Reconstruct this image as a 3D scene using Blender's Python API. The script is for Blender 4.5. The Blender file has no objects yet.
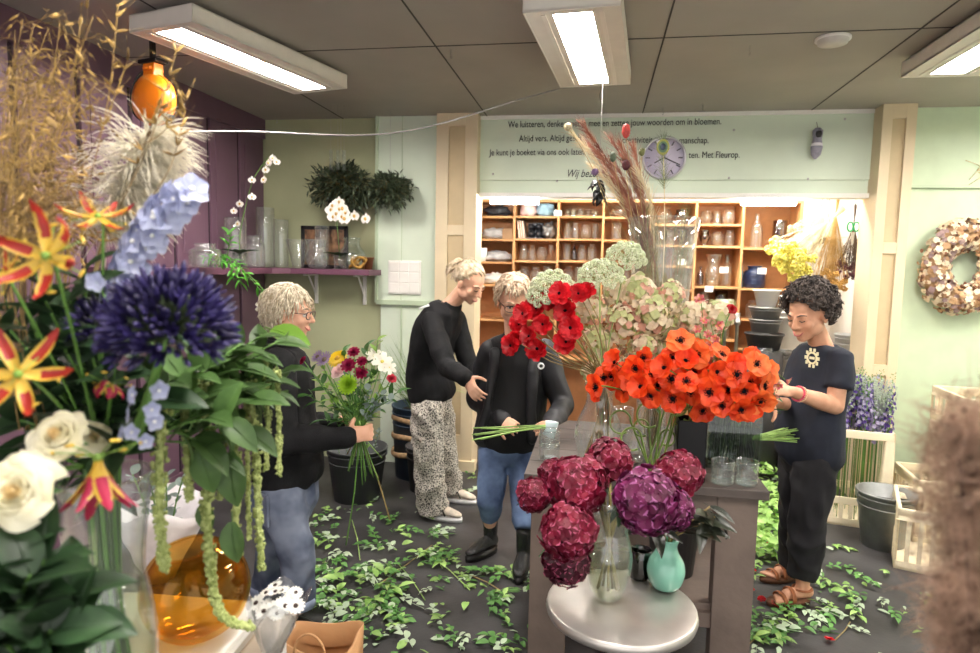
# Florist's workroom: four women among flowers, built object by object.
import bpy, math, random
import numpy as np
from mathutils import Vector as V, Matrix, Quaternion, noise
rnd = random.Random(11)
C = bpy.context.scene.collection
PI = math.pi
R_ = math.radians
U = rnd.uniform
# ---------------------------------------------------------------- camera frame (room axes: X right, Y deep, Z up)
FPX, CX, CY, CH = 640., 490., 326.5, 1.7
_y, _p, _r = R_(9.5), R_(-5.4), R_(1.2)
DIR = V((-math.sin(_y)*math.cos(_p), math.cos(_y)*math.cos(_p), math.sin(_p)))
_R0 = V((math.cos(_y), math.sin(_y), 0)); _U0 = _R0.cross(DIR)
RGT = math.cos(_r)*_R0+math.sin(_r)*_U0
UPV = -math.sin(_r)*_R0+math.cos(_r)*_U0
def ray(x, y): return FPX*DIR+(x-CX)*RGT-(y-CY)*UPV
def at(x, y, Y):
    v = ray(x, y); t = Y/v.y; return V((v.x*t, Y, CH+v.z*t))
def atx(x, y, X):
    v = ray(x, y); t = X/v.x; return V((X, v.y*t, CH+v.z*t))
def G(x, y, z=0.):
    v = ray(x, y); t = (z-CH)/v.z; return V((v.x*t, v.y*t, z))
def Z(y, Y, x=560): return at(x, y, Y).z
def Xp(x, Y, y=260): return at(x, y, Y).x
# ---------------------------------------------------------------- materials
def lin(h):
    h = h.lstrip('#'); o = []
    for i in (0, 2, 4):
        c = int(h[i:i+2], 16)/255; o.append(c/12.92 if c <= .04045 else ((c+.055)/1.055)**2.4)
    return o
MC = {}
def mat(name, hx, rough=.55, metal=0., var=.15, sc=9., bump=0., bsc=40., tl=0., rv=0., emit=0., hx2=None, spec=.5, sheen=0., coat=0.):
    if name in MC: return MC[name]
    m = bpy.data.materials.new(name); m.use_nodes = True; nt = m.node_tree; N = nt.nodes; L = nt.links
    b = N['Principled BSDF']; out = N['Material Output']
    c = lin(hx); c2 = lin(hx2) if hx2 else None
    tc = N.new('ShaderNodeTexCoord')
    nz = N.new('ShaderNodeTexNoise'); nz.inputs['Scale'].default_value = sc; nz.inputs['Detail'].default_value = 3
    L.new(tc.outputs['Object'], nz.inputs['Vector'])
    mr = N.new('ShaderNodeMapRange'); mr.inputs['From Min'].default_value = .35; mr.inputs['From Max'].default_value = .65
    L.new(nz.outputs['Fac'], mr.inputs['Value'])
    mx = N.new('ShaderNodeMix'); mx.data_type = 'RGBA'
    a = [x*(1-var) for x in c]; d = c2 if c2 else [min(1, x*(1+var)) for x in c]
    mx.inputs[6].default_value = (*a, 1); mx.inputs[7].default_value = (*d, 1)
    L.new(mr.outputs[0], mx.inputs[0]); col = mx.outputs[2]
    if rv:
        oi = N.new('ShaderNodeObjectInfo'); m2 = N.new('ShaderNodeMapRange')
        m2.inputs['To Min'].default_value = 1-rv; m2.inputs['To Max'].default_value = 1+rv
        L.new(oi.outputs['Random'], m2.inputs['Value'])
        hs = N.new('ShaderNodeHueSaturation'); L.new(m2.outputs[0], hs.inputs['Value']); L.new(col, hs.inputs['Color']); col = hs.outputs[0]
    L.new(col, b.inputs['Base Color'])
    b.inputs['Roughness'].default_value = rough; b.inputs['Metallic'].default_value = metal
    b.inputs['Specular IOR Level'].default_value = spec
    if sheen: b.inputs['Sheen Weight'].default_value = sheen
    if coat: b.inputs['Coat Weight'].default_value = coat
    if emit:
        L.new(col, b.inputs['Emission Color']); b.inputs['Emission Strength'].default_value = emit
    if bump:
        n2 = N.new('ShaderNodeTexNoise'); n2.inputs['Scale'].default_value = bsc; n2.inputs['Detail'].default_value = 4
        L.new(tc.outputs['Object'], n2.inputs['Vector'])
        bp = N.new('ShaderNodeBump'); bp.inputs['Strength'].default_value = bump; bp.inputs['Distance'].default_value = .01
        L.new(n2.outputs['Fac'], bp.inputs['Height']); L.new(bp.outputs[0], b.inputs['Normal'])
    if tl:
        t = N.new('ShaderNodeBsdfTranslucent'); L.new(col, t.inputs['Color'])
        ms = N.new('ShaderNodeMixShader'); ms.inputs[0].default_value = tl
        L.new(b.outputs[0], ms.inputs[1]); L.new(t.outputs[0], ms.inputs[2]); L.new(ms.outputs[0], out.inputs['Surface'])
    MC[name] = m; return m
def glass(name, hx='ffffff', base=.04, edge=.75, rough=.03, ghx='ffffff', pw=3., df=.0):
    """thin-walled glass: clear through its wall, mirror-like towards grazing angles"""
    if name in MC: return MC[name]
    m = bpy.data.materials.new(name); m.use_nodes = True; nt = m.node_tree; N = nt.nodes; L = nt.links
    N.remove(N['Principled BSDF']); out = N['Material Output']
    t = N.new('ShaderNodeBsdfTransparent'); t.inputs[0].default_value = (*lin(hx), 1)
    g = N.new('ShaderNodeBsdfGlossy'); g.inputs['Color'].default_value = (*lin(ghx), 1); g.inputs['Roughness'].default_value = rough
    lw = N.new('ShaderNodeLayerWeight'); lw.inputs[0].default_value = .5
    p = N.new('ShaderNodeMath'); p.operation = 'POWER'; p.inputs[1].default_value = pw
    L.new(lw.outputs['Facing'], p.inputs[0])
    mr = N.new('ShaderNodeMapRange'); mr.inputs['To Min'].default_value = base; mr.inputs['To Max'].default_value = edge
    L.new(p.outputs[0], mr.inputs['Value'])
    ms = N.new('ShaderNodeMixShader'); L.new(mr.outputs[0], ms.inputs[0]); L.new(t.outputs[0], ms.inputs[1]); L.new(g.outputs[0], ms.inputs[2])
    res = ms.outputs[0]
    if df:   # white diffuse mixed in to brighten the glass, like a pale sheen
        d = N.new('ShaderNodeBsdfDiffuse'); d.inputs[0].default_value = (.95, .95, .95, 1); m3 = N.new('ShaderNodeMixShader'); m3.inputs[0].default_value = df
        L.new(res, m3.inputs[1]); L.new(d.outputs[0], m3.inputs[2]); res = m3.outputs[0]
    L.new(res, out.inputs['Surface']); MC[name] = m; return m
# ---------------------------------------------------------------- mesh builder
def basis(f, up=(0, 0, 1)):
    """columns X side, Y forward, Z up"""
    f = V(f).normalized(); u = V(up)
    s = f.cross(u)
    if s.length < 1e-4: s = f.cross(V((1, 0, 0)))
    s.normalize(); u = s.cross(f)
    return Matrix(((s.x, f.x, u.x), (s.y, f.y, u.y), (s.z, f.z, u.z)))
def TM(loc, rot=None, s=1.):
    m = Matrix.Translation(V(loc))
    if rot is not None: m = m @ rot.to_4x4()
    if s != 1.: m = m @ (Matrix.Diagonal((*s, 1)) if isinstance(s, (tuple, list)) else Matrix.Scale(s, 4))
    return m
def E_(x=0, y=0, z=0): return (Matrix.Rotation(z, 3, 'Z') @ Matrix.Rotation(y, 3, 'Y') @ Matrix.Rotation(x, 3, 'X'))
_sph = {}
def sphere(ns, nr):
    k = (ns, nr)
    if k not in _sph:
        v = [(0, 0, 1)]; f = []
        for i in range(1, nr):
            a = PI*i/nr
            for j in range(ns):
                b = 2*PI*j/ns; v.append((math.sin(a)*math.cos(b), math.sin(a)*math.sin(b), math.cos(a)))
        v.append((0, 0, -1)); n = len(v)-1
        for j in range(ns):
            f.append((0, 1+j, 1+(j+1) % ns)); f.append((n, n-ns+(j+1) % ns, n-ns+j))
        for i in range(nr-2):
            for j in range(ns):
                a = 1+i*ns+j; b = 1+i*ns+(j+1) % ns; f.append((a, a+ns, b+ns, b))
        _sph[k] = (np.array(v, float), f)
    return _sph[k]
class MB:
    def __init__(s): s.V = []; s.n = 0; s.F = []; s.I = []
    def add(s, vs, fs, m=0):
        a = np.asarray([tuple(p) for p in vs] if not isinstance(vs, np.ndarray) else vs, float).reshape(-1, 3)
        o = s.n; s.V.append(a); s.n += len(a)
        s.F += [tuple(i+o for i in f) for f in fs]
        s.I += ([m]*len(fs) if isinstance(m, int) else list(m)); return s
    def inst(s, t, M, dm=None):
        a = np.concatenate(t.V); M = np.array(M)
        s.add(a @ M[:3, :3].T+M[:3, 3], t.F, t.I if dm is None else [dm]*len(t.F)); return s
    def box(s, c, d, rz=0., m=0, R=None):
        c = V(c); h = [x/2 for x in d]
        R = R or Matrix.Rotation(rz, 3, 'Z')
        v = [c+R @ V((x*h[0], y*h[1], z*h[2])) for x in (-1, 1) for y in (-1, 1) for z in (-1, 1)]
        return s.add(v, [(0, 1, 3, 2), (4, 6, 7, 5), (0, 4, 5, 1), (2, 3, 7, 6), (0, 2, 6, 4), (1, 5, 7, 3)], m)
    def bx(s, x0, x1, y0, y1, z0, z1, m=0): return s.box(((x0+x1)/2, (y0+y1)/2, (z0+z1)/2), (abs(x1-x0), abs(y1-y0), abs(z1-z0)), 0, m)
    def ell(s, c, r, R=None, m=0, ns=16, nr=10):
        v, f = sphere(ns, nr)
        if not isinstance(r, (tuple, list)): r = (r, r, r)
        a = v*np.array(r)
        if R is not None: a = a @ np.array(R).T
        return s.add(a+np.array(tuple(c)), f, m)
    def tube(s, pts, r, n=6, m=0, cap=True, side=None, flat=1.):
        pts = [V(p) for p in pts]; k = len(pts)
        rr = list(r) if isinstance(r, (list, tuple)) else [r]*k
        vs = []; ref = V(side) if side is not None else None
        pt = None
        for i in range(k):
            t = (pts[min(i+1, k-1)]-pts[max(i-1, 0)])
            if t.length < 1e-9: t = V((0, 0, 1))
            t.normalize()
            if pt is None:
                a = ref if ref is not None else (V((1, 0, 0)) if abs(t.x) < .8 else V((0, 1, 0)))
                a = (a-t*a.dot(t)).normalized()
            else:
                a = (a-t*a.dot(t))
                if a.length < 1e-6: a = t.orthogonal()
                a.normalize()
            pt = t; b = t.cross(a)
            for j in range(n):
                q = 2*PI*j/n; vs.append(pts[i]+a*(math.cos(q)*rr[i])+b*(math.sin(q)*rr[i]*flat))
        fs = [(i*n+j, i*n+(j+1) % n, (i+1)*n+(j+1) % n, (i+1)*n+j) for i in range(k-1) for j in range(n)]
        if cap and n > 2: fs.append(tuple(range(n))[::-1]); fs.append(tuple((k-1)*n+j for j in range(n)))
        return s.add(vs, fs, m)
    def cap(s, p0, p1, r0, r1, m=0, n=12):
        p0 = V(p0); p1 = V(p1); d = p1-p0; L = d.length
        if L < 1e-6: return s.ell(p0, r0, m=m)
        d /= L; P = []; Rr = []
        for k in range(5):
            a = PI/2*(1-k/4); P.append(p0-d*(r0*math.sin(a))); Rr.append(max(r0*math.cos(a), r0*.02))
        for k in range(5):
            a = PI/2*k/4; P.append(p1+d*(r1*math.sin(a))); Rr.append(max(r1*math.cos(a), r1*.02))
        return s.tube(P, Rr, n, m)
    def loft(s, rings, n=20, m=0, cap=True, pw=1.):
        vs = []
        for c, a, b in rings:
            c = V(c); a = V(a); b = V(b)
            for j in range(n):
                q = 2*PI*j/n; x = math.cos(q); y = math.sin(q)
                if pw != 1.: x = math.copysign(abs(x)**pw, x); y = math.copysign(abs(y)**pw, y)
                vs.append(c+a*x+b*y)
        k = len(rings)
        fs = [(i*n+j, i*n+(j+1) % n, (i+1)*n+(j+1) % n, (i+1)*n+j) for i in range(k-1) for j in range(n)]
        if cap: fs.append(tuple(range(n))[::-1]); fs.append(tuple((k-1)*n+j for j in range(n)))
        return s.add(vs, fs, m)
    def lathe(s, prof, n=24, c=(0, 0, 0), m=0, R=None, mz=None):
        vs = []; idx = []
        for r, z in prof:
            if r < 1e-6: idx.append([len(vs)]*n); vs.append((0, 0, z))
            else:
                idx.append(list(range(len(vs), len(vs)+n)))
                vs += [(r*math.cos(2*PI*j/n), r*math.sin(2*PI*j/n), z) for j in range(n)]
        fs = []; mi = []
        for i in range(len(prof)-1):
            for j in range(n):
                q = [idx[i][j], idx[i][(j+1) % n], idx[i+1][(j+1) % n], idx[i+1][j]]
                u = list(dict.fromkeys(q))
                if len(u) > 2: fs.append(tuple(u)); mi.append(mz[i] if mz else m)
        a = np.array(vs, float)
        if R is not None: a = a @ np.array(R).T
        return s.add(a+np.array(tuple(c)), fs, mi)
    def blade(s, M, L, W, prof, bend0=0., bend=0., cup=0., ns=4, nw=1, m=0, mc=None, ruf=0., tw=0.):
        """leaf or petal: grows along +Y of M, width along X, normal Z. prof(t) width share"""
        vs = []; y = z = 0.
        for i in range(ns+1):
            t = i/ns; a = bend0+bend*t
            if i: y += math.cos(a)*L/ns; z += math.sin(a)*L/ns
            w = W*max(prof(t), .02)/2; ct = math.cos(tw*t); st = math.sin(tw*t)
            for j in range(-nw, nw+1):
                u = j/nw; k = cup*w*u*u+(U(-ruf, ruf)*L if ruf and abs(u) > .4 else 0)
                x = u*w; vs.append(M @ V((x*ct, y-math.sin(a)*k+0*st, z+math.cos(a)*k+x*st)))
        q = 2*nw+1
        fs = []; mi = []
        for i in range(ns):
            for j in range(q-1):
                fs.append((i*q+j, i*q+j+1, (i+1)*q+j+1, (i+1)*q+j)); mi.append(mc(i/ns, j) if mc else m)
        return s.add(vs, fs, mi)
    def mesh(s, name, mats, smooth=True, off=None):
        me = bpy.data.meshes.new(name)
        a = np.concatenate(s.V) if s.V else np.zeros((0, 3))
        if off is not None: a = a-np.array(tuple(off))
        me.from_pydata(a.tolist(), [], s.F)
        if not isinstance(mats, (list, tuple)): mats = [mats]
        for x in mats: me.materials.append(x)
        if len(mats) > 1: me.polygons.foreach_set('material_index', s.I)
        if smooth: me.shade_smooth()
        return me
leafp = lambda t: math.sin(PI*min(1, (t*.93+.05))**.8)
petp = lambda t: (.35+.65*math.sin(PI*min(t*1.15, .5)))*(1 if t < .8 else .62+.38*math.cos((t-.8)/.2*PI/2))
ovalp = lambda t: max(.08, math.sin(PI*(t*.96+.02))**.6)
# ---------------------------------------------------------------- objects
def tag(o, label, cat, group=None, kind=None):
    o['label'] = label; o['category'] = cat
    if group: o['group'] = group
    if kind: o['kind'] = kind
    return o
def thing(name, label, cat, loc=(0, 0, 0), rz=0., group=None):
    o = bpy.data.objects.new(name, None); C.objects.link(o); o.location = loc; o.rotation_euler = (0, 0, rz)
    o.empty_display_size = .05
    return tag(o, label, cat, group)
def part(name, mb, mats=None, parent=None, bev=0., smooth=True, world=False, label=None, solid=0., edge=35, stuff=False, sub=0):
    """one mesh; world=True means vertices are in world space and the parents are not rotated"""
    off = None
    if world and parent is not None:
        off = V((0, 0, 0)); q = parent
        while q is not None: off += q.location; q = q.parent
    if bev or not smooth: sm = False
    else: sm = True
    if isinstance(mb, bpy.types.Mesh): me = mb
    else: me = mb.mesh(name, mats, sm, off)
    o = bpy.data.objects.new(name, me); C.objects.link(o); o.parent = parent
    if solid:
        k = o.modifiers.new('thick', 'SOLIDIFY'); k.thickness = solid; k.offset = 0
    if bev:
        k = o.modifiers.new('bevel', 'BEVEL'); k.width = bev; k.segments = 2; k.limit_method = 'ANGLE'; k.angle_limit = R_(edge)
    if sub:
        k = o.modifiers.new('sub', 'SUBSURF'); k.levels = sub; k.render_levels = sub
    if label: o['label'] = label
    if stuff: o['kind'] = 'stuff'
    return o
def solo(name, mb, mats, label, cat, base, group=None, kind=None, **k):
    """a thing that is one mesh, its origin at base (vertices given in world space)"""
    me = mb.mesh(name, mats, not (k.get('bev') or k.get('smooth') is False), base)
    k.pop('smooth', None)
    o = part(name, me, mats, None, **k); o.location = base
    return tag(o, label, cat, group, kind)
def struct(name, mb, mats, **k):
    k.setdefault('smooth', False)
    o = part(name, mb, mats, **k); o['kind'] = 'structure'; return o
def dup(root, loc=None, rot=None, sc=None, label=None, group=None):
    r = root.copy(); C.objects.link(r)
    if loc is not None: r.location = loc
    if rot is not None: r.rotation_euler = rot
    if sc is not None: r.scale = (sc, sc, sc) if not isinstance(sc, (tuple, list)) else sc
    if label: r['label'] = label
    if group: r['group'] = group
    for ch in root.children:
        c = ch.copy(); C.objects.link(c); c.parent = r
        for g in ch.children:
            d = g.copy(); C.objects.link(d); d.parent = c
    return r
ORD = 'first second third fourth fifth sixth seventh eighth ninth tenth eleventh twelfth thirteenth fourteenth fifteenth sixteenth seventeenth eighteenth nineteenth twentieth'.split()
def nth(k, n):
    if k == 0: return 'leftmost'
    if k == n-1: return 'rightmost'
    if k < 20 and k <= n/2+1: return ORD[k]+' from left'
    j = n-1-k
    if j < 20: return ORD[j]+' from right'
    return 'twenty-'+ORD[(k+1-20) % 10-1]+' from left'
def curve(p0, p1, p2, n=8):
    p0, p1, p2 = V(p0), V(p1), V(p2)
    return [p0*(1-t)**2+p1*2*t*(1-t)+p2*t*t for t in [i/n for i in range(n+1)]]
def spline(P, n=6):
    P = [V(p) for p in P]; o = []
    for i in range(len(P)-1):
        a = P[max(i-1, 0)]; b = P[i]; c = P[i+1]; d = P[min(i+2, len(P)-1)]
        for k in range(n):
            t = k/n; o.append(.5*((2*b)+(c-a)*t+(2*a-5*b+4*c-d)*t*t+(3*b-a-3*c+d)*t**3))
    o.append(P[-1]); return o
def fuse(mb, vox=.008, smooth=4, disp=None, name='tmp'):
    """union of closed pieces into one continuous surface; returns MB-like mesh"""
    me = mb.mesh(name, [], False); o = bpy.data.objects.new(name, me); C.objects.link(o)
    k = o.modifiers.new('r', 'REMESH'); k.mode = 'VOXEL'; k.voxel_size = vox
    if smooth:
        k = o.modifiers.new('s', 'SMOOTH'); k.factor = .5; k.iterations = smooth
    dg = bpy.context.evaluated_depsgraph_get(); dg.update()
    e = o.evaluated_get(dg); em = bpy.data.meshes.new_from_object(e)
    n = len(em.vertices); a = np.empty(n*3); em.vertices.foreach_get('co', a); a = a.reshape(-1, 3)
    nr = np.empty(n*3); em.vertices.foreach_get('normal', nr); nr = nr.reshape(-1, 3)
    F = [tuple(p.vertices) for p in em.polygons]
    bpy.data.objects.remove(o); bpy.data.meshes.remove(me); bpy.data.meshes.remove(em)
    if disp is not None:
        a = a+nr*np.array([disp(p) for p in a])[:, None]
    r = MB(); r.add(a, F); return r
def wrinkle(amp=.005, f=9., st=(1, 1, .55)):
    def g(p):
        q = V((p[0]*f*st[0], p[1]*f*st[1], p[2]*f*st[2]))
        a = noise.noise(q+V((3.1, 1.7, 9.2))); b = noise.noise(q*2.3)
        return amp*(1-2.2*abs(a))+amp*.4*b
    return g
# ================================================================ ROOM
YB, ZC, XL, XR = 5.2, 2.9, -2.88, 3.7
m_floor = mat('dark grey floor', '353334', .5, var=.35, sc=3.5, bump=.12, bsc=60, hx2='454344')
m_ceil = mat('grey ceiling', 'a8a29a', .7, var=.05, sc=2)
m_seam = mat('ceiling seam', '4a4744', .8)
m_olive = mat('olive green wall', 'a9ac88', .75, var=.06, sc=2.5, bump=.05)
m_sage = mat('sage green board', 'd3deca', .6, var=.04, sc=3)
m_sage2 = mat('sage frame', 'bccbae', .55, var=.04)
m_purple = mat('plum painted boards', '6b4f5f', .5, var=.08, sc=3)
m_plumd = mat('plum groove', '2c1a26', .8)
m_beige = mat('beige painted wood', 'd9c7a6', .5, var=.04, sc=4)
m_beige2 = mat('beige recess', 'c6b18c', .55, var=.04)
m_white = mat('white paint', 'ece9e2', .5, var=.02)
m_black = mat('black lettering', '20241f', .6)
m_wood = mat('pale wood boards', 'c98f5b', .5, var=.16, sc=5, hx2='d9a36c')
m_steel = mat('brushed steel', 'b5b3b0', .32, 1., var=.08, sc=30)
m_dkmetal = mat('dark metal', '2d2c2c', .4, .6)
m_green = mat('leaf green', '3f6a2c', .5, var=.3, sc=12, tl=.25, rv=.3)
m_stem = mat('stem green', '5f8a3c', .5, var=.2, tl=.1)
struct('floor', MB().bx(-4.2, 4.2, -1.5, 7.2, -.1, 0), m_floor)
mb = MB().bx(-4.2, 4.2, -1.5, 7.2, ZC, ZC+.1); struct('ceiling', mb, m_ceil)
mb = MB()
for x in (-2.15, -.93, .29, 1.51, 2.73): mb.bx(x-.004, x+.004, -1, YB, ZC-.003, ZC, 0)
for y in (1.1, 3.55): mb.bx(XL, XR, y-.003, y+.003, ZC-.003, ZC, 0)
struct('trim_1', mb, m_seam)
# left wall of plum boards
mb = MB().bx(XL-.1, XL, -1.5, YB, 0, ZC)
mb.bx(XL, XL+.03, -1.5, YB, ZC-.16, ZC, 0)
mb.bx(XL, XL+.03, -1.5, YB, .0, .2, 0)
y = YB-.03
while y > -1.4:
    mb.bx(XL, XL+.022, y-.36, y, .2, ZC-.16, 0)
    mb.bx(XL+.0, XL+.006, y-.40, y-.36, .2, ZC-.16, 1)
    mb.bx(XL+.022, XL+.03, y-.30, y-.06, 1.75, ZC-.26, 0)
    y -= .40
struct('wall_left', mb, [m_purple, m_plumd], bev=.003)
# back wall
x1, x2, x3, x4 = Xp(379, YB, 200), Xp(435, 5.1, 300), Xp(475, 5.1, 300), Xp(868, YB, 200)
zo = Z(195, YB, 650)
struct('wall_back', MB().bx(XL, x2+.05, YB, YB+.12, 0, ZC), m_olive)
mb = MB().bx(x1, x2+.02, YB-.05, YB, Z(302, 5.15, 400), ZC, 0)          # raised sage board beside the column
mb.bx(x1-.012, x1+.012, YB-.065, YB-.02, Z(303, 5.15, 400), ZC, 1); mb.bx(x1, x2, YB-.065, YB-.02, Z(305, 5.15, 400), Z(300, 5.15, 400), 1)
mb.bx(x1+.21, x1+.22, YB-.052, YB-.04, 0, ZC, 1)
mb.bx(x1+.03, x2+.02, YB-.03, YB, 0, Z(302, 5.15, 400), 0)
struct('trim_2', mb, [m_sage, m_sage2], bev=.002)
def column(n, xa, xb, ya, zt, split):
    mb = MB(); w = xb-xa
    mb.bx(xa, xb, ya+.02, YB+.14, 0, zt, 0)
    mb.bx(xa, xa+w*.3, ya, ya+.02, 0, zt, 0); mb.bx(xb-w*.3, xb, ya, ya+.02, 0, zt, 0)
    for z in split: mb.bx(xa+w*.3, xb-w*.3, ya, ya+.02, z-.04, z+.04, 0)
    mb.bx(xa+w*.3, xb-w*.3, ya, ya+.02, zt-.1, zt, 0); mb.bx(xa+w*.3, xb-w*.3, ya, ya+.02, 0, .3, 0)
    mb.bx(xa+w*.3, xb-w*.3, ya+.018, ya+.022, .3, zt-.1, 1)
    mb.bx(xa-.02, xb+.03, ya-.03, ya+.06, 0, .09, 0)
    return struct(n, mb, [m_beige, m_beige2], bev=.004)
column('trim_3', x2, x3, 5.08, ZC, (Z(230, 5.08, 455), .95))
x5 = Xp(914, 5.0, 200)
column('trim_4', x4, x5, 5.05, ZC, (Z(248, 5.05, 890), 1.0))
# header board over the opening
mb = MB().bx(x3-.02, x4+.02, YB+.02, YB+.08, zo, ZC, 0)
mb.bx(x3, x4, YB-.0, YB+.03, Z(180, YB, 650), ZC-.03, 0)
mb.bx(x3, x4, YB-.01, YB+.03, ZC-.03, ZC, 1)
mb.bx(x3, x4, YB-.015, YB+.1, zo-.02, zo+.015, 1)
struct('trim_5', mb, [m_sage, m_white], bev=.002)
# right wall
mb = MB().bx(x5-.02, XR, YB, YB+.12, 0, ZC, 0)
zr = Z(187, YB, 940)
mb.bx(x5, XR, YB-.02, YB, zr, ZC, 0); mb.bx(x5, XR, YB-.03, YB, zr-.01, zr+.012, 1)
struct('wall_right', mb, [mat('pale green wall', 'c3d2b4', .6, var=.03), m_sage2], bev=.002)
struct('wall_far_right', MB().bx(XR, XR+.1, -1.5, YB+.1, 0, ZC), mat('far right wall', 'd5dccb', .7))
# back room shell
YR = 6.62
xa, xb = x3-.35, x4+.28
mb = MB().bx(xa, xb, YR, YR+.1, 0, ZC, 0); struct('wall_storeroom_back', mb, mat('storeroom wall', 'e4e0d8', .7))
struct('wall_storeroom_left', MB().bx(xa-.1, xa, YB+.12, YR, 0, ZC), m_white)
struct('wall_storeroom_right', MB().bx(xb, xb+.1, YB+.12, YR, 0, ZC), m_white)
# lettering on the header board
def text(s, px, py, w_px, Y, name='lettering', script=False, parent=None):
    cu = bpy.data.curves.new(name, 'FONT'); cu.body = s; cu.size = .1; cu.extrude = .0015; cu.align_x = 'LEFT'
    if script: cu.shear = .35
    o = bpy.data.objects.new(name, cu); C.objects.link(o)
    bpy.context.view_layer.update()
    a = at(px, py, Y); b = at(px+w_px, py, Y); k = (b.x-a.x)/max(o.dimensions.x, .01)
    dg = bpy.context.evaluated_depsgraph_get(); me = bpy.data.meshes.new_from_object(o.evaluated_get(dg))
    bpy.data.objects.remove(o)
    me.materials.clear(); me.materials.append(m_black)
    o = bpy.data.objects.new(name, me); C.objects.link(o)
    o.location = a; o.rotation_euler = (PI/2, 0, 0); o.scale = (k, k*1.3, 1); o.parent = parent
    return o
root = thing('wall_lettering', 'four lines of dark Dutch lettering on the green board above the opening', 'lettering', (0, YB-.003, 0))
for s, px, py, w, sc in (('We luisteren, denken met je mee en zetten jouw woorden om in bloemen.', 508, 127.5, 213, 0),
                     ('Altijd vers. Altijd gesch', 519, 141.5, 62, 0), ('creativiteit', 622, 143, 30, 0), ('manschap.', 679, 143.5, 29, 0),
                     ('Je kunt je boeket via ons ook laten', 489.5, 155.5, 95, 0), ('ten. Met Fleurop.', 688.5, 158, 51, 0),
                     ('Wij bezor', 566, 177, 33, 1)):
    o = text(s, px, py, w, YB-.003, 'text_line', sc); o.location.y = -.003+0; o.parent = root
    o.location = V((o.location.x, -.001, o.location.z))
# ---------------------------------------------------------------- ceiling lights
m_diff = mat('lit diffuser', 'fff8f1', .5, var=0, emit=30)
m_diff2 = mat('white lamp housing', 'e9e3d8', .45, var=.03)
m_refl = mat('lamp side wing', 'efe9de', .35, var=.02)
def lamp(loc, label, W=.42, L=1.18):
    r = thing('ceiling_light', label, 'ceiling light', loc, group='ceiling lights')
    h = .085
    mb = MB().bx(-W/2, W/2, -L/2, L/2, h-.01, h)
    mb.bx(-W/2, -W/2+.008, -L/2, L/2, 0, h); mb.bx(W/2-.008, W/2, -L/2, L/2, 0, h)
    mb.bx(-W/2, W/2, -L/2, -L/2+.008, 0, h); mb.bx(-W/2, W/2, L/2-.008, L/2, 0, h)
    mb.bx(-W/2, -.085, -L/2, L/2, 0.002, .012); mb.bx(.085, W/2, -L/2, L/2, .002, .012)
    mb.bx(-.085, .085, -L/2, -L/2+.05, .002, .012); mb.bx(-.085, .085, L/2-.05, L/2, .002, .012)
    mb.bx(-.085, .085, -.006, .006, .004, .016)
    part('housing', mb, m_diff2, r, bev=.002)
    part('diffuser', MB().bx(-.085, .085, -L/2+.05, L/2-.05, .014, .022), m_diff, r, smooth=False)
    part('reflector', MB().bx(-.135, -.115, -L/2+.04, L/2-.04, -.002, .004).bx(.115, .135, -L/2+.04, L/2-.04, -.002, .004), m_refl, r, smooth=False)
    mb = MB()
    for y in (-.4, .4): mb.tube([(0, y, h), (0, y, ZC-loc[2])], .003, 6)
    part('bracket', mb, m_white, r)
    return r
l0 = lamp((-.11, 3.43, 2.79), 'ceiling light box in the middle, above the tall dried bouquet')
l0.rotation_euler = (0, 0, R_(-4.5))
dup(l0, (-1.945, 3.41, 2.79), (0, 0, R_(-14)), label='ceiling light box at the left, near the orange cable reel')
dup(l0, (1.83, 3.42, 2.79), (0, 0, 0), label='ceiling light box at the right, partly cut by the frame edge')
dup(l0, (-.11, .75, 2.79), (0, 0, 0), label='unseen ceiling light box added above the camera as extra light, in the middle')  # unseen lamp, added to light the foreground and faces
dup(l0, (1.93, .75, 2.79), (0, 0, 0), label='unseen ceiling light box added above the camera as extra light, at the right')  # second unseen lamp added for light from the camera side
dup(l0, (3.1, 4.0, 2.79), (0, 0, 0), label='unseen ceiling light box added to brighten the wreath wall')  # unseen lamp, added to make the right wall and column brighter
# fluorescent fittings behind the header board
for i, (px, lab) in enumerate(((515, 'short lit tube under the green board, above the blonde women'), (768, 'short lit tube under the green board, above the dark-haired woman'))):
    p = at(px, 198, YB+.13); p.y = YB+.107; p.z = zo+.02-.05-.018
    r = thing('strip_light', lab, 'strip light', p, group='tubes under the header board')
    part('lamp_tube', MB().tube([(-.2, 0, 0), (.2, 0, 0)], .018, 12), mat('lit tube', 'ffffff', .5, var=0, emit=40), r)
    part('holder', MB().bx(-.205, .205, -.025, .025, .018, .048), m_white, r, bev=.002)
p = at(690, 120, 5.95); p.z = ZC
r = thing('ceiling_light', 'ceiling light inside the storeroom behind the green board', 'ceiling light', (.9, 5.75, ZC-.1), group='ceiling lights')
part('housing', MB().bx(-.9, .9, -.15, .15, .03, .1), m_diff2, r, bev=.003); part('diffuser', MB().bx(-.88, .88, -.13, .13, 0, .03), mat('lit storeroom diffuser', 'fffaf0', .5, var=0, emit=16), r, smooth=False)
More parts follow.
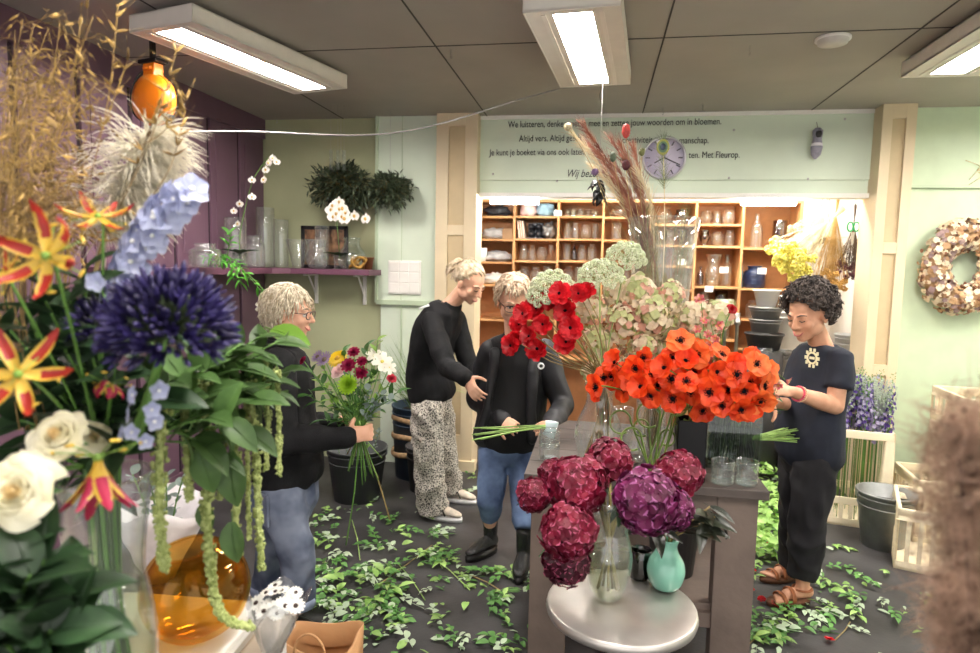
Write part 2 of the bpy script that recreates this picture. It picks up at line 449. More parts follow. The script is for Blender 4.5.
# smoke detector, ceiling hooks
p = G(833, 38, ZC)
r = thing('smoke_detector', 'flat round smoke detector on the grey ceiling', 'smoke detector', p)
part('base', MB().lathe([(0, 0), (.085, 0), (.085, -.012), (.0, -.012)], 32), m_white, r)
part('cover', MB().lathe([(.075, -.012), (.07, -.03), (.04, -.038), (0, -.04)], 32), mat('detector cover', 'c9c4bc', .5), r)
for k, (px, py) in enumerate(((451, 50), (750, 46), (600, 92), (663, 108), (703, 104), (176, 118), (279, 118))):
    q = G(px, py, ZC); q.y = min(q.y, YB-.1)
    mb = MB().tube([V((0, 0, 0)), V((0, 0, -.03)), V((.008, 0, -.04)), V((0, 0, -.05)), V((-.006, 0, -.042))], .0022, 6)
    o = part('ceiling_hook', mb, m_steel); o.location = q; tag(o, 'small wire hook in the grey ceiling, '+nth(k, 7), 'hook', 'ceiling hooks')
# cable from reel to middle lamp
a = at(172, 132, 3.25); b = G(570, 88, 2.87)
P = [a.lerp(b, t)+V((0, 0, -.13*math.sin(PI*t)+.02*math.sin(9*t))) for t in [i/20 for i in range(21)]]
solo('power_cable', MB().tube(P, .0055, 6), mat('grey cable', '8e8b88', .5), 'long thin grey cable strung under the ceiling from reel to middle lamp', 'cable', a)
# ---------------------------------------------------------------- orange cable reel
m_or = mat('orange plastic', 'f08218', .35, var=.06, coat=.3)
c = at(154, 100, 3.25)
r = thing('cable_reel', 'orange wall cable reel hanging under the ceiling beside plum boards', 'cable reel', c, R_(-15))
prof = [(.0, -.05), (.09, -.05), (.125, -.042), (.135, -.02), (.135, .02), (.125, .042), (.09, .05), (0, .05)]
part('casing', MB().lathe(prof, 40, R=E_(x=PI/2)), m_or, r)
part('rim', MB().lathe([(.134, -.006), (.14, -.004), (.14, .004), (.134, .006)], 40, R=E_(x=PI/2)), mat('orange rim', 'd96f10', .4), r)
part('bracket', MB().bx(-.045, .045, -.03, .03, .11, .19).bx(-.03, .03, -.045, .045, .15, .17), m_or, r, bev=.006)
part('mounting_plate', MB().bx(-.07, .07, -.04, .04, .19, .21).bx(-.012, .012, -.012, .012, .21, ZC-c.z), m_dkmetal, r, bev=.002)
part('hub', MB().lathe([(0, -.062), (.02, -.06), (.024, -.05), (0, -.048)], 24, R=E_(x=PI/2)), m_dkmetal, r)
part('cable_loop', MB().tube(spline([(-.05, 0, .17), (-.09, -.03, .12), (-.13, -.04, .02), (-.14, -.02, -.06), (-.11, 0, -.1)], 6), .006, 8), m_dkmetal, r)
part('outlet', MB().bx(.075, .125, -.03, .03, -.12, -.085), m_dkmetal, r, bev=.004)
# ---------------------------------------------------------------- switch panel
p = at(404.5, 277.5, YB-.06); 
r = thing('switch_panel', 'square white panel of nine switches on the green wall', 'switch panel', p)
part('frame', MB().bx(-.14, .14, -.006, .012, -.14, .14), m_white, r, bev=.004)
for i in range(9):
    x, z = (i % 3-1)*.088, (i//3-1)*.088
    part('switch', MB().bx(x-.041, x+.041, -.014, -.004, z-.041, z+.041), mat('switch white', 'f1ede6', .35, var=.02), r, bev=.005)
# ---------------------------------------------------------------- wall clock
m_dial = mat('lavender dial', 'cfc6dc', .5, var=.04)
p = at(664, 158, YB-.02)
r = thing('wall_clock', 'round lavender wall clock hanging on the green board', 'clock', p)
RR = at(686, 158, YB).x-at(664, 158, YB).x
part('dial', MB().lathe([(0, 0), (RR*.93, 0), (RR*.93, .01), (0, .01)], 40, R=E_(x=PI/2)), m_dial, r)
part('rim', MB().lathe([(RR*.9, -.008), (RR*.93, .022), (RR, .02), (RR, -.01), (RR*.9, -.01)], 48, R=E_(x=PI/2)), mat('clock rim', 'c9c9cd', .3, .5), r)
mb = MB()
for k in range(12):
    a = k*PI/6; mb.box((math.sin(a)*RR*.75, -.012, math.cos(a)*RR*.75), (.009, .003, .035), R=E_(y=a))
part('hour_mark', mb, mat('clock marks', '5b5468', .5), r, smooth=False)
for nm, a, l in (('minute_hand', 2.0, .8), ('hour_hand', 4.2, .5)):
    mb = MB().tube([V((0, -.018, 0)), V((math.sin(a)*RR*l, -.018, math.cos(a)*RR*l))], .004, 6); part(nm, mb, m_dkmetal, r)
# wooden shoe ornament hung on the board
p = at(817, 142, YB-.07)
r = thing('wooden_shoe', 'small grey painted wooden shoe hanging on the green board', 'wooden shoe', p)
mb = MB().loft([(V((0, .0, .1)), V((.02, 0, 0)), V((0, .02, 0))), (V((0, -.005, .08)), V((.036, 0, 0)), V((0, .035, 0))), (V((0, 0, .02)), V((.03, 0, 0)), V((0, .036, 0))),
                (V((0, 0, -.04)), V((.042, 0, 0)), V((0, .03, 0))), (V((0, .01, -.09)), V((.034, 0, 0)), V((0, .024, 0))), (V((0, .02, -.12)), V((.008, 0, 0)), V((0, .008, 0)))], 20)
part('shoe_body', mb, mat('grey painted clog', '8d8a9a', .5, var=.2, sc=30), r)
part('opening', MB().ell((0, -.03, .055), (.022, .012, .035)), m_dkmetal, r)
part('painted_band', MB().loft([(V((0, 0, -.01)), V((.037, 0, 0)), V((0, .037, 0))), (V((0, 0, -.03)), V((.041, 0, 0)), V((0, .036, 0)))], 20), mat('clog band', 'd6d3da', .5), r)
part('hanging_string', MB().tube([(0, 0, .1), (0, .04, .15)], .002, 5), m_dkmetal, r)
for k, (px, py) in enumerate(((493, 174), (557, 181), (729, 178), (808, 179), (845, 119), (734, 130))):
    o = part('wall_screw', MB().ell((0, 0, 0), (.009, .006, .009), ns=10, nr=6), m_steel); o.location = at(px, py, YB-.003)
    tag(o, 'small screw head in the green header board, '+nth(k, 6), 'screw', 'screws in the header board')
# ================================================================ GLASS RACK IN THE STOREROOM
g_clear = glass('clear glass', 'fdfefd', .05, .8, df=.035)
g_thick = glass('thick clear glass', 'fcfefd', .06, .9, .03, df=.02)
g_smoke = glass('smoked glass', 'd2c9cc', .12, .8, .06)
g_amber = glass('amber glass', 'f6e2a8', .05, .75, .04, 'ffd9a0')
g_dark = glass('dark green glass', '4d5a48', .1, .6)
g_water = glass('water', 'eef2e2', .03, .5, .01)
def vprof(kind, r, h, t=.004):
    """outer then inner wall profile of a vessel"""
    k = {'cyl': [(.0, 0), (.96, 0), (1, .02), (1, 1)],
         'jar': [(.0, 0), (.9, 0), (1, .06), (1, .68), (.9, .78), (.62, .84), (.62, .95), (.68, 1)],
         'bottle': [(.0, 0), (.9, 0), (1, .06), (1, .55), (.75, .68), (.35, .78), (.33, .95), (.42, 1)],
         'bowl': [(.0, 0), (.45, 0), (.8, .15), (1, .45), (.95, .75), (.72, .95), (.7, 1)],
         'urn': [(.0, 0), (.5, 0), (.55, .04), (.4, .12), (.8, .35), (1, .6), (.75, .85), (.8, 1)],
         'belly': [(.0, 0), (.6, 0), (.85, .12), (1, .35), (.9, .55), (.6, .72), (.5, .85), (.62, 1)],
         'cone': [(.0, 0), (.42, 0), (.46, .03), (.7, .5), (1, 1)],
         'goblet': [(.0, 0), (.6, 0), (.6, .02), (.1, .05), (.1, .35), (.6, .45), (1, .7), (.95, 1)],
         'bell': [(.0, 0), (.55, 0), (.75, .1), (.9, .25), (.98, .42), (.85, .58), (.72, .68), (.8, .82), (.95, 1)]}[kind]
    o = [(a*r, b*h) for a, b in k]
    # refine
    q = []
    for i in range(len(o)-1):
        for j in range(3):
            s = j/3; q.append((o[i][0]*(1-s)+o[i+1][0]*s, o[i][1]*(1-s)+o[i+1][1]*s))
    q.append(o[-1])
    for _ in range(1):
        q = [q[0]]+[((q[i-1][0]+2*q[i][0]+q[i+1][0])/4, (q[i-1][1]+2*q[i][1]+q[i+1][1])/4) for i in range(1, len(q)-1)]+[q[-1]]
    inner = [(max(a-t, 0), max(b, t*1.6)) for a, b in q][::-1]
    q[0] = (0, 0)
    return q+[(q[-1][0]-t/2, q[-1][1]+t/3)]+inner[:-1]+[(0, t*1.6)]
def vessel(name, kind, r, h, m, label, cat='vase', loc=(0, 0, 0), group=None, t=.004, n=28, water=0., rim=True, rz=0.):
    root = thing(name, label, cat, loc, rz, group)
    part('vessel_body', MB().lathe(vprof(kind, r, h, t), n), m, root)
    if rim:
        rr = vprof(kind, r, h, t)[len(vprof(kind, r, h, t))//2][0]
        part('rim', MB().tube([V(((rr)*math.cos(a), (rr)*math.sin(a), h)) for a in [2*PI*i/n for i in range(n+1)]], t*.7, 6, cap=False), g_thick if m in (g_clear, g_thick) else m, root)
    if water:
        P = [p for p in vprof(kind, r*.97, h, t)[:len(vprof(kind, r, h, t))//2] if p[1] <= water*h]
        P = [(a-t, max(b, t*1.8)) if a > t else (0, t*1.8) for a, b in P]
        part('water', MB().lathe(P+[(0, P[-1][1])], n), g_water, root)
    return root
YS = 6.15
# uprights from the photo's own spacing, all on the plane of the rack's front
ux = [Xp(p, YS, 230) for p in (470, 514, 558, 603, 650, 696, 743, 801)]
uz = lambda py, px: at(px, py, YS).z
zt = (uz(198, 558)+uz(203, 745))/2
D = .34
rack = thing('vase_rack', 'tall pale wood rack of open compartments filled with glass vases', 'shelving', (ux[3], YS+D/2, 0))
w = .022
cols = [ (0, [216, 239, 262, 285, 320, 360]), (1, [216, 239, 261, 284, 320, 360]), (2, [216, 239, 261, 284, 320, 360]), (3, [217, 240, 262, 285, 320, 360]),
         (4, [224, 245, 266, 290, 320, 360]), (5, [224, 246, 287, 312, 340, 372]), (6, [248, 289, 320, 350, 380])]
for k, x in enumerate(ux):
    mb = MB().bx(x-w/2, x+w/2, YS, YS+D, 0, zt); part('upright', mb, m_wood, rack, bev=.002, world=True)
mb = MB().bx(ux[1], ux[-1], YS, YS+D, zt-.02, zt+.004); part('top_board', mb, m_wood, rack, bev=.002, world=True)
mb = MB().bx(ux[0], ux[1], YS, YS+D, zt-.02, zt+.004); part('top_board', mb, m_wood, rack, bev=.002, world=True)
part('back_panel', MB().bx(ux[0], ux[-1], YS+D, YS+D+.012, 0, zt), mat('rack back', 'b88152', .6, var=.1), rack, smooth=False, world=True)
bays = {}
for c, zs in cols:
    xm = (ux[c]+ux[c+1])/2; pxm = 492+c*44+22
    hs = [uz(p, pxm) for p in zs]
    for z in hs: part('shelf_board', MB().bx(ux[c]+w/2, ux[c+1]-w/2, YS+.005, YS+D, z-.02, z), m_wood, rack, bev=.002, world=True)
    bays[c] = [zt-.03]+hs
COLN = ['far left', 'second', 'third', 'fourth', 'fifth', 'sixth', 'rightmost']
ROWN = ['top', 'second', 'third', 'fourth', 'fifth', 'sixth', 'seventh']
spec = {  # (kind, radius, height)
 'cyl': ('cyl', .05, .15, g_clear, 'straight clear glass'), 'tall': ('cyl', .055, .2, g_clear, 'tall clear glass cylinder'), 'jar': ('jar', .06, .15, g_clear, 'clear glass jar'),
 'bottle': ('bottle', .04, .17, g_smoke, 'narrow-necked glass bottle'), 'bowl': ('bowl', .085, .13, g_clear, 'round glass fishbowl'), 'urn': ('urn', .07, .15, g_smoke, 'footed smoky glass urn'),
 'gob': ('goblet', .045, .15, g_clear, 'stemmed glass goblet'), 'bell': ('bell', .09, .3, g_thick, 'curvy clear glass vase'), 'tb': ('bottle', .055, .28, g_thick, 'tall glass bottle'), 'cc': ('cyl', .06, .24, g_smoke, 'wide clear glass cylinder')}
protos = {}
def glass_item(kind, loc, label, group):
    k, r, h, m, d = spec[kind]
    if kind not in protos:
        protos[kind] = vessel('glass_vase' if kind not in ('gob',) else 'glass_goblet', k, r, h, m, label, 'vase', loc, group, t=.004, n=20)
        return protos[kind]
    return dup(protos[kind], loc, (0, 0, U(0, 6)), label=label, group=group)
fill = {(1, 2): 'jar jar bell2 gob', (2, 0): 'cyl cyl jar cyl tall', (2, 1): 'jar jar bowl cyl', (2, 2): 'cyl bottle jar jar', (3, 0): 'bowl jar', (3, 1): 'cyl jar', (3, 2): 'gob jar',
        (4, 0): 'bowl urn', (4, 1): 'jar jar urn', (4, 2): 'cyl jar', (4, 3): 'jar cyl', (5, 0): 'bowl cyl bowl', (5, 1): 'urn bowl jar', (5, 2): 'bottle bell tb', (5, 3): 'cyl cc', (6, 0): 'tb cc',
        (1, 3): 'cyl jar cyl', (2, 3): 'jar cyl jar', (3, 3): 'jar cyl cyl', (1, 0): '', (5, 4): 'jar jar cyl', (6, 2): 'jar cyl', (2, 4): 'bowl jar', (4, 4): 'jar tb'}
for (c, r), s in fill.items():
    items = [x.replace('bell2', 'bowl') for x in s.split()]
    if not items or r+1 >= len(bays[c]): continue
    z = bays[c][r+1]; H = bays[c][r]-z-.03
    x0, x1 = ux[c]+.045, ux[c+1]-.045
    wsum = sum(2*spec[i][1] for i in items); gap = ((x1-x0)-wsum)/max(1, len(items)); x = x0+gap/2
    for k, it in enumerate(items):
        rr = spec[it][1]; sc = min(1.1, H/spec[it][2]*.95)
        o = glass_item(it, (x+rr, YS+.12+U(-.01, .05), z+.0015), '', 'glassware in the storeroom rack')
        pos = {0: 'left', len(items)-1: 'right'}.get(k, 'middle' if len(items) < 4 else ORD[k])
        o['label'] = f'{spec[it][4]}, {pos} one in the {ROWN[r]} compartment of the {COLN[c]} rack bay'
        s2 = sc*(1-(.05 if gap < 0 else 0))*U(.93, 1.0); s3 = min(1, max(.55, (x1-x0)/wsum*.96))
        o.scale = (s3, s3, s2); x += 2*rr+gap
# price cards clipped to the boards
for k, (px, py, lab) in enumerate(((558, 213, 'white price card on the rack between the pink bag and the glasses'), (682, 262, 'white price card standing in the rack behind the conical vase'), (724, 270, 'white price card leaning on the curvy glass vase'),
                                 (709, 289, 'white price card hanging on the board under the curvy glass vase'), (762, 271, 'white price card on the navy blue vase'))):
    q = at(px, py, YS-.002); mb = MB().box((0, 0, 0), (.075, .003, .055), R=E_(y=U(-.1, .1)))
    solo('price_card', mb, m_white, lab, 'card', V((0, 0, 0)), 'white cards on the rack', bev=.0008).location = q
# darker things in the first two bays
def lump(name, label, cat, c, r, m, amp=.25, seed=0, group=None, cut=None):
    mb = MB(); v, f = sphere(24, 16); a = []
    for p in v:
        q = V(p); k = 1+amp*noise.noise(q*2.2+V((seed, 0, 0)))+amp*.5*noise.noise(q*6+V((seed, 3, 0)))
        q = q*k; z = max(q.z, -.8); a.append((q.x*r[0], q.y*r[1], (z+.8)*r[2]))
    mb.add(np.array(a), f); o = part(name, mb, m); o.location = c; return tag(o, label, cat, group)
m_pinkp = mat('pink tissue', 'e9cfd0', .6, var=.1, sc=20); m_bluep = mat('pale blue tissue', 'a9d0e6', .5, var=.12, sc=20)
m_grey = mat('grey cloth', 'b9b7b8', .8, var=.15, sc=14); m_char = mat('charcoal plastic', '34343a', .45, var=.2)
zz = bays[1][1]
lump('gift_bag', 'crumpled pink bag at the top left of the rack', 'bag', (ux[1]+.12, YS+.14, zz), (.085, .08, .085), m_pinkp, seed=2)
lump('blue_bow', 'pale blue gauzy bow beside the crumpled pink bag', 'bow', (ux[1]+.29, YS+.13, zz), (.09, .07, .08), m_bluep, .5, seed=5)
zz = bays[1][2]
for k in range(3):
    mb = MB().box((0, 0, .085), (.016, .18, .165), R=E_(y=-.12)); o = part('folder', mb, mat('pink card', 'e7c9b8', .7), bev=.002)
    o.location = (ux[1]+.04+k*.022, YS+.12, zz+.003); tag(o, 'pale pink folder leaning in the rack, '+('left', 'middle', 'right')[k]+' of three', 'folder', 'folders in the rack')
r = thing('wine_crate', 'black crate holding dark bottles lying on the rack, beside the pink folders', 'crate', (ux[1]+.19, YS+.15, zz+.002))
part('crate_frame', MB().bx(-.075, .075, .05, .1, 0, .16).bx(-.075, .075, -.1, .1, 0, .012), m_char, r, bev=.002)
for k in range(4):
    part('bottle_end', MB().lathe([(0, -.1), (.012, -.1), (.014, -.06), (.033, -.05), (.033, .04), (0, .04)], 16, c=((k % 2-.5)*.072, 0, .047+(k//2)*.07), R=E_(x=PI/2) @ Matrix.Scale(-1, 3)), m_char, r)
lump('foil_package', 'grey foil wrapped package lying right of the bottle crate', 'package', (ux[1]+.33, YS+.14, zz), (.07, .09, .09), mat('foil', 'aaa9a8', .3, .6, var=.2, sc=30), .4, seed=8)
for k, (r_, nm, lab, m, sx) in enumerate(((1, 'folded_bag', 'dark folded bag on the top left compartment of the storeroom shelf', m_char, .12), (2, 'white_cloth', 'crumpled light cloth heap in the second left compartment', m_grey, .14),
                                     (3, 'plate_stack', 'pale wrapped bundle in the third left compartment', m_grey, .13), (4, 'paper_bundle', 'bundle of pale papers in the fourth left compartment above the ponytail', m_white, .13))):
    lump(nm, lab, 'storage', ((ux[0]+ux[1])/2+.03, YS+.14, bays[0][r_]), (sx, .09, .06), m, .45, seed=k*3+1)
solo('white_pot', MB().lathe([(0, 0), (.05, 0), (.065, .13), (.06, .13), (.046, .01), (0, .01)], 24), m_white, 'small white pot at the left end of the third left compartment', 'pot', V((0, 0, 0))).location = (ux[0]+.1, YS+.06, bays[0][3])
solo('tin_box', MB().bx(-.05, .05, -.05, .05, 0, .1), mat('tan tin', 'b08a62', .5), 'small tan box in the second left compartment beside the cloth', 'box', V((0, 0, 0)), bev=.004).location = (ux[1]-.07, YS+.1, bays[0][2]+.001)
# navy vase, pale cup, white pot in bay 7
r = vessel('navy_vase', 'jar', .095, .2, mat('navy ceramic', '26304f', .3, var=.1), 'navy blue ceramic vase on the rightmost rack bay', 'vase', (ux[6]+.15, YS+.13, bays[6][2]+.001), t=.006)
for k in range(3): part('ridge', MB().tube([V((.096*math.cos(a), .096*math.sin(a), .04+k*.035)) for a in [2*PI*i/28 for i in range(29)]], .004, 6, cap=False), MC['navy ceramic'], r)
vessel('pale_blue_bottle', 'bottle', .03, .2, mat('pale blue ceramic', '9fb3c4', .4), 'slim pale blue bottle just left of the navy vase', 'bottle', (ux[6]+.05, YS+.22, bays[6][2]+.001))
vessel('celadon_pot', 'cyl', .075, .11, mat('celadon', 'c3d6c4', .4), 'pale green cylinder pot low in the sixth rack bay', 'pot', (ux[6]-.1, YS+.1, bays[5][4]+.001))
# ================================================================ WORK BENCH AND POTS BEHIND THE DARK-HAIRED WOMAN
m_pot = mat('grey zinc pot', '8f8e8c', .45, .5, var=.12, sc=14); m_potd = mat('dark pot', '3b3a3b', .5, var=.15)
bx_, by_ = Xp(800, 5.75, 370)+.1, 5.8
zb = at(785, 372, 5.55).z
r = thing('side_bench', 'light topped side bench carrying pots beside the storeroom wall', 'bench', (bx_, by_, 0))
part('bench_top', MB().bx(-.3, .5, -.32, .32, zb-.04, zb), mat('bench top', 'd8c9b6', .5, var=.06), r, bev=.004)
for x in (-.27, .47):
    for y in (-.29, .29): part('leg', MB().bx(x-.025, x+.025, y-.025, y+.025, 0, zb-.04), m_potd, r, bev=.002)
part('lower_shelf', MB().bx(-.28, .48, -.3, .3, .35, .38), m_potd, r, bev=.002)
def pot(name, label, loc, r1, r0, h, m, cat='pot', n=28, bands=1, group=None):
    root = thing(name, label, cat, loc, group=group)
    part('pot_body', MB().lathe([(0, 0), (r0, 0), (r1, h), (r1+.006, h), (r1+.006, h-.012), (r1-.004, h-.001), (r1-.006, h-.002), (r0-.006, .01), (0, .01)], n), m, root)
    for k in range(bands):
        z = h*(.9-.15*k); rr = r0+(r1-r0)*z/h+.002
        part('rim_band', MB().tube([V((rr*math.cos(a), rr*math.sin(a), z)) for a in [2*PI*i/n for i in range(n+1)]], .004, 6, cap=False), m, root)
    return root
x_, y_ = Xp(764, 5.6, 340), 5.6
q = lambda py: at(764, py, 5.6).z
pot('zinc_pot', 'grey zinc pot third from the top of the pot stack', (x_, y_, q(332)), .125, .1, q(318)-q(331), m_pot, bands=2, group='stack of pots by the rack')
pot('zinc_pot', 'grey zinc pot second from the top of the pot stack', (x_, y_, q(319)), .13, .1, q(306)-q(318), m_pot, bands=2, group='stack of pots by the rack')
pot('white_planter', 'tapered white planter on top of the grey pot stack', (x_+.0, y_, q(307)+.002), .105, .07, q(289)-q(306), mat('glossy white ceramic', 'f3efe9', .3, var=.02), 'planter', bands=0)
pot('dark_basin', 'dark round basin under the zinc pots', (x_, y_, q(349)), .15, .12, q(333)-q(349), m_potd, bands=1)
solo('plant_stand', MB().lathe([(0, 0), (.16, 0), (.16, q(350)), (0, q(350))], 32), m_potd, 'black drum supporting the stack of pots beside the rack', 'stand', V((0, 0, 0))).location = (x_, y_, 0)
pot('zinc_pot', 'grey ribbed pot on the light side bench', (Xp(780, 5.62, 360), 5.62, zb+.001), .1, .085, .17, m_pot, bands=3)
vessel('glass_cylinder', 'cyl', .065, .2, g_clear, 'clear glass cylinder left of the ribbed pot on the bench', 'vase', (Xp(771, 5.5, 360)-.06, 5.5, zb+.001))
pot('white_planter', 'white square-shouldered planter behind the ribbed pot', (Xp(790, 5.9, 320), 5.9, zb+.001), .13, .11, at(790, 312, 5.9).z-zb, m_white, 'planter')
pot('white_planter', 'small white planter near the face of the dark-haired woman', (Xp(787, 5.9, 320), 5.9, at(790, 312, 5.9).z+.002), .075, .055, .14, m_white, 'planter', bands=0)
pot('grey_tub', 'pale grey tub behind the shoulder of the dark-haired woman', (bx_+.32, by_-.05, zb+.001), .16, .13, at(850, 335, 5.7).z-zb, mat('pale grey tub', 'c3c5c6', .5, var=.05), 'tub', bands=2)
for k, px in enumerate((724, 736)):
    a = at(px, 345, 5.35); mb = MB()
    H = at(px, 313, 5.35).z
    mb.lathe([(0, 0), (.06, 0), (.06, .012), (.014, .03), (.014, H-.1), (.026, H-.09), (.026, H-.06), (.016, H-.05), (.02, H), (0, H)], 20)
    solo('metal_candle_stand', mb, m_steel, f'tall slim metal candle stand behind the orange poppies, {("left", "right")[k]} of two', 'stand', V((0, 0, 0)), 'metal stands').location = (a.x, 5.35, 0)
# ================================================================ PLUM CORNER SHELF
zs = at(330, 269, 4.95).z
xc = Xp(375, 5.0, 268)
r = thing('corner_shelf', 'plum painted corner shelf carrying glass vases', 'shelf', (XL, YB, zs))
d1, d2 = .34, .30
P = [(XL+.03, YB), (xc, YB), (xc, YB-d1), (XL+d2+.12, YB-d1), (XL+d2+.02, YB-d1-.12), (XL+d2+.02, 3.2), (XL+.03, 3.2)]
mb = MB(); n = len(P)
mb.add([(x, y, z) for z in (zs-.045, zs) for x, y in P], [tuple(range(n)), tuple(range(2*n-1, n-1, -1))]+[(i, i+n, (i+1) % n+n, (i+1) % n) for i in range(n)])
part('shelf_board', mb, mat('plum shelf', '6c4457', .45, var=.06), r, bev=.003, world=True)
for x in (Xp(312, 5.1, 290), Xp(361, 5.1, 290)):
    part('shelf_bracket', MB().bx(x-.014, x+.014, YB-.02, YB, zs-.3, zs-.045).bx(x-.012, x+.012, YB-.24, YB, zs-.06, zs-.045).box((x, YB-.1, zs-.13), (.012, .012, .2), R=E_(x=R_(40))), m_white, r, bev=.002, world=True)
S = zs+.0015
sitems = [('cyl', .075, 265, 208, 4.96, g_clear, 'tallest clear glass cylinder on the plum corner shelf'), ('cyl', .062, 281, 220, 5.03, g_clear, 'second tallest glass cylinder, beside the tallest on the plum shelf'),
          ('jar', .085, 254, 236, 4.65, g_clear, 'shouldered glass jar left of the tallest cylinder'), ('cyl', .08, 235, 218, 4.5, g_clear, 'broad glass cylinder behind the orchid on the plum shelf'),
          ('jar', .1, 205, 244, 3.75, g_thick, 'large ribbed glass jar at the near end of the plum shelf'), ('cone', .1, 298, 240, 5.0, g_clear, 'flaring glass vase in the middle of the corner shelf'),
          ('bell', .1, 317, 240, 4.98, g_clear, 'curvy glass vase before the dark framed picture'), ('belly', .12, 352, 238, 5.0, g_thick, 'round bellied glass vase at the right of the corner shelf'),
          ('cyl', .06, 322, 226, 5.08, g_clear, 'glass cylinder left of the white orchid pot')]
for k, rr, px, py, Y, m, lab in sitems:
    p = at(px, py, Y); vessel('glass_vase', k, rr, max(.12, p.z-S), m, lab, 'vase', (p.x, Y, S), 'glass on the corner shelf', t=.005, n=28)
p = at(325, 250, YB-.03)
r = thing('framed_picture', 'dark framed picture standing at the back of the corner shelf', 'picture', (p.x, YB-.04, S))
hh = at(325, 226, YB-.03).z-S; ww = at(352, 250, YB).x-at(306, 250, YB).x
part('frame', MB().bx(-ww/2, ww/2, -.012, .012, 0, .03).bx(-ww/2, ww/2, -.012, .012, hh-.03, hh).bx(-ww/2, -ww/2+.03, -.012, .012, 0, hh).bx(ww/2-.03, ww/2, -.012, .012, 0, hh), m_dkmetal, r, bev=.002)
part('picture_panel', MB().bx(-ww/2+.02, ww/2-.02, 0, .008, .02, hh-.02), mat('picture print', '5a4436', .5, var=.6, sc=14, hx2='8f6a4c'), r, smooth=False)
p = at(358, 262, 4.93)
solo('gold_knot', MB().tube([V((.055*math.cos(a*2)*(1+.25*math.sin(a*5)), .05*math.sin(a*2)*(1+.2*math.cos(a*7)), .055+.042*math.sin(a*3))) for a in [2*PI*i/60 for i in range(61)]], .011, 8), mat('golden brown rope', 'a9803a', .4, .4, var=.3, sc=30), 'golden brown knotted ornament on the corner shelf', 'ornament', V((0, 0, 0))).location = (p.x, 4.93, S)
pot('terracotta_cup', 'small brown cup at the right end of the corner shelf', (xc-.07, 5.02, S), .05, .035, .1, mat('brown clay', '7a4a2c', .6, var=.15), 'cup', bands=0)
# hanging ribbons from the shelf's right end
# ================================================================ PEOPLE
m_skin = mat('skin', 'e3ab8c', .5, var=.07, sc=14, hx2='eab99d', spec=.35)
m_skin2 = mat('tanned skin', 'd29a7a', .5, var=.07, sc=14, hx2='dba688', spec=.35)
m_lip = mat('lips', 'b5605a', .4, var=.05)
m_eyew = mat('eye white', 'efeae4', .2, var=0); m_iris = mat('iris', '35302c', .15, var=0)
m_brow = mat('eyebrow', '6a5242', .8)
def head(mb, H):
    """skull, face and ears in the head's own frame: Y forward, Z up, origin mid-head"""
    A = lambda p: H @ V(p); R3 = H.to_3x3()
    e = lambda c, r, R=None: mb.ell(A(c), r, (R3 @ R) if R is not None else R3, ns=20, nr=14)
    e((0, -.012, .028), (.074, .092, .086)); e((0, .026, -.022), (.060, .064, .080)); e((0, .04, -.07), (.045, .042, .038)); e((0, .062, -.092), (.024, .022, .018))
    e((0, .005, -.035), (.062, .066, .058))
    for s in (-1, 1):
        e((s*.034, .058, -.028), (.025, .022, .026)); e((s*.040, .018, -.055), (.024, .045, .034)); e((s*.077, -.006, -.012), (.008, .018, .030)); e((s*.03, .075, .02), (.02, .014, .007))
        e((s*.0125, .094, -.033), (.0085, .009, .0075)); e((s*.031, .076, .004), (.0155, .011, .009))
    mb.cap(A((0, .085, .012)), A((0, .108, -.027)), .0075, .0115); e((0, .084, -.0625), (.024, .010, .0055)); e((0, .081, -.073), (.020, .010, .006))
def headkids(H, root, closed=False, smile=.006, browm=None):
    A = lambda p: H @ V(p); R3 = H.to_3x3()
    for s in (-1, 1):
        if closed:
            part('eyelash', MB().tube([A((s*.018, .0868, .0)), A((s*.031, .0885, -.0045)), A((s*.043, .0815, .0))], .0026, 6), m_iris, root, world=True)
        else:
            e = part('eye', MB().ell(A((s*.031, .0765, .0)), .0122, ns=16, nr=10), m_eyew, root, world=True)
            part('iris', MB().ell(A((s*.031, .0855, -.001)), (.0052, .0042, .0055), R3, ns=12, nr=8), m_iris, e, world=True)
            part('eyelash', MB().tube([A((s*.017, .0845, .003)), A((s*.031, .0905, .0075)), A((s*.045, .080, .002))], .0024, 6), m_iris, root, world=True)
        part('eyebrow', MB().tube([A((s*.014, .0915, .021)), A((s*.032, .0885, .028)), A((s*.050, .074, .022))], [.0028, .0042, .002], 6), browm or m_brow, root, world=True)
    mb = MB().tube([A((-.026, .082, -.066+smile)), A((-.012, .0925, -.0685)), A((0, .0945, -.0695)), A((.012, .0925, -.0685)), A((.026, .082, -.066+smile))], [.0015, .0042, .0046, .0042, .0015], 8)
    part('mouth', mb, m_lip, root, world=True)
def glasses(H, root, m, w=.026, hh=.017):
    A = lambda p: H @ V(p); mb = MB()
    for s in (-1, 1):
        P = [A((s*.031+w*math.copysign(abs(math.cos(a))**.8, math.cos(a)), .101-.006*abs(math.cos(a)), -.002+hh*math.copysign(abs(math.sin(a))**.8, math.sin(a)))) for a in [2*PI*i/24 for i in range(25)]]
        mb.tube(P, .0022, 6, cap=False); mb.tube([A((s*.058, .096, .006)), A((s*.074, .04, .006)), A((s*.080, -.02, .0))], .002, 6)
    mb.tube([A((-.006, .102, .004)), A((0, .106, .006)), A((.006, .102, .004))], .0022, 6)
    g = part('eyeglasses', mb, m, root, world=True, label='thin dark glasses')
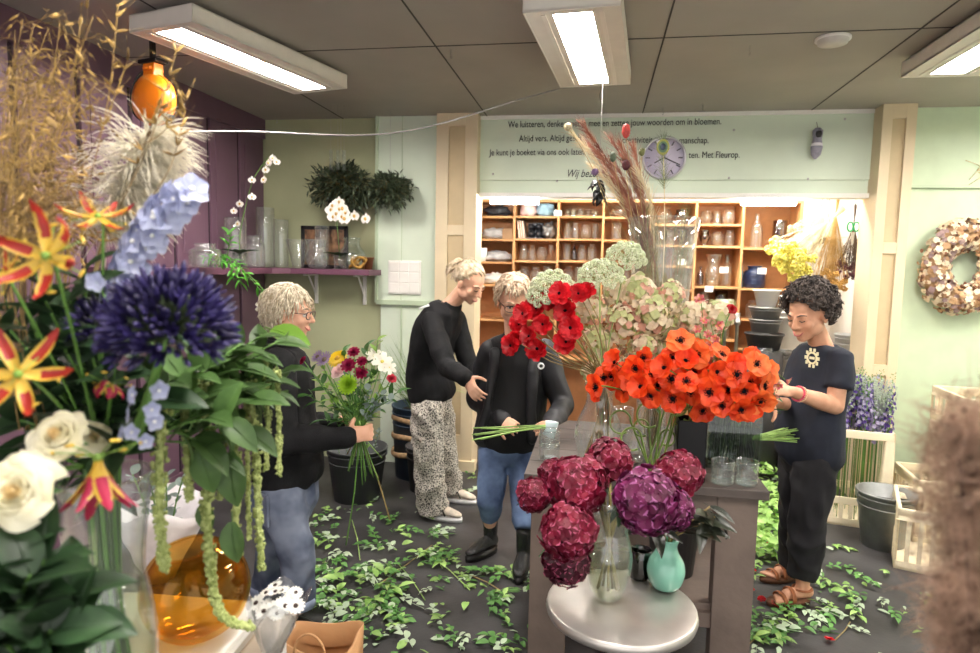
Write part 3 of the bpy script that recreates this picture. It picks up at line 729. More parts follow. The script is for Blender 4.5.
def hand(mb, wr, d, pn, side=1, curl=.6, s=1., spread=.12, kn=None):
    """palm and five jointed fingers. d: hand direction, pn: palm normal (finger tips bend towards it), side: thumb side"""
    d = V(d).normalized(); pn = V(pn); pn = (pn-d*pn.dot(d)).normalized(); x = d.cross(pn)*side
    wr = V(wr); P = lambda a, b, c: wr+(x*a+d*b+pn*c)*s
    M = Matrix((x, d, pn)).transposed()
    mb.cap(wr-d*.02*s, P(0, .025, 0), .024*s, .026*s)
    mb.ell(P(.002, .048, 0), (.038*s, .046*s, .0155*s), M); mb.ell(P(.0, .078, 0), (.037*s, .02*s, .012*s), M)
    for i, (fx, L) in enumerate(((.030, .072), (.0105, .080), (-.0095, .074), (-.0285, .058))):
        b = P(fx, .086, -.001); a0 = curl*.6; q = b; dirx = spread*(fx/.03); rr = .0088 if i < 3 else .0076
        for j, l in enumerate((.45, .31, .24)):
            a = a0+curl*(.0, .95, 1.6)[j]; v = (d*math.cos(a)+pn*math.sin(a)+x*dirx*.6).normalized()
            n_ = q+v*(L*l*s); mb.cap(q, n_, (rr-.0006*j)*s, (rr-.0006*(j+1))*s, n=10); q = n_
    q = P(.026, .02, .006)
    for j, (l, a, b) in enumerate(((.034, .95, .25), (.028, .6, .5), (.024, .3, .75))):
        v = (x*math.sin(a)+d*math.cos(a)*(1-.3*curl)+pn*b*curl*1.1).normalized(); n_ = q+v*(l*s)
        mb.cap(q, n_, (.0125-.0013*j)*s, (.0112-.0013*j)*s, n=10); q = n_
def limb(mb, P, R):
    for i in range(len(P)-1): mb.cap(P[i], P[i+1], R[i], R[i+1], n=16)
def torso(mb, pel, wst, chs, nb, rt, R, infl=0., belly=0., fw=None):
    """stack of ellipses from hips to neck base. R = (hip, waist, chest, shoulder) half widths; rt = body's right->left axis"""
    rt = V(rt).normalized(); rings = []
    pts = spline([pel-(wst-pel)*.35, pel, wst, chs, nb], 5); n = len(pts)
    prof = [(0, R[0]*.86, .10), (.22, R[0], .115), (.5, R[1], .10), (.78, R[2], .112), (.93, R[3], .08), (1, .07, .06)]
    for i, p in enumerate(pts):
        t = i/(n-1); k = next(j for j in range(len(prof)-1) if prof[j+1][0] >= t-1e-6); a, b = prof[k], prof[k+1]; u = (t-a[0])/(b[0]-a[0]); u = u*u*(3-2*u)
        w = a[1]+(b[1]-a[1])*u+infl; dd = a[2]+(b[2]-a[2])*u+infl
        tg = (pts[min(i+1, n-1)]-pts[max(i-1, 0)]).normalized(); s_ = (rt-tg*rt.dot(tg)).normalized(); f = tg.cross(s_)
        if fw is not None and f.dot(V(fw)) < 0: f = -f
        bl = belly*math.exp(-((t-.38)/.2)**2)
        rings.append((p+f*bl*.5, s_*w, f*(dd+bl*.5)))
    mb.loft(rings, 24)
def strands(mb, H, n, L, r, cen=(0, -.02, .03), rad=(.084, .102, .096), mask=None, curl=0., fall=1., m=0, seg=5, seed=1, lift=.0, back=False):
    rg = random.Random(seed); A = lambda p: H @ V(p)
    g = PI*(3-math.sqrt(5)); k = 0; i = 0
    dn = H.to_3x3().inverted() @ V((0, 0, -1))
    while k < n and i < n*6:
        z = 1-2*((i*.6180339)%1); th = g*i*1.7; i += 1
        q = V((math.sqrt(max(0, 1-z*z))*math.cos(th), math.sqrt(max(0, 1-z*z))*math.sin(th), z))
        if mask and not mask(q): continue
        k += 1; p = V((cen[j]+q[j]*rad[j] for j in range(3))); P = [p]
        tan = (V((q.x*.8, q.y*.9, q.z))-V((0, .12, .9))); tan = (tan-q*tan.dot(q)).normalized()
        if back: tan = V((0, -.115, .015))-V((q.x*.084, q.y*.1, q.z*.09)); tan = (tan-q*tan.dot(q)).normalized()
        jj = .06 if back else .3; v = (tan+q*lift+V((rg.uniform(-jj, jj), rg.uniform(-jj, jj), rg.uniform(-jj, jj)*.7))).normalized(); l = L*rg.uniform(.7, 1.2); ph = rg.uniform(0, 6)
        for j in range(seg):
            t = (j+1)/seg; v = (v+dn*.25*fall+q*(.05-.1*t)).normalized() if not back else (v-q*.22).normalized(); p = p+v*l/seg
            P.append(p+(tan.cross(q)*math.sin(ph+t*9)+q*math.cos(ph+t*9))*curl)
        # keep strands outside the skull
        o = []
        for p_ in P:
            u = V(((p_[j]-cen[j])/rad[j] for j in range(3)))
            if u.length < 1: p_ = V((cen[j]+u.normalized()[j]*rad[j] for j in range(3)))
            o.append(A(p_))
        mb.tube(o, [r, r*1.15, r*1.1, r*.9, r*.6, r*.25][:seg+1], 5, m)
def hairmask(front=.62, side=-.2, nape=-.75):
    def f(q):
        if q.y > front and q.z < .55: return False
        if q.z < side and q.y > -.1: return False
        if q.z < nape: return False
        if q.y > .25 and q.z < .15: return False
        return True
    return f
def scalp(mb, H, cen, rad, lim=.1, amp=.1):
    """thick cap of hair volume hugging the skull, open over the face"""
    v, f = sphere(36, 24); a = []
    for p in v:
        q = V(p)
        front = max(0, q.y-.1)*1.25
        low = q.z < -.35+front*1.5
        k = 1+amp*noise.noise(q*5)+amp*.5*noise.noise(q*11)
        if low: k = .80
        a.append(H @ V((cen[j]+q[j]*rad[j]*k for j in range(3))))
    mb.add([tuple(x) for x in a], f)
def shoe(root, heel, toe, m, msole, name='shoe', h=.09, w=.042, sole=.022, top=.0, label=None, ank=None):
    heel, toe = V(heel), V(toe); d = toe-heel; L = d.length; d.normalize(); s = d.cross(V((0, 0, 1))).normalized(); u = V((0, 0, 1))
    rg = lambda t, hw, hh: (heel+d*(L*t)+u*(sole+hh), s*hw, u*hh)
    mb = MB().loft([rg(0, w*.5, h*.35), rg(.06, w*.85, h*.5), (heel+d*L*.25+u*(sole+h*.5), s*w*.9, u*h*.5), (heel+d*L*.45+u*(sole+h*.42), s*w*.95, u*h*.42), (heel+d*L*.7+u*(sole+h*.27), s*w*1.08, u*h*.27), rg(.9, w*.85, h*.2), rg(1, w*.35, h*.12)], 18)
    if top: mb.tube([heel+d*L*.22+u*(sole+h*.3), heel+d*L*.2+u*(sole+h), V((ank.x, ank.y, top-.03)), V((ank.x, ank.y, top))], [w, w*1.02, w*1.12, w*1.15], 20)
    o = part(name, mb, m, root, world=True, sub=1, label=label)
    n = 20; P = [heel+d*(L*(.5-.52*math.cos(2*PI*i/n)))+s*(w*1.08*math.sin(2*PI*i/n)) for i in range(n)]
    mb = MB(); mb.add([p+u*z for z in (0.001, sole) for p in P], [tuple(range(n)), tuple(range(2*n-1, n-1, -1))]+[(i, i+n, (i+1) % n+n, (i+1) % n) for i in range(n)])
    part('sole', mb, msole, o, world=True); return o
def trouser(root, mats, pel, rt, hips, knees, ankles, Rh, Rk, Ra, hipw=.165, wf=4., name='trousers', amp=.006, label=None, topz=.1, vox=.010, depth=.125):
    mb = MB(); rt = V(rt).normalized(); f = V((0, 0, 1)).cross(rt)
    mb.loft([(pel+V((0, 0, -.13)), rt*hipw*.75, f*depth*.8), (pel+V((0, 0, -.05)), rt*hipw, f*depth), (pel+V((0, 0, topz)), rt*hipw*.93, f*depth*.92)], 24)
    for h, k, a in zip(hips, knees, ankles):
        mb.cap(h, k, Rh, Rk, n=18); mb.tube([k, k.lerp(a, .5), a], [Rk, (Rk+Ra)/2, Ra], 18)
    q = fuse(mb, vox, 4, wrinkle(amp*1.6, 9., (1, 1, .7)))
    return part(name, q, mats, root, world=True, label=label)
def jframe(c, fd, tilt_up=(0, 0, 1), s=1.):
    return TM(c, basis(fd, tilt_up), s)
m_blackc = mat('black jacket cloth', '111113', .85, var=.2, sc=12, bump=.3, bsc=260, hx2='1b1b1d', spec=.3)
m_blackk = mat('black knit', '0e0e10', .9, var=.2, sc=12, bump=.5, bsc=400)
m_jean = mat('blue denim', '4a5f86', .85, var=.35, sc=7, bump=.3, bsc=500, hx2='7288ad')
m_jean2 = mat('grey blue denim', '56627c', .85, var=.35, sc=6, bump=.3, bsc=500, hx2='8790a2')
m_blond = mat('platinum hair', 'cbb894', .5, var=.3, sc=60, hx2='e6dac2')
m_blond2 = mat('ash blonde hair', 'c3ab88', .45, var=.3, sc=40, hx2='dccbb0')
m_blond3 = mat('light brown hair', 'b99c7c', .5, var=.3, sc=40, hx2='d2bca2')
m_dhair = mat('dark grey hair', '2a2422', .75, var=.4, sc=40, hx2='5f554f', spec=.25)
m_wht = mat('white print', 'f2f2ef', .6)
# ---------------------------------------------------------------- woman at the left with platinum hair
def vv(*a): return at(*a)
r = thing('person', 'person with short platinum hair, glasses and black jacket holding a mixed bouquet', 'person', G(290, 622))
rt = V((.25, -1, 0)).normalized()
H = jframe(vv(290, 312, 2.66), (1, .10, -.10))
sR, sL = vv(277, 366, 2.50), vv(292, 362, 2.82); nb = vv(280, 350, 2.67)
eR, wR = vv(281, 441, 2.40), vv(345, 437, 2.50); eL, wL = vv(305, 425, 2.92), vv(345, 425, 2.72)
pel = vv(285, 487, 2.66); wst = vv(284, 440, 2.66); chs = vv(281, 385, 2.66)
hR, hL = vv(282, 498, 2.57), vv(288, 498, 2.76); kR, kL = vv(297, 552, 2.55), vv(274, 548, 2.78)
aR, aL = vv(299, 606, 2.58), vv(266, 592, 2.84)
mb = MB(); head(mb, H); mb.cap(nb-V((0, 0, .04)), H @ V((0, -.02, -.06)), .058, .052)
torso(mb, pel, wst, chs, nb, rt, (.15, .13, .14, .13), belly=.02, fw=(1, 0, 0)); limb(mb, [sR, eR, wR], [.05, .038, .026]); limb(mb, [sL, eL, wL], [.05, .038, .026])
limb(mb, [hR, kR, aR], [.08, .055, .038]); limb(mb, [hL, kL, aL], [.08, .055, .038])
hd = (vv(357, 431, 2.53)-wR); hand(mb, wR+hd*.1, V((1, .45, .12)), V((.2, 1, -.1)), 1, 1.25); hand(mb, wL, V((1, -.7, .0)), V((0, -1, -.3)), -1, 1.2)
part('body', fuse(mb, .0055, 5), m_skin, r, world=True)
headkids(H, r, smile=.012, browm=m_blond3); glasses(H, r, mat('brown glasses frame', '4a3028', .3))
mb = MB(); scalp(mb, H, (0, -.022, .03), (.092, .108, .098), amp=.14); strands(mb, H, 520, .075, .0042, mask=hairmask(.66, -.3, -.85), cen=(0, -.022, .03), rad=(.088, .104, .096), curl=.004, seed=3, lift=.12)
part('hair', mb, m_blond, r, world=True)
mb = MB(); torso(mb, vv(284, 472, 2.66), wst, chs, nb, rt, (.16, .16, .17, .155), .022, .05, (1, 0, 0))
limb(mb, [sR, eR, wR], [.074, .064, .044]); limb(mb, [sL, eL, wL], [.074, .06, .044]); mb.cap(nb+V((0, 0, -.03)), nb+V((.01, 0, .03)), .078, .066)
j = part('jacket', fuse(mb, .009, 4, wrinkle(.010, 8.)), m_blackc, r, world=True)
part('collar', MB().loft([(nb+V((0, 0, -.01)), V((.078, 0, 0)), V((0, .08, 0))), (nb+V((.012, 0, .05)), V((.068, 0, 0)), V((0, .07, 0))), (nb+V((.012, 0, .052)), V((.062, 0, 0)), V((0, .064, 0))), (nb+V((0, 0, .0)), V((.07, 0, 0)), V((0, .07, 0)))], 24, cap=False), m_blackc, j, world=True)
tr = trouser(r, m_jean2, pel, rt, [hR, hL], [kR, kL], [aR+V((0, 0, .01)), aL+V((0, 0, .01))], .100, .075, .068, .165, name='jeans', topz=.12, depth=.145)
for a in (aR, aL): part('rolled_cuff', MB().tube([a+V((0, 0, .005)), a+V((0, 0, .045))], [.076, .074], 20), mat('light denim', '8e9bb3', .85, var=.2, sc=20), tr, world=True)
# back pocket
pk = hR+V((-.06, -.085, -.02)); part('back_pocket', MB().box(pk, (.13, .012, .14), R=E_(z=R_(-28))), m_jean2, tr, world=True, bev=.004)
for a, dx in ((aR, .0), (aL, 0)): shoe(r, V((a.x-.06, a.y-.0, 0)), V((a.x+.19, a.y-.03, 0)), m_dkmetal, mat('rubber sole', '1f1f1f', .7))
handA = wR.lerp(vv(357, 431, 2.53), .85)
# ---------------------------------------------------------------- bending woman with ponytail
r = thing('person', 'person bending forward in black sweater and leopard print trousers with blonde ponytail', 'person', G(440, 510))
rt = V((-.35, -1, 0)).normalized()
H = jframe(vv(470, 283, 3.98), (.80, -.45, -.55), s=1.06)
nb = vv(449, 306, 4.03); sR, sL = vv(432, 322, 3.88), vv(455, 318, 4.2); eR, wR = vv(446, 366, 3.70), vv(466, 378, 3.50); eL, wL = vv(470, 370, 4.1), vv(486, 392, 3.92)
pel = vv(431, 400, 4.1); wst = vv(428, 368, 4.1); chs = vv(436, 332, 4.05)
hR, hL = vv(427, 410, 4.0), vv(438, 410, 4.2); kR, kL = vv(428, 460, 4.02), vv(442, 452, 4.28); aR, aL = vv(433, 505, 4.08), vv(449, 484, 4.42)
mb = MB(); head(mb, H); mb.cap(nb-V((.03, 0, .04)), H @ V((0, -.02, -.06)), .055, .050)
torso(mb, pel, wst, chs, nb, rt, (.14, .12, .13, .12), fw=(1, -.3, 0)); limb(mb, [sR, eR, wR], [.048, .036, .025]); limb(mb, [sL, eL, wL], [.048, .036, .025])
limb(mb, [hR, kR, aR], [.08, .055, .036]); limb(mb, [hL, kL, aL], [.08, .055, .036])
hand(mb, wR, V((.45, -.35, -.55)), V((.5, .3, -.4)), 1, .55, 1.05); hand(mb, wL, V((.5, -.4, -.6)), V((-.2, .5, -.5)), -1, .6)
part('body', fuse(mb, .0055, 5), m_skin, r, world=True); headkids(H, r, True, .003)
mb = MB(); scalp(mb, H, (0, -.022, .03), (.086, .104, .096), amp=.05); strands(mb, H, 380, .13, .0036, mask=hairmask(.60, -.25, -.6), cen=(0, -.022, .03), rad=(.085, .103, .095), fall=0, seed=5, back=True)
bun = H @ V((0, -.135, .045)); mb.ell(bun, (.04, .04, .045)); mb.cap(H @ V((0, -.10, .04)), bun, .02, .02)
for k in range(70):
    a = U(0, 6.28); b = U(-1.2, 1.2); d = H.to_3x3() @ V((math.cos(a)*math.cos(b), -abs(math.sin(b))-.2, math.sin(a)*math.cos(b)-.4)); mb.tube([bun, bun+d*.03, bun+d*.055+V((0, 0, -.012)), bun+d*.065+V((0, 0, -.03))], [.004, .004, .003, .001], 5)
part('hair', mb, m_blond2, r, world=True)
mb = MB(); torso(mb, vv(431, 392, 4.1), wst, chs, nb, rt, (.165, .16, .16, .145), .022, .02, (1, -.3, 0)); limb(mb, [sR, eR, wR], [.068, .058, .044]); limb(mb, [sL, eL, wL], [.068, .056, .042]); mb.cap(nb-V((0, 0, .04)), nb+V((.015, 0, .0)), .075, .064)
j = part('sweater', fuse(mb, .009, 4, wrinkle(.009, 8.)), m_blackc, r, world=True)
d = (wR-eR).normalized(); part('cuff', MB().tube([wR-d*.04, wR+d*.012], [.046, .036], 20), m_blackk, j, world=True)
q = vv(424, 309, 3.9); part('sleeve_print', MB().box(vv(424, 307, 3.86), (.07, .01, .012), R=E_(y=-.35, z=.5)), m_wht, j, world=True, label='small white print')
# leopard print
m_leo = bpy.data.materials.new('leopard print cloth'); m_leo.use_nodes = True; nt = m_leo.node_tree; b = nt.nodes['Principled BSDF']; b.inputs['Roughness'].default_value = .85
tc = nt.nodes.new('ShaderNodeTexCoord'); vo = nt.nodes.new('ShaderNodeTexVoronoi'); vo.inputs['Scale'].default_value = 70; vo.feature = 'DISTANCE_TO_EDGE'
nz = nt.nodes.new('ShaderNodeTexNoise'); nz.inputs['Scale'].default_value = 60; nt.links.new(tc.outputs['Object'], nz.inputs['Vector'])
mx = nt.nodes.new('ShaderNodeMix'); mx.data_type = 'VECTOR'; mx.inputs[0].default_value = .03
nt.links.new(tc.outputs['Object'], mx.inputs[4]); nt.links.new(nz.outputs['Color'], mx.inputs[5]); nt.links.new(mx.outputs[1], vo.inputs['Vector'])
cr = nt.nodes.new('ShaderNodeValToRGB'); cr.color_ramp.interpolation = 'CONSTANT'; cr.color_ramp.elements[0].color = (*lin('d8d1c4'), 1); cr.color_ramp.elements[1].position = .13; cr.color_ramp.elements[1].color = (*lin('2b2826'), 1)
nt.links.new(vo.outputs['Distance'], cr.inputs[0]); nt.links.new(cr.outputs[0], b.inputs['Base Color'])
trouser(r, m_leo, pel, rt, [hR, hL], [kR, kL], [aR+V((0, 0, -.03)), aL+V((0, 0, -.02))], .105, .092, .098, .155, amp=.010, label='white and black leopard print trousers', topz=.04)
m_snk = mat('beige sneaker', 'cfc3b2', .6, var=.2, sc=20)
for a in (aR, aL):
    s_ = shoe(r, V((a.x-.05, a.y, 0)), V((a.x+.21, a.y-.05, 0)), m_snk, m_wht, 'sneaker', sole=.03)
    part('side_stripe', MB().tube([V((a.x+.03, a.y-.062, .05)), V((a.x+.08, a.y-.07, .085)), V((a.x+.10, a.y-.07, .04))], .006, 6), m_dkmetal, s_, world=True)
# ---------------------------------------------------------------- woman in the middle facing the camera
r = thing('person', 'person in black bomber jacket and blue jeans facing the table behind the red anemones', 'person', G(505, 556))
rt = V((-1, -.12, 0)).normalized()
H = jframe(vv(514, 300, 3.50), (.30, -1, -.42), s=1.13)
nb = vv(515, 335, 3.62); sR, sL = vv(490, 348, 3.62), vv(545, 347, 3.66); eR, wR = vv(478, 398, 3.74), vv(503, 420, 3.50); eL, wL = vv(562, 405, 3.62), vv(552, 425, 3.33)
pel = vv(508, 440, 3.64); wst = vv(512, 405, 3.64); chs = vv(515, 368, 3.64)
hR, hL = vv(494, 452, 3.62), vv(523, 452, 3.66); kR, kL = vv(490, 500, 3.55), vv(524, 502, 3.55); aR, aL = vv(490, 533, 3.62), vv(524, 544, 3.46); aR.z = aL.z = .17
mb = MB(); head(mb, H); mb.cap(nb-V((0, 0, .04)), H @ V((0, -.02, -.06)), .058, .052)
torso(mb, pel, wst, chs, nb, rt, (.15, .13, .14, .135), fw=(0, -1, 0)); limb(mb, [sR, eR, wR], [.05, .038, .026]); limb(mb, [sL, eL, wL], [.05, .038, .026])
limb(mb, [hR, kR, aR], [.08, .055, .038]); limb(mb, [hL, kL, aL], [.08, .055, .038])
hand(mb, wR, V((.5, -.8, .0)), V((.5, .3, -.5)), -1, .9); hand(mb, wL, V((-.3, -.9, .1)), V((-.6, .2, -.5)), 1, .9)
part('body', fuse(mb, .0055, 5), m_skin, r, world=True); headkids(H, r, False, .004, m_blond3); glasses(H, r, mat('black glasses frame', '141414', .3))
mb = MB(); scalp(mb, H, (0, -.02, .032), (.088, .104, .098), amp=.12); strands(mb, H, 520, .055, .0038, mask=hairmask(.52, -.25, -.75), cen=(0, -.02, .032), rad=(.085, .101, .095), curl=.003, seed=8, lift=.2)
part('hair', mb, m_blond3, r, world=True)
mb = MB(); torso(mb, vv(509, 438, 3.64), wst, chs, nb, rt, (.155, .15, .15, .14), .012, .05, (0, -1, 0)); mb.cap(nb-V((0, 0, .03)), nb+V((0, -.01, .035)), .070, .064)
part('sweater', fuse(mb, .010, 4, wrinkle(.004, 9.)), m_blackk, r, world=True, label='black knitted sweater')
# open jacket: two front halves, back and sleeves
mb = MB(); torso(mb, vv(509, 436, 3.66), wst+V((0, .03, 0)), chs+V((0, .025, 0)), nb+V((0, .02, -.01)), rt, (.185, .18, .17, .14), .018, 0, (0, -1, 0))
for s_, sh in ((-1, sR), (1, sL)):
    P = [sh+V((-s_*.045, -.08, -.01)), chs+V((s_*.115, -.11, 0)), wst+V((s_*.125, -.12, 0)), vv(509, 433, 3.64)+V((s_*.15, -.115, 0))]
    for i in range(3): mb.cap(P[i], P[i+1], .024, .024)
limb(mb, [sR-V((0, 0, .02)), eR, wR], [.064, .066, .048]); limb(mb, [sL-V((0, 0, .02)), eL, wL], [.064, .066, .048])
part('bomber_jacket', fuse(mb, .009, 4, wrinkle(.011, 7.)), mat('black satin', '141416', .58, var=.1, hx2='26262a'), r, world=True)
part('jacket_badge', MB().lathe([(.010, 0), (.019, 0), (.019, .003), (.010, .003), (.010, 0)], 24, c=vv(541, 366, 3.47), R=basis((0, 0, 1), (0.15, -1, .2)) ), m_wht, r, world=True, label='small round white badge')
trouser(r, m_jean, pel, rt, [hR, hL], [kR, kL], [aR+V((0, 0, .06)), aL+V((0, 0, .06))], .094, .070, .060, .160, name='jeans', topz=.05)
m_seq = mat('glittery black leather', '101012', .25, var=.3, sc=200, bump=.9, bsc=180, coat=.5)
shoe(r, V((aR.x+.03, aR.y+.05, 0)), V((aR.x-.11, aR.y-.15, 0)), m_seq, m_dkmetal, 'ankle_boot', top=.25, ank=V((aR.x, aR.y, .2)), sole=.035, label='glittery black ankle boot')
shoe(r, V((aL.x+.0, aL.y+.06, 0)), V((aL.x-.01, aL.y-.19, 0)), m_seq, m_dkmetal, 'ankle_boot', top=.25, ank=V((aL.x, aL.y, .2)), sole=.035, label='glittery black ankle boot')
# ---------------------------------------------------------------- dark-haired woman at the right
r = thing('person', 'person with curly dark grey hair in navy T-shirt, black trousers and brown sandals', 'person', G(795, 590))
rt = V((-.55, .85, 0)).normalized()
H = jframe(vv(808, 314, 3.38), (-.80, -.62, -.36), s=1.10)
nb = vv(825, 346, 3.46); sL, sR = vv(840, 359, 3.34), vv(803, 357, 3.58); eL, wL = vv(835, 406, 3.28), vv(793, 392, 3.12); eR, wR = vv(792, 405, 3.5), vv(772, 402, 3.22)
pel = vv(811, 446, 3.44); wst = vv(813, 412, 3.44); chs = vv(819, 376, 3.46)
hL, hR = vv(817, 456, 3.37), vv(801, 456, 3.53); kL, kR = vv(808, 518, 3.36), vv(798, 512, 3.55); aL, aR = vv(803, 578, 3.40), vv(793, 566, 3.66)
mb = MB(); head(mb, H); mb.cap(nb-V((0, 0, .04)), H @ V((0, -.02, -.06)), .056, .050)
torso(mb, pel, wst, chs, nb, rt, (.15, .13, .14, .13), fw=(-.8, -.6, 0)); limb(mb, [sR, eR, wR], [.048, .038, .026]); limb(mb, [sL, eL, eL.lerp(wL, .4), wL], [.048, .042, .042, .027])
limb(mb, [hR, kR, aR], [.08, .055, .036]); limb(mb, [hL, kL, aL], [.08, .055, .036])
hand(mb, wL, (wL-eL)+V((-.06, 0, -.02)), V((.1, .7, -.6)), -1, .7); hand(mb, wR, V((-.6, -.6, 0)), V((-.3, .3, -.8)), 1, .8)
fd = V((-.93, -.36, 0)).normalized()
for a in (aL, aR):   # bare feet with toes
    an = V((a.x, a.y, .08)); mb.cap(a, an, .036, .034); b0 = an-V((0, 0, .035))-fd*.03; mb.cap(b0+V((0, 0, .01)), an+fd*.09-V((0, 0, .028)), .032, .026); s_ = fd.cross(V((0, 0, 1)))
    mb.ell(an+fd*.12-V((0, 0, .046)), (.045, .035, .014), basis(fd, (0, 0, 1)))
    for k in range(5): t0 = an+fd*(.135-.006*k)+s_*(-.034+.017*k)*(1 if a is aL else -1)-V((0, 0, .048)); mb.cap(t0, t0+fd*(.036-.003*k), .0115-.001*k, .0095-.001*k, n=10)
part('body', fuse(mb, .0055, 5), m_skin2, r, world=True); headkids(H, r, True, .012, m_dhair)
mb = MB(); scalp(mb, H, (0, -.025, .035), (.094, .112, .104), amp=.2)
rg = random.Random(4); hm = hairmask(.70, -.35, -.75); n = 0
for i in range(1100):
    z = 1-2*((i*.6180339) % 1); th = 2.4*1.7*i; q = V((math.sqrt(1-z*z)*math.cos(th), math.sqrt(1-z*z)*math.sin(th), z))
    if not hm(q): continue
    p0 = V((q.x*.094, -.025+q.y*.112, .035+q.z*.104)); ax = q.orthogonal().normalized(); bx2 = q.cross(ax); ph = rg.uniform(0, 6); rr = rg.uniform(.008, .018); L = rg.uniform(.010, .034)
    P = [H @ (p0+ax*rr*math.cos(ph+t*1.3)+bx2*rr*math.sin(ph+t*1.3)+q*(L*t/5)) for t in range(6)]
    mb.tube(P, [.0045, .0055, .0055, .005, .004, .0015], 5); n += 1
part('hair', mb, m_dhair, r, world=True, label='curly dark grey hair')
m_navy = mat('navy cotton', '141824', .85, var=.15, sc=10, hx2='1c2130')
mb = MB(); torso(mb, vv(811, 450, 3.44), wst, chs, nb+V((0, 0, .005)), rt, (.16, .15, .15, .125), .018, .04, (-.8, -.6, 0))
for s_, e in ((sL, eL), (sR, eR)): mb.tube([s_.lerp(e, -.12), s_.lerp(e, .2), s_.lerp(e, .62)], [.050, .064, .068], 18); mb.ell(s_-V((0, 0, .012)), .058)
ts = part('t_shirt', fuse(mb, .009, 4, wrinkle(.008, 8.)), m_navy, r, world=True)
f3 = V((-.85, -.53, 0)).normalized(); up = V((0, 0, 1))
bc = vv(812, 358, 3.26); 
mb = MB().lathe([(.022, -.002), (.030, -.002), (.030, .003), (.022, .003), (.022, -.002)], 24, c=bc, R=basis(up, f3)).box(bc, (.026, .006, .012), R=basis(f3, up))
for k in range(10):
    a = k*PI/5; mb.box(bc+basis(f3, up) @ V((.036*math.cos(a), 0, .040*math.sin(a))), (.010, .005, .016), R=basis(f3, up))
part('chest_emblem', mb, mat('cream print', 'cfc7a2', .6), ts, world=True, smooth=False, label='round cream wreath emblem')
part('neckline', MB().tube([nb+V((0, 0, .0))+rt*(.062*math.cos(a))+f3*(.068*math.sin(a)+.01)+up*(-.055*max(0, math.sin(a))) for a in [2*PI*i/24 for i in range(25)]], .006, 8, cap=False), m_navy, ts, world=True)
trouser(r, mat('black cotton trousers', '151418', .85, var=.15, sc=10, hx2='1f1d21'), pel, rt, [hL, hR], [kL, kR], [aL+V((0, 0, .02)), aR+V((0, 0, .02))], .102, .085, .070, .16, topz=.03, amp=.009)
m_sand = mat('brown leather', '9a5b36', .55, var=.15, sc=20); m_cork = mat('cork sole', '6d4630', .8, var=.2, sc=40)
for a in (aL, aR):
    c0 = V((a.x, a.y, 0)); s_ = fd.cross(up); n = 24
    P = [c0+fd*(.055-.125*math.cos(2*PI*i/n)+.02)+s_*((.045+.008*-math.cos(2*PI*i/n))*math.sin(2*PI*i/n)) for i in range(n)]
    mb = MB(); mb.add([p+up*z for z in (.001, .026) for p in P], [tuple(range(n)), tuple(range(2*n-1, n-1, -1))]+[(i, i+n, (i+1) % n+n, (i+1) % n) for i in range(n)])
    sd = part('sandal', mb, m_cork, r, world=True, label='brown leather sandal')
    for t, hh in ((.125, .062), (.075, .085)):
        Q = [c0+fd*t+s_*(.048*math.cos(b))+up*(.026+(hh-.026)*math.sin(b)) for b in [PI*i/12 for i in range(13)]]
        part('strap', MB().tube(Q, .012, 8, side=fd, flat=.3), m_sand, sd, world=True)
    part('strap', MB().tube([c0+fd*(-.045*math.cos(b)+.0)+s_*(.04*math.sin(b))+up*(.075) for b in [PI*2*i/20 for i in range(21)]], .009, 8, flat=.5, cap=False), m_sand, sd, world=True)
# bracelets on her near wrist
d = (wL-eL).normalized(); p = wL-d*.035
for k, (cc, nm) in enumerate((('d8506a', 'pink bead bracelet'), ('e9c9a0', 'cream bead bracelet'))):
    a_ = d.orthogonal().normalized(); b_ = d.cross(a_); mb = MB()
    for i in range(22): t = 2*PI*i/22; mb.ell(p-d*(k*.016)+a_*.034*math.cos(t)+b_*.034*math.sin(t), .005, ns=8, nr=6)
    o = part('bead', mb, mat(nm, cc, .4), r, world=True); o.name = 'bracelet'
# ================================================================ FLOWER BUILDERS
def rmat(d, up=None): # local +Z along d
    return V(d).to_track_quat('Z', 'Y').to_matrix()
def froot(name, label, cat, pos, d, group=None, spin=None, sc=1.):
    R = rmat(d) @ Matrix.Rotation(U(0, 6.28) if spin is None else spin, 3, 'Z')
    o = thing(name, label, cat, pos, 0, group); o.rotation_euler = R.to_euler(); o.scale = (sc,)*3
    o['_'] = 0; del o['_']
    return o, TM(pos, R, sc).inverted()
def stem(root, inv, pts, r, m, name='stem', n=6, label=None):
    return part(name, MB().tube([inv @ V(p) for p in pts], r, n), m, root, label=label)
m_orange = mat('orange red petal', 'ef3d14', .5, var=.12, sc=25, tl=.35, rv=.12, hx2='fb6326')
m_orange2 = mat('orange petal', 'f4672a', .5, var=.1, sc=25, tl=.35, rv=.1, hx2='f98a45')
m_red = mat('crimson petal', 'c20d1a', .45, var=.2, sc=25, tl=.3, rv=.15, hx2='e0202c')
m_blk = mat('near black flower centre', '0d0a10', .85, var=.3, sc=90, spec=.1)
m_cream = mat('cream petal', 'f4edc6', .5, var=.05, sc=20, tl=.35, hx2='f8f3dc')
m_brst = mat('brown stem', '8d7a4c', .6, var=.25, sc=30)
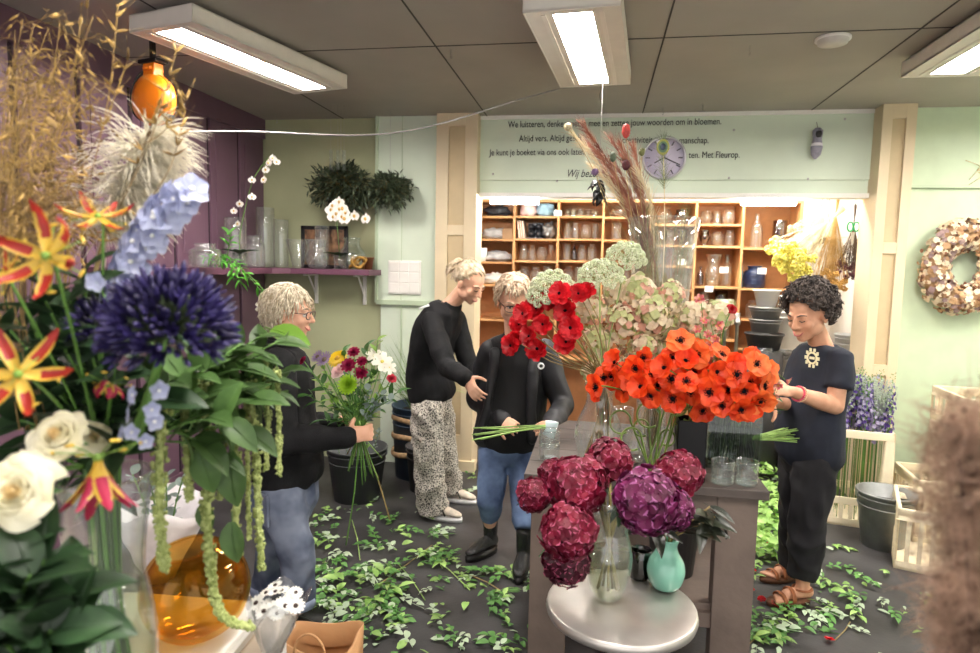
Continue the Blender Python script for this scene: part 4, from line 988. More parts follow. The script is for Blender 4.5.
def poppy_mesh(n, L, W, cup, b0, layers=1, seed=0, mats=None, ruf=.03, stam=True):
    random.seed(seed); mb = MB()
    for l in range(layers):
        for k in range(n):
            a = 2*PI*(k+.5*l)/n+U(-.12, .12)
            M = TM((0, 0, .001*k+.002*l), E_(z=a))
            mb.blade(M, L*(1-.15*l)*random.uniform(.92, 1.06), W, petp, b0+.25*l+random.uniform(-.12, .12), -.35+random.uniform(-.15, .25), cup, 5, 2, ruf=ruf)
    c = MB().ell((0, 0, .006), (.0085, .0085, .0075), ns=12, nr=8)
    if stam:
        for k in range(26):
            a = k*2.4; r = .011+.004*(k % 3)/2; c.tube([(.004*math.cos(a), .004*math.sin(a), .003), (r*math.cos(a), r*math.sin(a), .009)], .0007, 4); c.ell((r*math.cos(a), r*math.sin(a), .0095), .0018, ns=6, nr=4)
    return mb.mesh('petals', [m_orange]), c.mesh('centre', [m_blk])
g_pond = glass('murky water', 'c3cdb4', .02, .25, .02); g_blk = glass('flat clear glass', 'f4f8f6', .03, .35, .02)
PV = [poppy_mesh(6, .047, .05, .35, .30, 1, s) for s in range(3)]+[poppy_mesh(6, .046, .048, .5, .75, 1, 9), poppy_mesh(7, .042, .038, .4, .1, 1, 12)]
PV2 = [(p.copy(), c) for p, c in PV[:2]]
for p, c in PV2: p.materials.clear(); p.materials.append(m_orange2)
AV = []
for s in range(3):
    p, c = poppy_mesh(7, .046, .036, .5, .35+.15*s, 2, 20+s, ruf=.02); p.materials.clear(); p.materials.append(m_red); AV.append((p, c))
ANG = V((0, 0, CH))
def place_flowers(L, meshes, name, desc, group, Y, mouth, m_stem_, rs=.0025, sc=1., face=None, jit=.5, dep=.10, cat='flower', deep=.2):
    """L: (px,py) of the heads; mouth: rim centre of the vase their stems run into"""
    L = sorted(L); n = len(L)
    cx = sum(p[0] for p in L)/n; cy = sum(p[1] for p in L)/n
    for k, q in enumerate(L):
        px, py = q[:2]; y = Y+U(-dep, dep) if len(q) < 3 else q[2]
        p = at(px, py, y); d = (ANG-p).normalized()*1.0+V(((px-cx)*.014, 0, -(py-cy)*.016))+V((U(-jit, jit), U(-jit, jit)*.4, U(-jit, jit)+.05))
        if face is not None: d = d*.4+V(face)
        d.normalize()
        o, inv = froot(name, f'{desc}, {nth(k, n)}', cat, p, d, group, sc=sc*U(.9, 1.12))
        a, b = meshes[k % len(meshes)] if not callable(meshes) else meshes(k, q)
        part('petals', a, None, o); part('centre', b, None, o)
        mid = p.lerp(mouth, .55)-V((0, 0, .0))+(p-mouth)*.0+V(((px-cx)*.0012, 0, .02)); foot = mouth-V((0, 0, deep))-(p-mouth)*.15*V((1, 1, 0)).length*.3
        foot = V((mouth.x+(mouth.x-p.x)*.12, mouth.y+(mouth.y-p.y)*.12, mouth.z-deep))
        stem(o, inv, spline([p-d*.004, p-d*.05, mid, mouth+V((U(-.02, .02), U(-.02, .02), 0)), foot], 4), rs, m_stem_)
# ================================================================ WORK TABLE
m_tab = mat('weathered grey brown boards', '4a413d', .6, var=.25, sc=6, bump=.2, bsc=30, hx2='5a504a')
m_tab2 = mat('weathered table frame', '6b5d54', .65, var=.15, sc=6, bump=.2, bsc=30)
ZT = .88
c0 = G(524, 474, ZT); c1 = G(770, 492, ZT); TX0, TX1, TY0 = c0.x, c1.x, (c0.y+c1.y)/2; TY1 = TY0+.95
r = thing('work_table', 'weathered grey brown wooden work table standing in the middle of the room', 'table', ((TX0+TX1)/2, (TY0+TY1)/2, 0))
for k in range(5):
    a = TY0+(TY1-TY0)*k/5; part('top_board', MB().bx(TX0, TX1, a+.001, a+(TY1-TY0)/5-.001, ZT-.035, ZT), m_tab, r, bev=.003, world=True)
for x in (TX0+.03, TX1-.03-.15):
    for y in (TY0+.03, TY1-.11): part('leg', MB().bx(x, x+.15, y, y+.08, 0, ZT-.035), m_tab2, r, bev=.003, world=True)
part('apron', MB().bx(TX0+.03, TX1-.03, TY0+.035, TY0+.06, ZT-.1, ZT-.036), m_tab2, r, bev=.002, world=True)
part('lower_shelf', MB().bx(TX0+.05, TX1-.05, TY0+.06, TY1-.06, .36, .39), m_tab2, r, bev=.003, world=True)
part('cross_rail', MB().bx(TX0+.04, TX1-.04, TY0+.04, TY0+.075, .30, .36), m_tab2, r, bev=.002, world=True)
# things under the table
pot('dark_bucket', 'dark bucket standing on the lower shelf of the work table', (TX1-.30, TY0+.32, .391), .11, .09, .24, m_potd, bands=1)
# round steel side table
ZS = .74
sc_ = G(621, 603, ZS)
r = thing('round_side_table', 'round brushed steel pedestal table in front of the work table', 'table', (sc_.x, sc_.y, 0))
part('table_top', MB().lathe([(0, ZS-.03), (.205, ZS-.03), (.212, ZS-.027), (.215, ZS-.015), (.212, ZS-.002), (.207, ZS), (0, ZS)], 64), mat('worn steel top', 'c9c4bd', .38, .75, var=.12, sc=6, bump=.05), r)
part('pedestal', MB().lathe([(.045, ZS-.03), (.03, ZS-.06), (.025, ZS-.09), (.025, .05), (.0, .05)], 28), m_steel, r)
part('base', MB().lathe([(0, 0), (.18, 0), (.18, .012), (.03, .05), (0, .05)], 40), m_steel, r)
# ================================================================ HYDRANGEAS
def floret(mb, M, rr, m=0, n=4, mc=None, cup=.25):
    for k in range(n):
        mb.blade(M @ TM((0, 0, 0), E_(z=k*2*PI/n+.3)), rr, rr*1.05, ovalp, .2+U(-.25, .3), -.35, cup, 5 if mc else 3, 1, m=m, mc=mc)
    mb.ell(M @ V((0, 0, .001)), rr*.12, m=m, ns=6, nr=4)
def ball_mesh(name, Rr, n, fr, mats, seed, cone=0., pick=None, low=-.75, edge=False):
    random.seed(seed); mb = MB(); g = PI*(3-math.sqrt(5))
    for i in range(n):
        z = 1-(1-low)*(i+.5)/n; rr = math.sqrt(max(0, 1-z*z)); q = V((rr*math.cos(g*i), rr*math.sin(g*i), z))
        p = V((q.x*Rr*(1-cone*max(0, z)), q.y*Rr*(1-cone*max(0, z)), q.z*Rr*(1+cone*1.2)))*random.uniform(.88, 1.08)
        d = (q+V((random.uniform(-.3, .3), random.uniform(-.3, .3), random.uniform(-.3, .3)))).normalized()
        k = pick(random.random()) if pick else 0
        floret(mb, TM(p, rmat(d) @ Matrix.Rotation(random.uniform(0, 6), 3, 'Z')), fr*random.uniform(.8, 1.15), k, mc=(lambda t, j: 1 if t > .76 else 0) if edge else None)
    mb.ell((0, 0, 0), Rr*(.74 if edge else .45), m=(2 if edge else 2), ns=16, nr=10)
    return mb.mesh(name, mats)
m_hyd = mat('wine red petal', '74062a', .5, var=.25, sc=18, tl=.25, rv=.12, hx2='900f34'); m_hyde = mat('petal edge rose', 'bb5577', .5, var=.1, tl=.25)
m_hyp = mat('purple petal', '5f0f3c', .5, var=.25, sc=18, tl=.25, hx2='7c1e58'); m_hype = mat('petal edge lilac', 'b0609a', .5, var=.1, tl=.25); m_hin = mat('dark wine inner ball', '4a0a20', .8)  # plain dark wine for the filler ball inside each flower head
m_hdk = mat('dark wine petal', '47071f', .5, var=.25, sc=18, tl=.2, hx2='5e0e2b')
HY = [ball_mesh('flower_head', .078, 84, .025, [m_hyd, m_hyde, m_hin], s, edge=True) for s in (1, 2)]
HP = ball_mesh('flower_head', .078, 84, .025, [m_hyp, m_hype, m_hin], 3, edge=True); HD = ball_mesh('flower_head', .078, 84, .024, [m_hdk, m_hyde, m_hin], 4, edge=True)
vz = G(607, 598, ZS)
VH = vessel('hydrangea_vase', 'bell', .072, .30, g_thick, 'clear bell shaped glass vase holding the wine red hydrangeas', 'vase', (vz.x, vz.y, ZS+.001), water=.5, n=40)
mouthH = V((vz.x, vz.y, ZS+.29))
HL = [((534, 495), 17, HY[0], 1.78, 'small'), ((577, 486), 30, HY[1], 1.80, 'large'), ((608, 463), 24, HY[0], 1.98, 'upper'), ((568, 532), 27, HY[1], 1.66, 'drooping'), ((566, 562), 22, HD, 1.74, 'lowest dark'),
      ((646, 501), 31, HP, 1.70, 'purple tinged'), ((678, 474), 22, HY[0], 1.9, 'right upper'), ((672, 510), 20, HP, 1.8, 'right lower'), ((553, 462+12), 15, HY[1], 1.92, 'back left')]
DSC = {'small': 'small wine red hydrangea head at the far left of the hydrangeas', 'large': 'large wine red hydrangea head between the small and the purple one', 'upper': 'wine red hydrangea head at the top middle of the vase, below the looped stems',
       'drooping': 'wine red hydrangea head drooping over the left edge of the round table', 'lowest dark': 'darkest wine hydrangea head hanging lowest at the left', 'purple tinged': 'purple tinged hydrangea head, largest, in the centre above the mint vase',
       'right upper': 'wine red hydrangea head at the upper right of the bunch', 'right lower': 'purple tinged hydrangea head low on the right, above the mint vase', 'back left': 'wine red hydrangea head half hidden at the back left of the bunch'}
m_leafdk = mat('dark hydrangea leaf', '2c4524', .5, var=.3, sc=14, tl=.15)
def leafmesh(L, W, m, bend=-.5, cup=.25, n=6, name='leaf', m2=None, ruf=0.):
    mb = MB().blade(TM((0, 0, 0)), L, W, leafp, .15, bend, cup, n, 2, ruf=ruf)
    mb.tube([(0, -.02*1, -.003), (0, L*.3, L*.03), (0, L*.8, L*(.05+bend*.25))], [.0016, .0012, .0005], 5)
    return mb.mesh(name, m)
LF = leafmesh(.12, .07, m_leafdk)
for (px, py), rp, me, Y, key in HL:
    p = at(px, py, Y); s = rp/640*(p-ANG).length*1.02/.088
    d = (p-(mouthH+V((0, 0, .03)))).normalized()+(ANG-p).normalized()*.9; d.normalize()
    o, inv = froot('hydrangea', DSC[key], 'flower', p, d, 'wine red hydrangeas', sc=s)
    part('flower_head', me, None, o)
    foot = V((vz.x+(vz.x-p.x)*.15, vz.y+(vz.y-p.y)*.1, ZS+.03))
    stem(o, inv, spline([p, p-d*.07, V((mouthH.x+(p.x-vz.x)*.25, mouthH.y+(p.y-vz.y)*.25, mouthH.z+.03)), V((mouthH.x+(p.x-vz.x)*.1, mouthH.y, mouthH.z-.05)), foot], 4), .0042/s, mat('woody green stem', '8a7d4a', .6, var=.2))
    for k in range(2):
        l = part('leaf', LF, None, o); q = p-d*.075; dd = V((p.x-vz.x+U(-.12, .12), U(-.16, .05), U(-.12, .02))).normalized()
        l.matrix_basis = inv @ TM(q, basis(dd, (U(-.3, .3), U(-.3, .3), 1)), U(.7, 1.))
# mint vase with dark magnolia leaves
vm = G(665, 588, ZS)
m_mint = mat('mint glazed ceramic', '8ecdb4', .22, var=.06, coat=.6)
root = vessel('mint_vase', 'belly', .058, .155, m_mint, 'mint green glazed belly vase on the round steel table', 'vase', (vm.x, vm.y, ZS+.001), t=.005, n=40)
m_mag = mat('dark magnolia leaf', '232a1f', .35, var=.3, sc=14, hx2='33382a'); m_magb = mat('brown leaf back', '6d4a30', .6, var=.2)
mm = V((vm.x, vm.y, ZS+.15))
LM = MB().blade(TM((0, 0, 0)), .13, .045, leafp, .1, -.5, .3, 7, 2); LM.tube([(0, -.03, -.002), (0, .0, 0), (0, .06, .008)], [.002, .0018, .001], 5); LM = LM.mesh('leaf', m_mag)
for k in range(5):
    a = -1.0+k*.62; d = V((math.sin(a)*.9, -.35+.2*(k % 2), .75)).normalized(); tip = mm+d*.17
    o, inv = froot('magnolia_sprig', 'dark glossy magnolia sprig in the mint vase, '+nth(k, 5), 'foliage', tip, d, 'magnolia sprigs')
    stem(o, inv, [tip, mm+d*.02, mm-V((d.x*.02, d.y*.02, .11))], .0028, m_brst)
    for j in range(6):
        l = part('leaf', LM, None, o); dd = (d*.5+V((U(-1, 1), U(-1, .3), U(-.7, .5)))).normalized(); l.matrix_basis = inv @ TM(mm.lerp(tip, .35+.13*j), basis(dd, V((U(-.4, .4), -.5, 1))), U(.6, .95))
solo('dark_votive', MB().lathe(vprof('cyl', .034, .09, .003), 28), g_dark, 'small dark glass cylinder between the two vases on the steel table', 'vase', V((0, 0, 0))).location = (G(640, 577, ZS).x, G(640, 577, ZS).y, ZS+.001)
# ================================================================ ON THE WORK TABLE
def on(px, py, z=ZT): p = G(px, py, z); return V((p.x, p.y, z+.001))
# two tumblers right, two stacked left
for k, (px, py) in enumerate(((722, 483), (746, 484))):
    o = vessel('drinking_glass', 'cyl', .043, .09, g_thick, f'empty tumbler at the right front table edge, {("left", "right")[k]} of the pair', 'glass', on(px, py), 'tumblers on the right', t=.0035)
    part('thick_base', MB().lathe([(0, .002), (.038, .002), (.040, .014), (0, .014)], 28), g_thick, o)
p = on(549, 459)
for k in range(2):
    q = p+V((0, 0, k*.052)); vessel('drinking_glass', 'cyl', .045-.001*k, .075, g_thick, f'tumbler at the left table edge, {("lower", "upper")[k]} of the stacked pair', 'glass', q, 'stacked tumblers on the left', t=.0035)
# black tall vase and clear block vase
pb = at(688, 484, 2.62); pb = on(688, 478)
r = thing('black_block_vase', 'tall black square vase beside the clear block of orange flowers', 'vase', pb)
hb = at(688, 418, pb.y).z-ZT
part('vessel_body', MB().bx(-.055, .055, -.055, .055, 0, .01).bx(-.055, -.048, -.055, .055, 0, hb).bx(.048, .055, -.055, .055, 0, hb).bx(-.055, .055, .048, .055, 0, hb).bx(-.055, .055, -.055, -.048, 0, hb), mat('glossy black ceramic', '0c0b0c', .3, spec=.3), r, bev=.003)
pc = on(730, 466); hc = at(730, 414, pc.y).z-ZT; wc = (at(757, 440, pc.y).x-at(703, 440, pc.y).x)/2
r = thing('block_vase', 'clear rectangular glass vase packed with green stems of orange flowers', 'vase', pc)
dq = .05
part('vessel_body', MB().bx(-wc, wc, -dq, dq, 0, .012).bx(-wc, -wc+.005, -dq, dq, 0, hc).bx(wc-.005, wc, -dq, dq, 0, hc).bx(-wc, wc, dq-.005, dq, 0, hc).bx(-wc, wc, -dq, -dq+.005, 0, hc), g_blk, r, smooth=False)
part('water', MB().bx(-wc+.007, wc-.007, -dq+.007, dq-.007, .014, hc*.8), g_pond, r, smooth=False)
m_dks = mat('submerged dark stem', '26351c', .5, var=.4, sc=20, rv=.3, hx2='51663a')
for k in range(46):
    x = U(-wc+.012, wc-.012); y_ = U(-dq+.014, dq-.014); o = part('leafy_stalk', MB().tube([(x, y_, .015), (x*.8+U(-.01, .01), y_*.9, hc*.6), (x*.7, y_*.7, hc+.03)], .0042, 6), m_dks); o.location = pc
    tag(o, 'dark green stem packed inside the clear rectangular vase', 'stem', 'stems in the block vase')
for k in range(26):
    o = part('submerged_leaf', LF); o.matrix_basis = TM((pc.x+U(-wc+.03, wc-.03), pc.y+U(-.01, .03), ZT+U(.03, hc*.8)), basis((U(-.4, .4), U(-.2, .2), 1), (U(-.3, .3), -1, 0)), U(.35, .6)); tag(o, 'dark green leaf pressed inside the clear rectangular vase', 'leaf', 'leaves in the block vase')
mouthO = V((pc.x, pc.y, ZT+hc))
po = [(290,495),(345,425),(405,440),(455,457),(335,465),(375,500),(510,475),(555,480),(550,420),(515,410),(430,410),(470,490),(420,495),(535,362),(600,420),(640,450),(675,500),(630,480),(620,510),(655,403),(600,385),(600,563),(655,550),(735,480),(760,430),(700,460),(722,505),(735,550),(780,490),(770,535),(690,430),(788,455),(640,535),(490,440),(570,510),(515,530),(575,450),(390,465),(745,410),(450,520),(310,470),(715,560),(365,450),(585,400)]
PO = [(500+x/2.967, 220+y/2.967) for x, y in po]
def pm(k, q):
    x, y = q[:2]
    if y < 356 and x > 650 or x > 752: return PV2[k % 2]
    return PV[k % 5]
place_flowers(PO, pm, 'orange_poppy', 'orange red poppy with black centre above the block vase', 'orange poppies', 2.42, mouthO, m_stem, .0022, sc=1.08, dep=.10, deep=.14)
# filler greens among orange
LG = leafmesh(.06, .02, m_green, -.4)
o = thing('filler_greenery', 'green leafy filler under the orange poppies', 'foliage', mouthO)
for k in range(70):
    l = part('leaf', LG, None, o); l.matrix_basis = TM((U(-.32, .16), U(-.08, .1), U(.0, .16)), E_(U(-.6, .9), U(-.6, .6), U(0, 6.3)), U(.8, 1.5))
# tall bottle vase with red anemones
pv = on(597, 466); hv = at(597, 384, pv.y).z-ZT
vessel('bottle_vase', 'belly', .10, hv, g_clear, 'tall clear belly shaped glass vase holding the red anemones', 'vase', pv, n=40, t=.005)
mouthR = V((pv.x, pv.y, ZT+hv))
RA = [(544, 324), (566, 311), (566, 342), (537, 308), (520, 325), (517, 340), (530, 336), (579, 294), (512, 345), (524, 314), (586, 293), (553, 300), (538, 345+4), (571, 328), (560, 290+4)]
place_flowers([(x, y, pv.y+U(-.16, -.04)) for x, y in RA], AV, 'red_anemone', 'crimson anemone with black centre left of the pale hydrangeas', 'red anemones', pv.y, mouthR, m_brst, .0028, sc=1.02, deep=hv*.85, face=(-.35, -.6, .2))
for k in range(16):   # further stems twisting in the vase
    a = k*.39; b = a+2.4; mb = MB().tube(spline([V((.02*math.cos(a), .02*math.sin(a), hv+U(.02, .10))), V((.01*math.cos(a), .01*math.sin(a), hv*.7)), V((.06*math.cos(b), .06*math.sin(b), .02))], 5), .003, 6)
    o = part('cut_stalk', mb, m_brst); o.location = pv; tag(o, 'brown twisted stem standing in the belly vase of red anemones', 'stem', 'bare stems in the belly vase')
# second glass bulb vase behind loops
vessel('bulb_vase', 'bowl', .06, .13, g_clear, 'small round glass vase behind the looped grass stems', 'vase', on(633, 462), n=32)
vessel('glass_cylinder', 'cyl', .045, .2, g_clear, 'plain glass cylinder between the belly vase and the loops', 'vase', on(622, 452), n=32)
# looped steel grass
ps = on(652, 474)
for k in range(9):
    x = [-.10, -.055, -.02, .02, .05, .07, .085, .1, .03][k]; h = [.20, .15, .18, .25, .29, .25, .31, .28, .15][k]; rr = [.042, .04, .03, .045, .04, .035, .03, .045, .028][k]
    b = V((U(-.03, .03), U(-.02, .02), 0)); t = V((x*.9, U(-.04, .04), h)); P = [b, b.lerp(t, .5)+V((x*.1, 0, .02)), t]
    sgn = -1 if x < .03 else 1
    for j in range(1, 15):
        a = j*2*PI*.85/14; P.append(t+V((sgn*(rr-rr*math.cos(a))*(1 if j < 12 else .95), -.006*j*.3, rr*math.sin(a)*1.1)))
    o = part('looped_stalk', MB().tube(spline(P, 2), .0040, 7), mat('lime green stem', '7f9c4a', .45, var=.2)); o.location = ps
    tag(o, 'green stem tied in a loop above the wine red hydrangeas, '+nth(k, 9), 'stem', 'looped green stems')
# stem bundles on the table
def bundle(px0, py0, px1, py1, z0, n, lab, wrap=None, group=None, lenf=1., leafy=False):
    a = G(px0, py0, z0); b = G(px1, py1, z0+.01); d = (b-a)
    for k in range(n):
        o1 = V((U(-.008, .008), U(-.025, .025), U(0, .03))); o2 = V((U(-.04, .03), U(-.06, .06), U(-.02, .05)))
        mb = MB().tube([b+o1*.5, a.lerp(b, .5)+(o1+o2)*.4, a+o2], [.0035, .0035, .003], 6)
        solo('cut_stalk', mb, m_stem2, lab+', '+nth(k, n), 'stem', b, group)
m_stem2 = mat('fresh stem green', '9dc069', .5, var=.2, rv=.2, sc=20)
bundle(478, 438, 549, 428, ZT+.04, 7, 'pale green cut stem jutting over the left table edge', group='stems at the left edge')
bundle(792, 437, 752, 440, ZT+.02, 20, 'pale green cut stem jutting out from the table right side', group='stems at the right edge')
q = at(551, 430, 3.05); q = G(551, 430, ZT+.05)
solo('stem_wrap', MB().tube([q+V((-.012, 0, -.03)), q+V((0, 0, 0)), q+V((.004, 0, .04))], [.03, .026, .032], 14, flat=.7), mat('pale blue tape', 'cfe6ea', .4), 'pale blue wrap around the green stems at the left table edge', 'wrap', q)
# pale drying hydrangea panicles
m_pc = mat('cream petal blush', 'efe0c4', .6, var=.06, tl=.3, rv=.05); m_pp = mat('dusty pink petal', 'dba894', .6, var=.12, tl=.3); m_pg = mat('pale lime petal', 'c9cf96', .6, var=.1, tl=.3)
pk_ = lambda u: 0 if u < .58 else (1 if u < .74 else 2)
PN = [ball_mesh('flower_head', .075, 66, .021, [m_pc, m_pp, m_pg], 30+s, .35, pk_, low=-.85) for s in range(3)]
mz = on(650, 455); mouthP = V((mz.x, mz.y, ZT+.22))
PL = sorted([(590, 312), (603, 345), (625, 325), (640, 298), (645, 350), (668, 330), (688, 318), (668, 300), (620, 296), (600, 372), (690, 342), (712, 318), (650, 318), (633, 368), (664, 357)])
for k, (px, py) in enumerate(PL):
    y = mz.y+U(-.14, .02); p = at(px, py, y); d = (V(((px-650)*.012, -.6, .5-(py-330)*.01))).normalized()
    o, inv = froot('panicle_hydrangea', 'cream and blush pink hydrangea head above the orange poppies, '+nth(k, len(PL)), 'flower', p, d, 'pale panicle hydrangeas', sc=U(.85, 1.1))
    part('flower_head', PN[k % 3], None, o); stem(o, inv, spline([p, p-d*.08, mouthP+V((U(-.03, .03), U(-.02, .02), 0)), mouthP-V((0, 0, .2))], 4), .003, m_brst)
vessel('glass_cylinder', 'cyl', .06, .22, g_clear, 'glass cylinder holding the pale hydrangea stems', 'vase', mz, n=32)
# pale green umbels
m_umb = mat('pale green buds', 'dce6b4', .6, var=.15, sc=60, hx2='f2f6dc', tl=.15); m_umbs = mat('umbel stalk', '8fa860', .6)
def umbel_mesh(Rr, n1, n2, seed, br=.0036):
    random.seed(seed); a = MB(); b = MB(); g = 2.39996
    for i in range(n1):
        z = 1-1.05*(i+.5)/n1; rr = math.sqrt(1-z*z); q = V((rr*math.cos(g*i), rr*math.sin(g*i), z*.8)); c = q*Rr*random.uniform(.9, 1.03)
        b.tube([(0, 0, -.02), c*.5+V((0, 0, .0)), c], [.0014, .0011, .0008], 4)
        R3 = rmat(q)
        for j in range(n2):
            z2 = 1-1.0*(j+.5)/n2; r2 = math.sqrt(1-z2*z2); p = c+R3 @ V((r2*math.cos(g*j), r2*math.sin(g*j), z2*.8))*Rr*.2
            a.ell(p, br*random.uniform(.7, 1.25), ns=6, nr=4)
    return a.mesh('bud_cluster', m_umb), b.mesh('stalk_spokes', m_umbs)
UM = [umbel_mesh(.085, 34, 30, s) for s in (1, 2)]
for k, (px, py, rp, dy) in enumerate(((551, 284, 25, -.05), (600, 270, 23, .02), (626, 251, 21, .08), (585, 284, 16, .14))):
    p = at(px, py+8, pv.y+dy); o, inv = froot('green_umbel', 'pale green domed umbel flower, '+('above the red anemones at the left', 'in the middle of three', 'highest, beside the conical vase', 'half hidden behind the middle one')[k], 'flower', p, V(((px-600)*.008, -.45, 1)), 'pale green umbels', sc=rp/24.*1.03)
    part('bud_cluster', UM[k % 2][0], None, o); part('stalk_spokes', UM[k % 2][1], None, o); stem(o, inv, spline([p-V((0, 0, .015)), p.lerp(mouthR, .5), mouthR+V((.01, .01, 0)), mouthR-V((0, 0, .3))], 4), .0034, m_umbs)
# red ranunculus and small alstroemeria fillers
def rose_mesh(Rr, n, m, seed=0, open_=1., name='petals', hgt=.85, mi=None):
    """concentric wrapped petals whose lips roll outwards, tighter towards the heart"""
    rg = random.Random(seed); mb = MB(); N1, N2 = 8, 8
    for i in range(n):
        t = (i+.5)/n; th = i*2.39996+rg.uniform(-.25, .25); ha = 1.15-.35*t+rg.uniform(-.1, .1); r0 = Rr*(.06+.58*t**.9); h = Rr*hgt*(1.02-.30*t*t)*rg.uniform(.94, 1.04)
        roll = Rr*(.03+.36*open_*t**2.2)*rg.uniform(.75, 1.25); ph = rg.uniform(0, 6); vs = []
        for a in range(N1+1):
            u = a/N1
            for b in range(N2+1):
                w = b/(N2/2)-1; k = max(0., (u-.62)/.38)
                rad = r0*math.sin(min(1., u*1.5+.12)*PI/2)+roll*k*k*(1+.2*math.sin(ph+3*w))-Rr*.05*(1-t)*u
                zz = h*(u-.32*k*k*(.4+t*open_))*(1-.10*w*w*u)+Rr*.03*math.sin(ph*2+4*w)*k-(0.10*Rr*abs(w)**3*u)
                an = th+ha*w*(.55+.45*math.sin(min(1, u*1.4+.1)*PI/2))*(1-.12*k)
                vs.append((rad*math.cos(an), rad*math.sin(an), zz))
        q = N2+1; mb.add(vs, [(a*q+b, a*q+b+1, (a+1)*q+b+1, (a+1)*q+b) for a in range(N1) for b in range(N2)], 0 if mi is None else mi(t))
    return mb.mesh(name, m)
RR1 = rose_mesh(.026, 26, m_red, 5, .6)
for k, (px, py, s) in enumerate(((731, 310, 1.), (662, 314+40, .4))):
    if k: continue
    p = at(px, py, 2.55); o, inv = froot('red_ranunculus', 'single round crimson ranunculus right of the pale hydrangeas', 'flower', p, V((.2, -.8, .5)), sc=s); part('petals', RR1, None, o)
    stem(o, inv, spline([p, at(722, 345, 2.55), mouthO], 5), .0025, m_stem)
m_pk = mat('pink alstroemeria', 'd9415f', .5, var=.3, sc=60, tl=.3, hx2='f3b7a0')
mb = MB(); random.seed(3)
for i in range(6): mb.blade(TM((0, 0, 0), E_(z=i*PI/3)), .022, .012, petp, .9, -.5, .3, 4, 1)
AL = mb.mesh('petals', m_pk)
mb = MB()
for i in range(5): mb.tube([(0, 0, .0), (.004*math.cos(i*1.3), .004*math.sin(i*1.3), .014)], .0006, 4)
ALC = mb.mesh('centre', mat('yellow anther', 'e8c34a', .5))
AP = [(698, 330), (706, 345), (716, 338), (722, 352), (703, 322), (694, 345), (712, 360), (772, 376), (778, 384), (768, 388), (786, 380), (764, 378), (776, 394), (708, 335), (690, 352), (718, 325), (700, 300), (760, 386)]
place_flowers([(x, y, 2.5) for x, y in AP], [(AL, ALC)], 'pink_alstroemeria', 'small pink and cream blossom on the right side of the bouquet', 'small pink blossoms', 2.5, mouthO, m_stem, .0012, sc=1., jit=.8, deep=.05)
# ---------------------------------------------------------------- tall conical vase with dried grasses
pt = on(660, 438); pt = V((at(660, 300, 3.0).x, 3.0, ZT+.001)); ht = at(660, 219, 3.0).z-ZT; rt_ = (at(696, 219, 3.0).x-at(624, 219, 3.0).x)/2
vessel('conical_vase', 'cone', rt_, ht, g_clear, 'very tall conical clear glass vase holding dried grasses', 'vase', pt, n=48, t=.006)
m_dry = mat('dry golden straw', 'b79a5c', .6, var=.3, sc=30, rv=.2, hx2='d4bd86'); m_rust = mat('rust red grass', '93503f', .6, var=.35, sc=20, rv=.2, hx2='b37c62'); m_olivd = mat('dry olive grass', '7b7648', .6, var=.3, sc=20, rv=.2, hx2='9a9462'); m_pale = mat('pale straw', 'e3d3ad', .6, var=.15, rv=.1)
def plume(P, n, L, r=.0008, m=0, spread=.35, seed=0, mb=None, t0=.45, seg=3):
    """feathery grass head: fine hairs leaving the stem along its upper part"""
    rg = random.Random(seed); mb = mb or MB(); P = [V(p) for p in P]; K = len(P)-1
    for i in range(n):
        t = t0+(1-t0)*rg.random(); x = t*K; j = min(int(x), K-1); p = P[j].lerp(P[j+1], x-j); d = (P[j+1]-P[j]).normalized()
        v = (d+V((rg.gauss(0, spread), rg.gauss(0, spread), rg.gauss(0, spread*.8)))).normalized(); l = L*rg.uniform(.5, 1.1)*(1-.35*abs(2*t-1.4)); Q = [p]
        for s in range(seg): v = (v+V((0, 0, -.08))).normalized(); p = p+v*l/seg; Q.append(p)
        mb.tube(Q, [r, r, r*.8, r*.4][:seg+1], 3, m, cap=False)
    return mb
tops = [(585, 128, 'rust'), (612, 140, 'rust'), (600, 155, 'rust'), (622, 148, 'rust'), (608, 175, 'rust'), (575, 135, 'pale'), (628, 160, 'rust'), (618, 185, 'rust'), (640, 175, 'pale'), (595, 168, 'pale'), (634, 150, 'rust'), (615, 165, 'rust'), (590, 145, 'rust')]
for k, (px, py, kd) in enumerate(sorted(tops)):
    a = pt+V((U(-.03, .03), U(-.03, .03), .05)); b = at(px, py, 3.0+U(-.08, .08)); mid = V((pt.x-rt_*.45+U(-.04, .05), 3.0+U(-.04, .04), ZT+ht*.8))
    P = spline([a, mid, b.lerp(mid, .4)+V((.02, 0, .03)), b], 5); m_ = m_rust if kd == 'rust' else m_pale
    r = thing('dried_plume', f'{"rust red" if kd == "rust" else "pale straw"} dried grass plume in the conical vase, {nth(k, len(tops))}', 'dried grass', a, group='dried plumes in the conical vase')
    part('stalk', MB().tube(P, .002, 5), m_, r, world=True); part('plume', plume(P, 210, .10, .00095, spread=.22, seed=k, t0=.35), m_, r, world=True)
for k in range(22):
    a = pt+V((U(-.03, .03), U(-.03, .03), .03)); x = U(-1, 1); b = V((pt.x+rt_*x*.85, 3.0+U(-.08, .08), ZT+ht*U(.8, 1.05))); P = spline([a, a.lerp(b, .5)+V((x*.01, 0, 0)), b], 4)
    r = thing('dried_plume', 'fine olive brown grass spray inside the conical glass vase', 'dried grass', a, group='olive grasses in the conical vase')
    part('stalk', MB().tube(P, .0014, 4), m_olivd, r, world=True); part('plume', plume(P, 110, .08, .0007, spread=.4, seed=50+k, t0=.3), m_olivd, r, world=True)
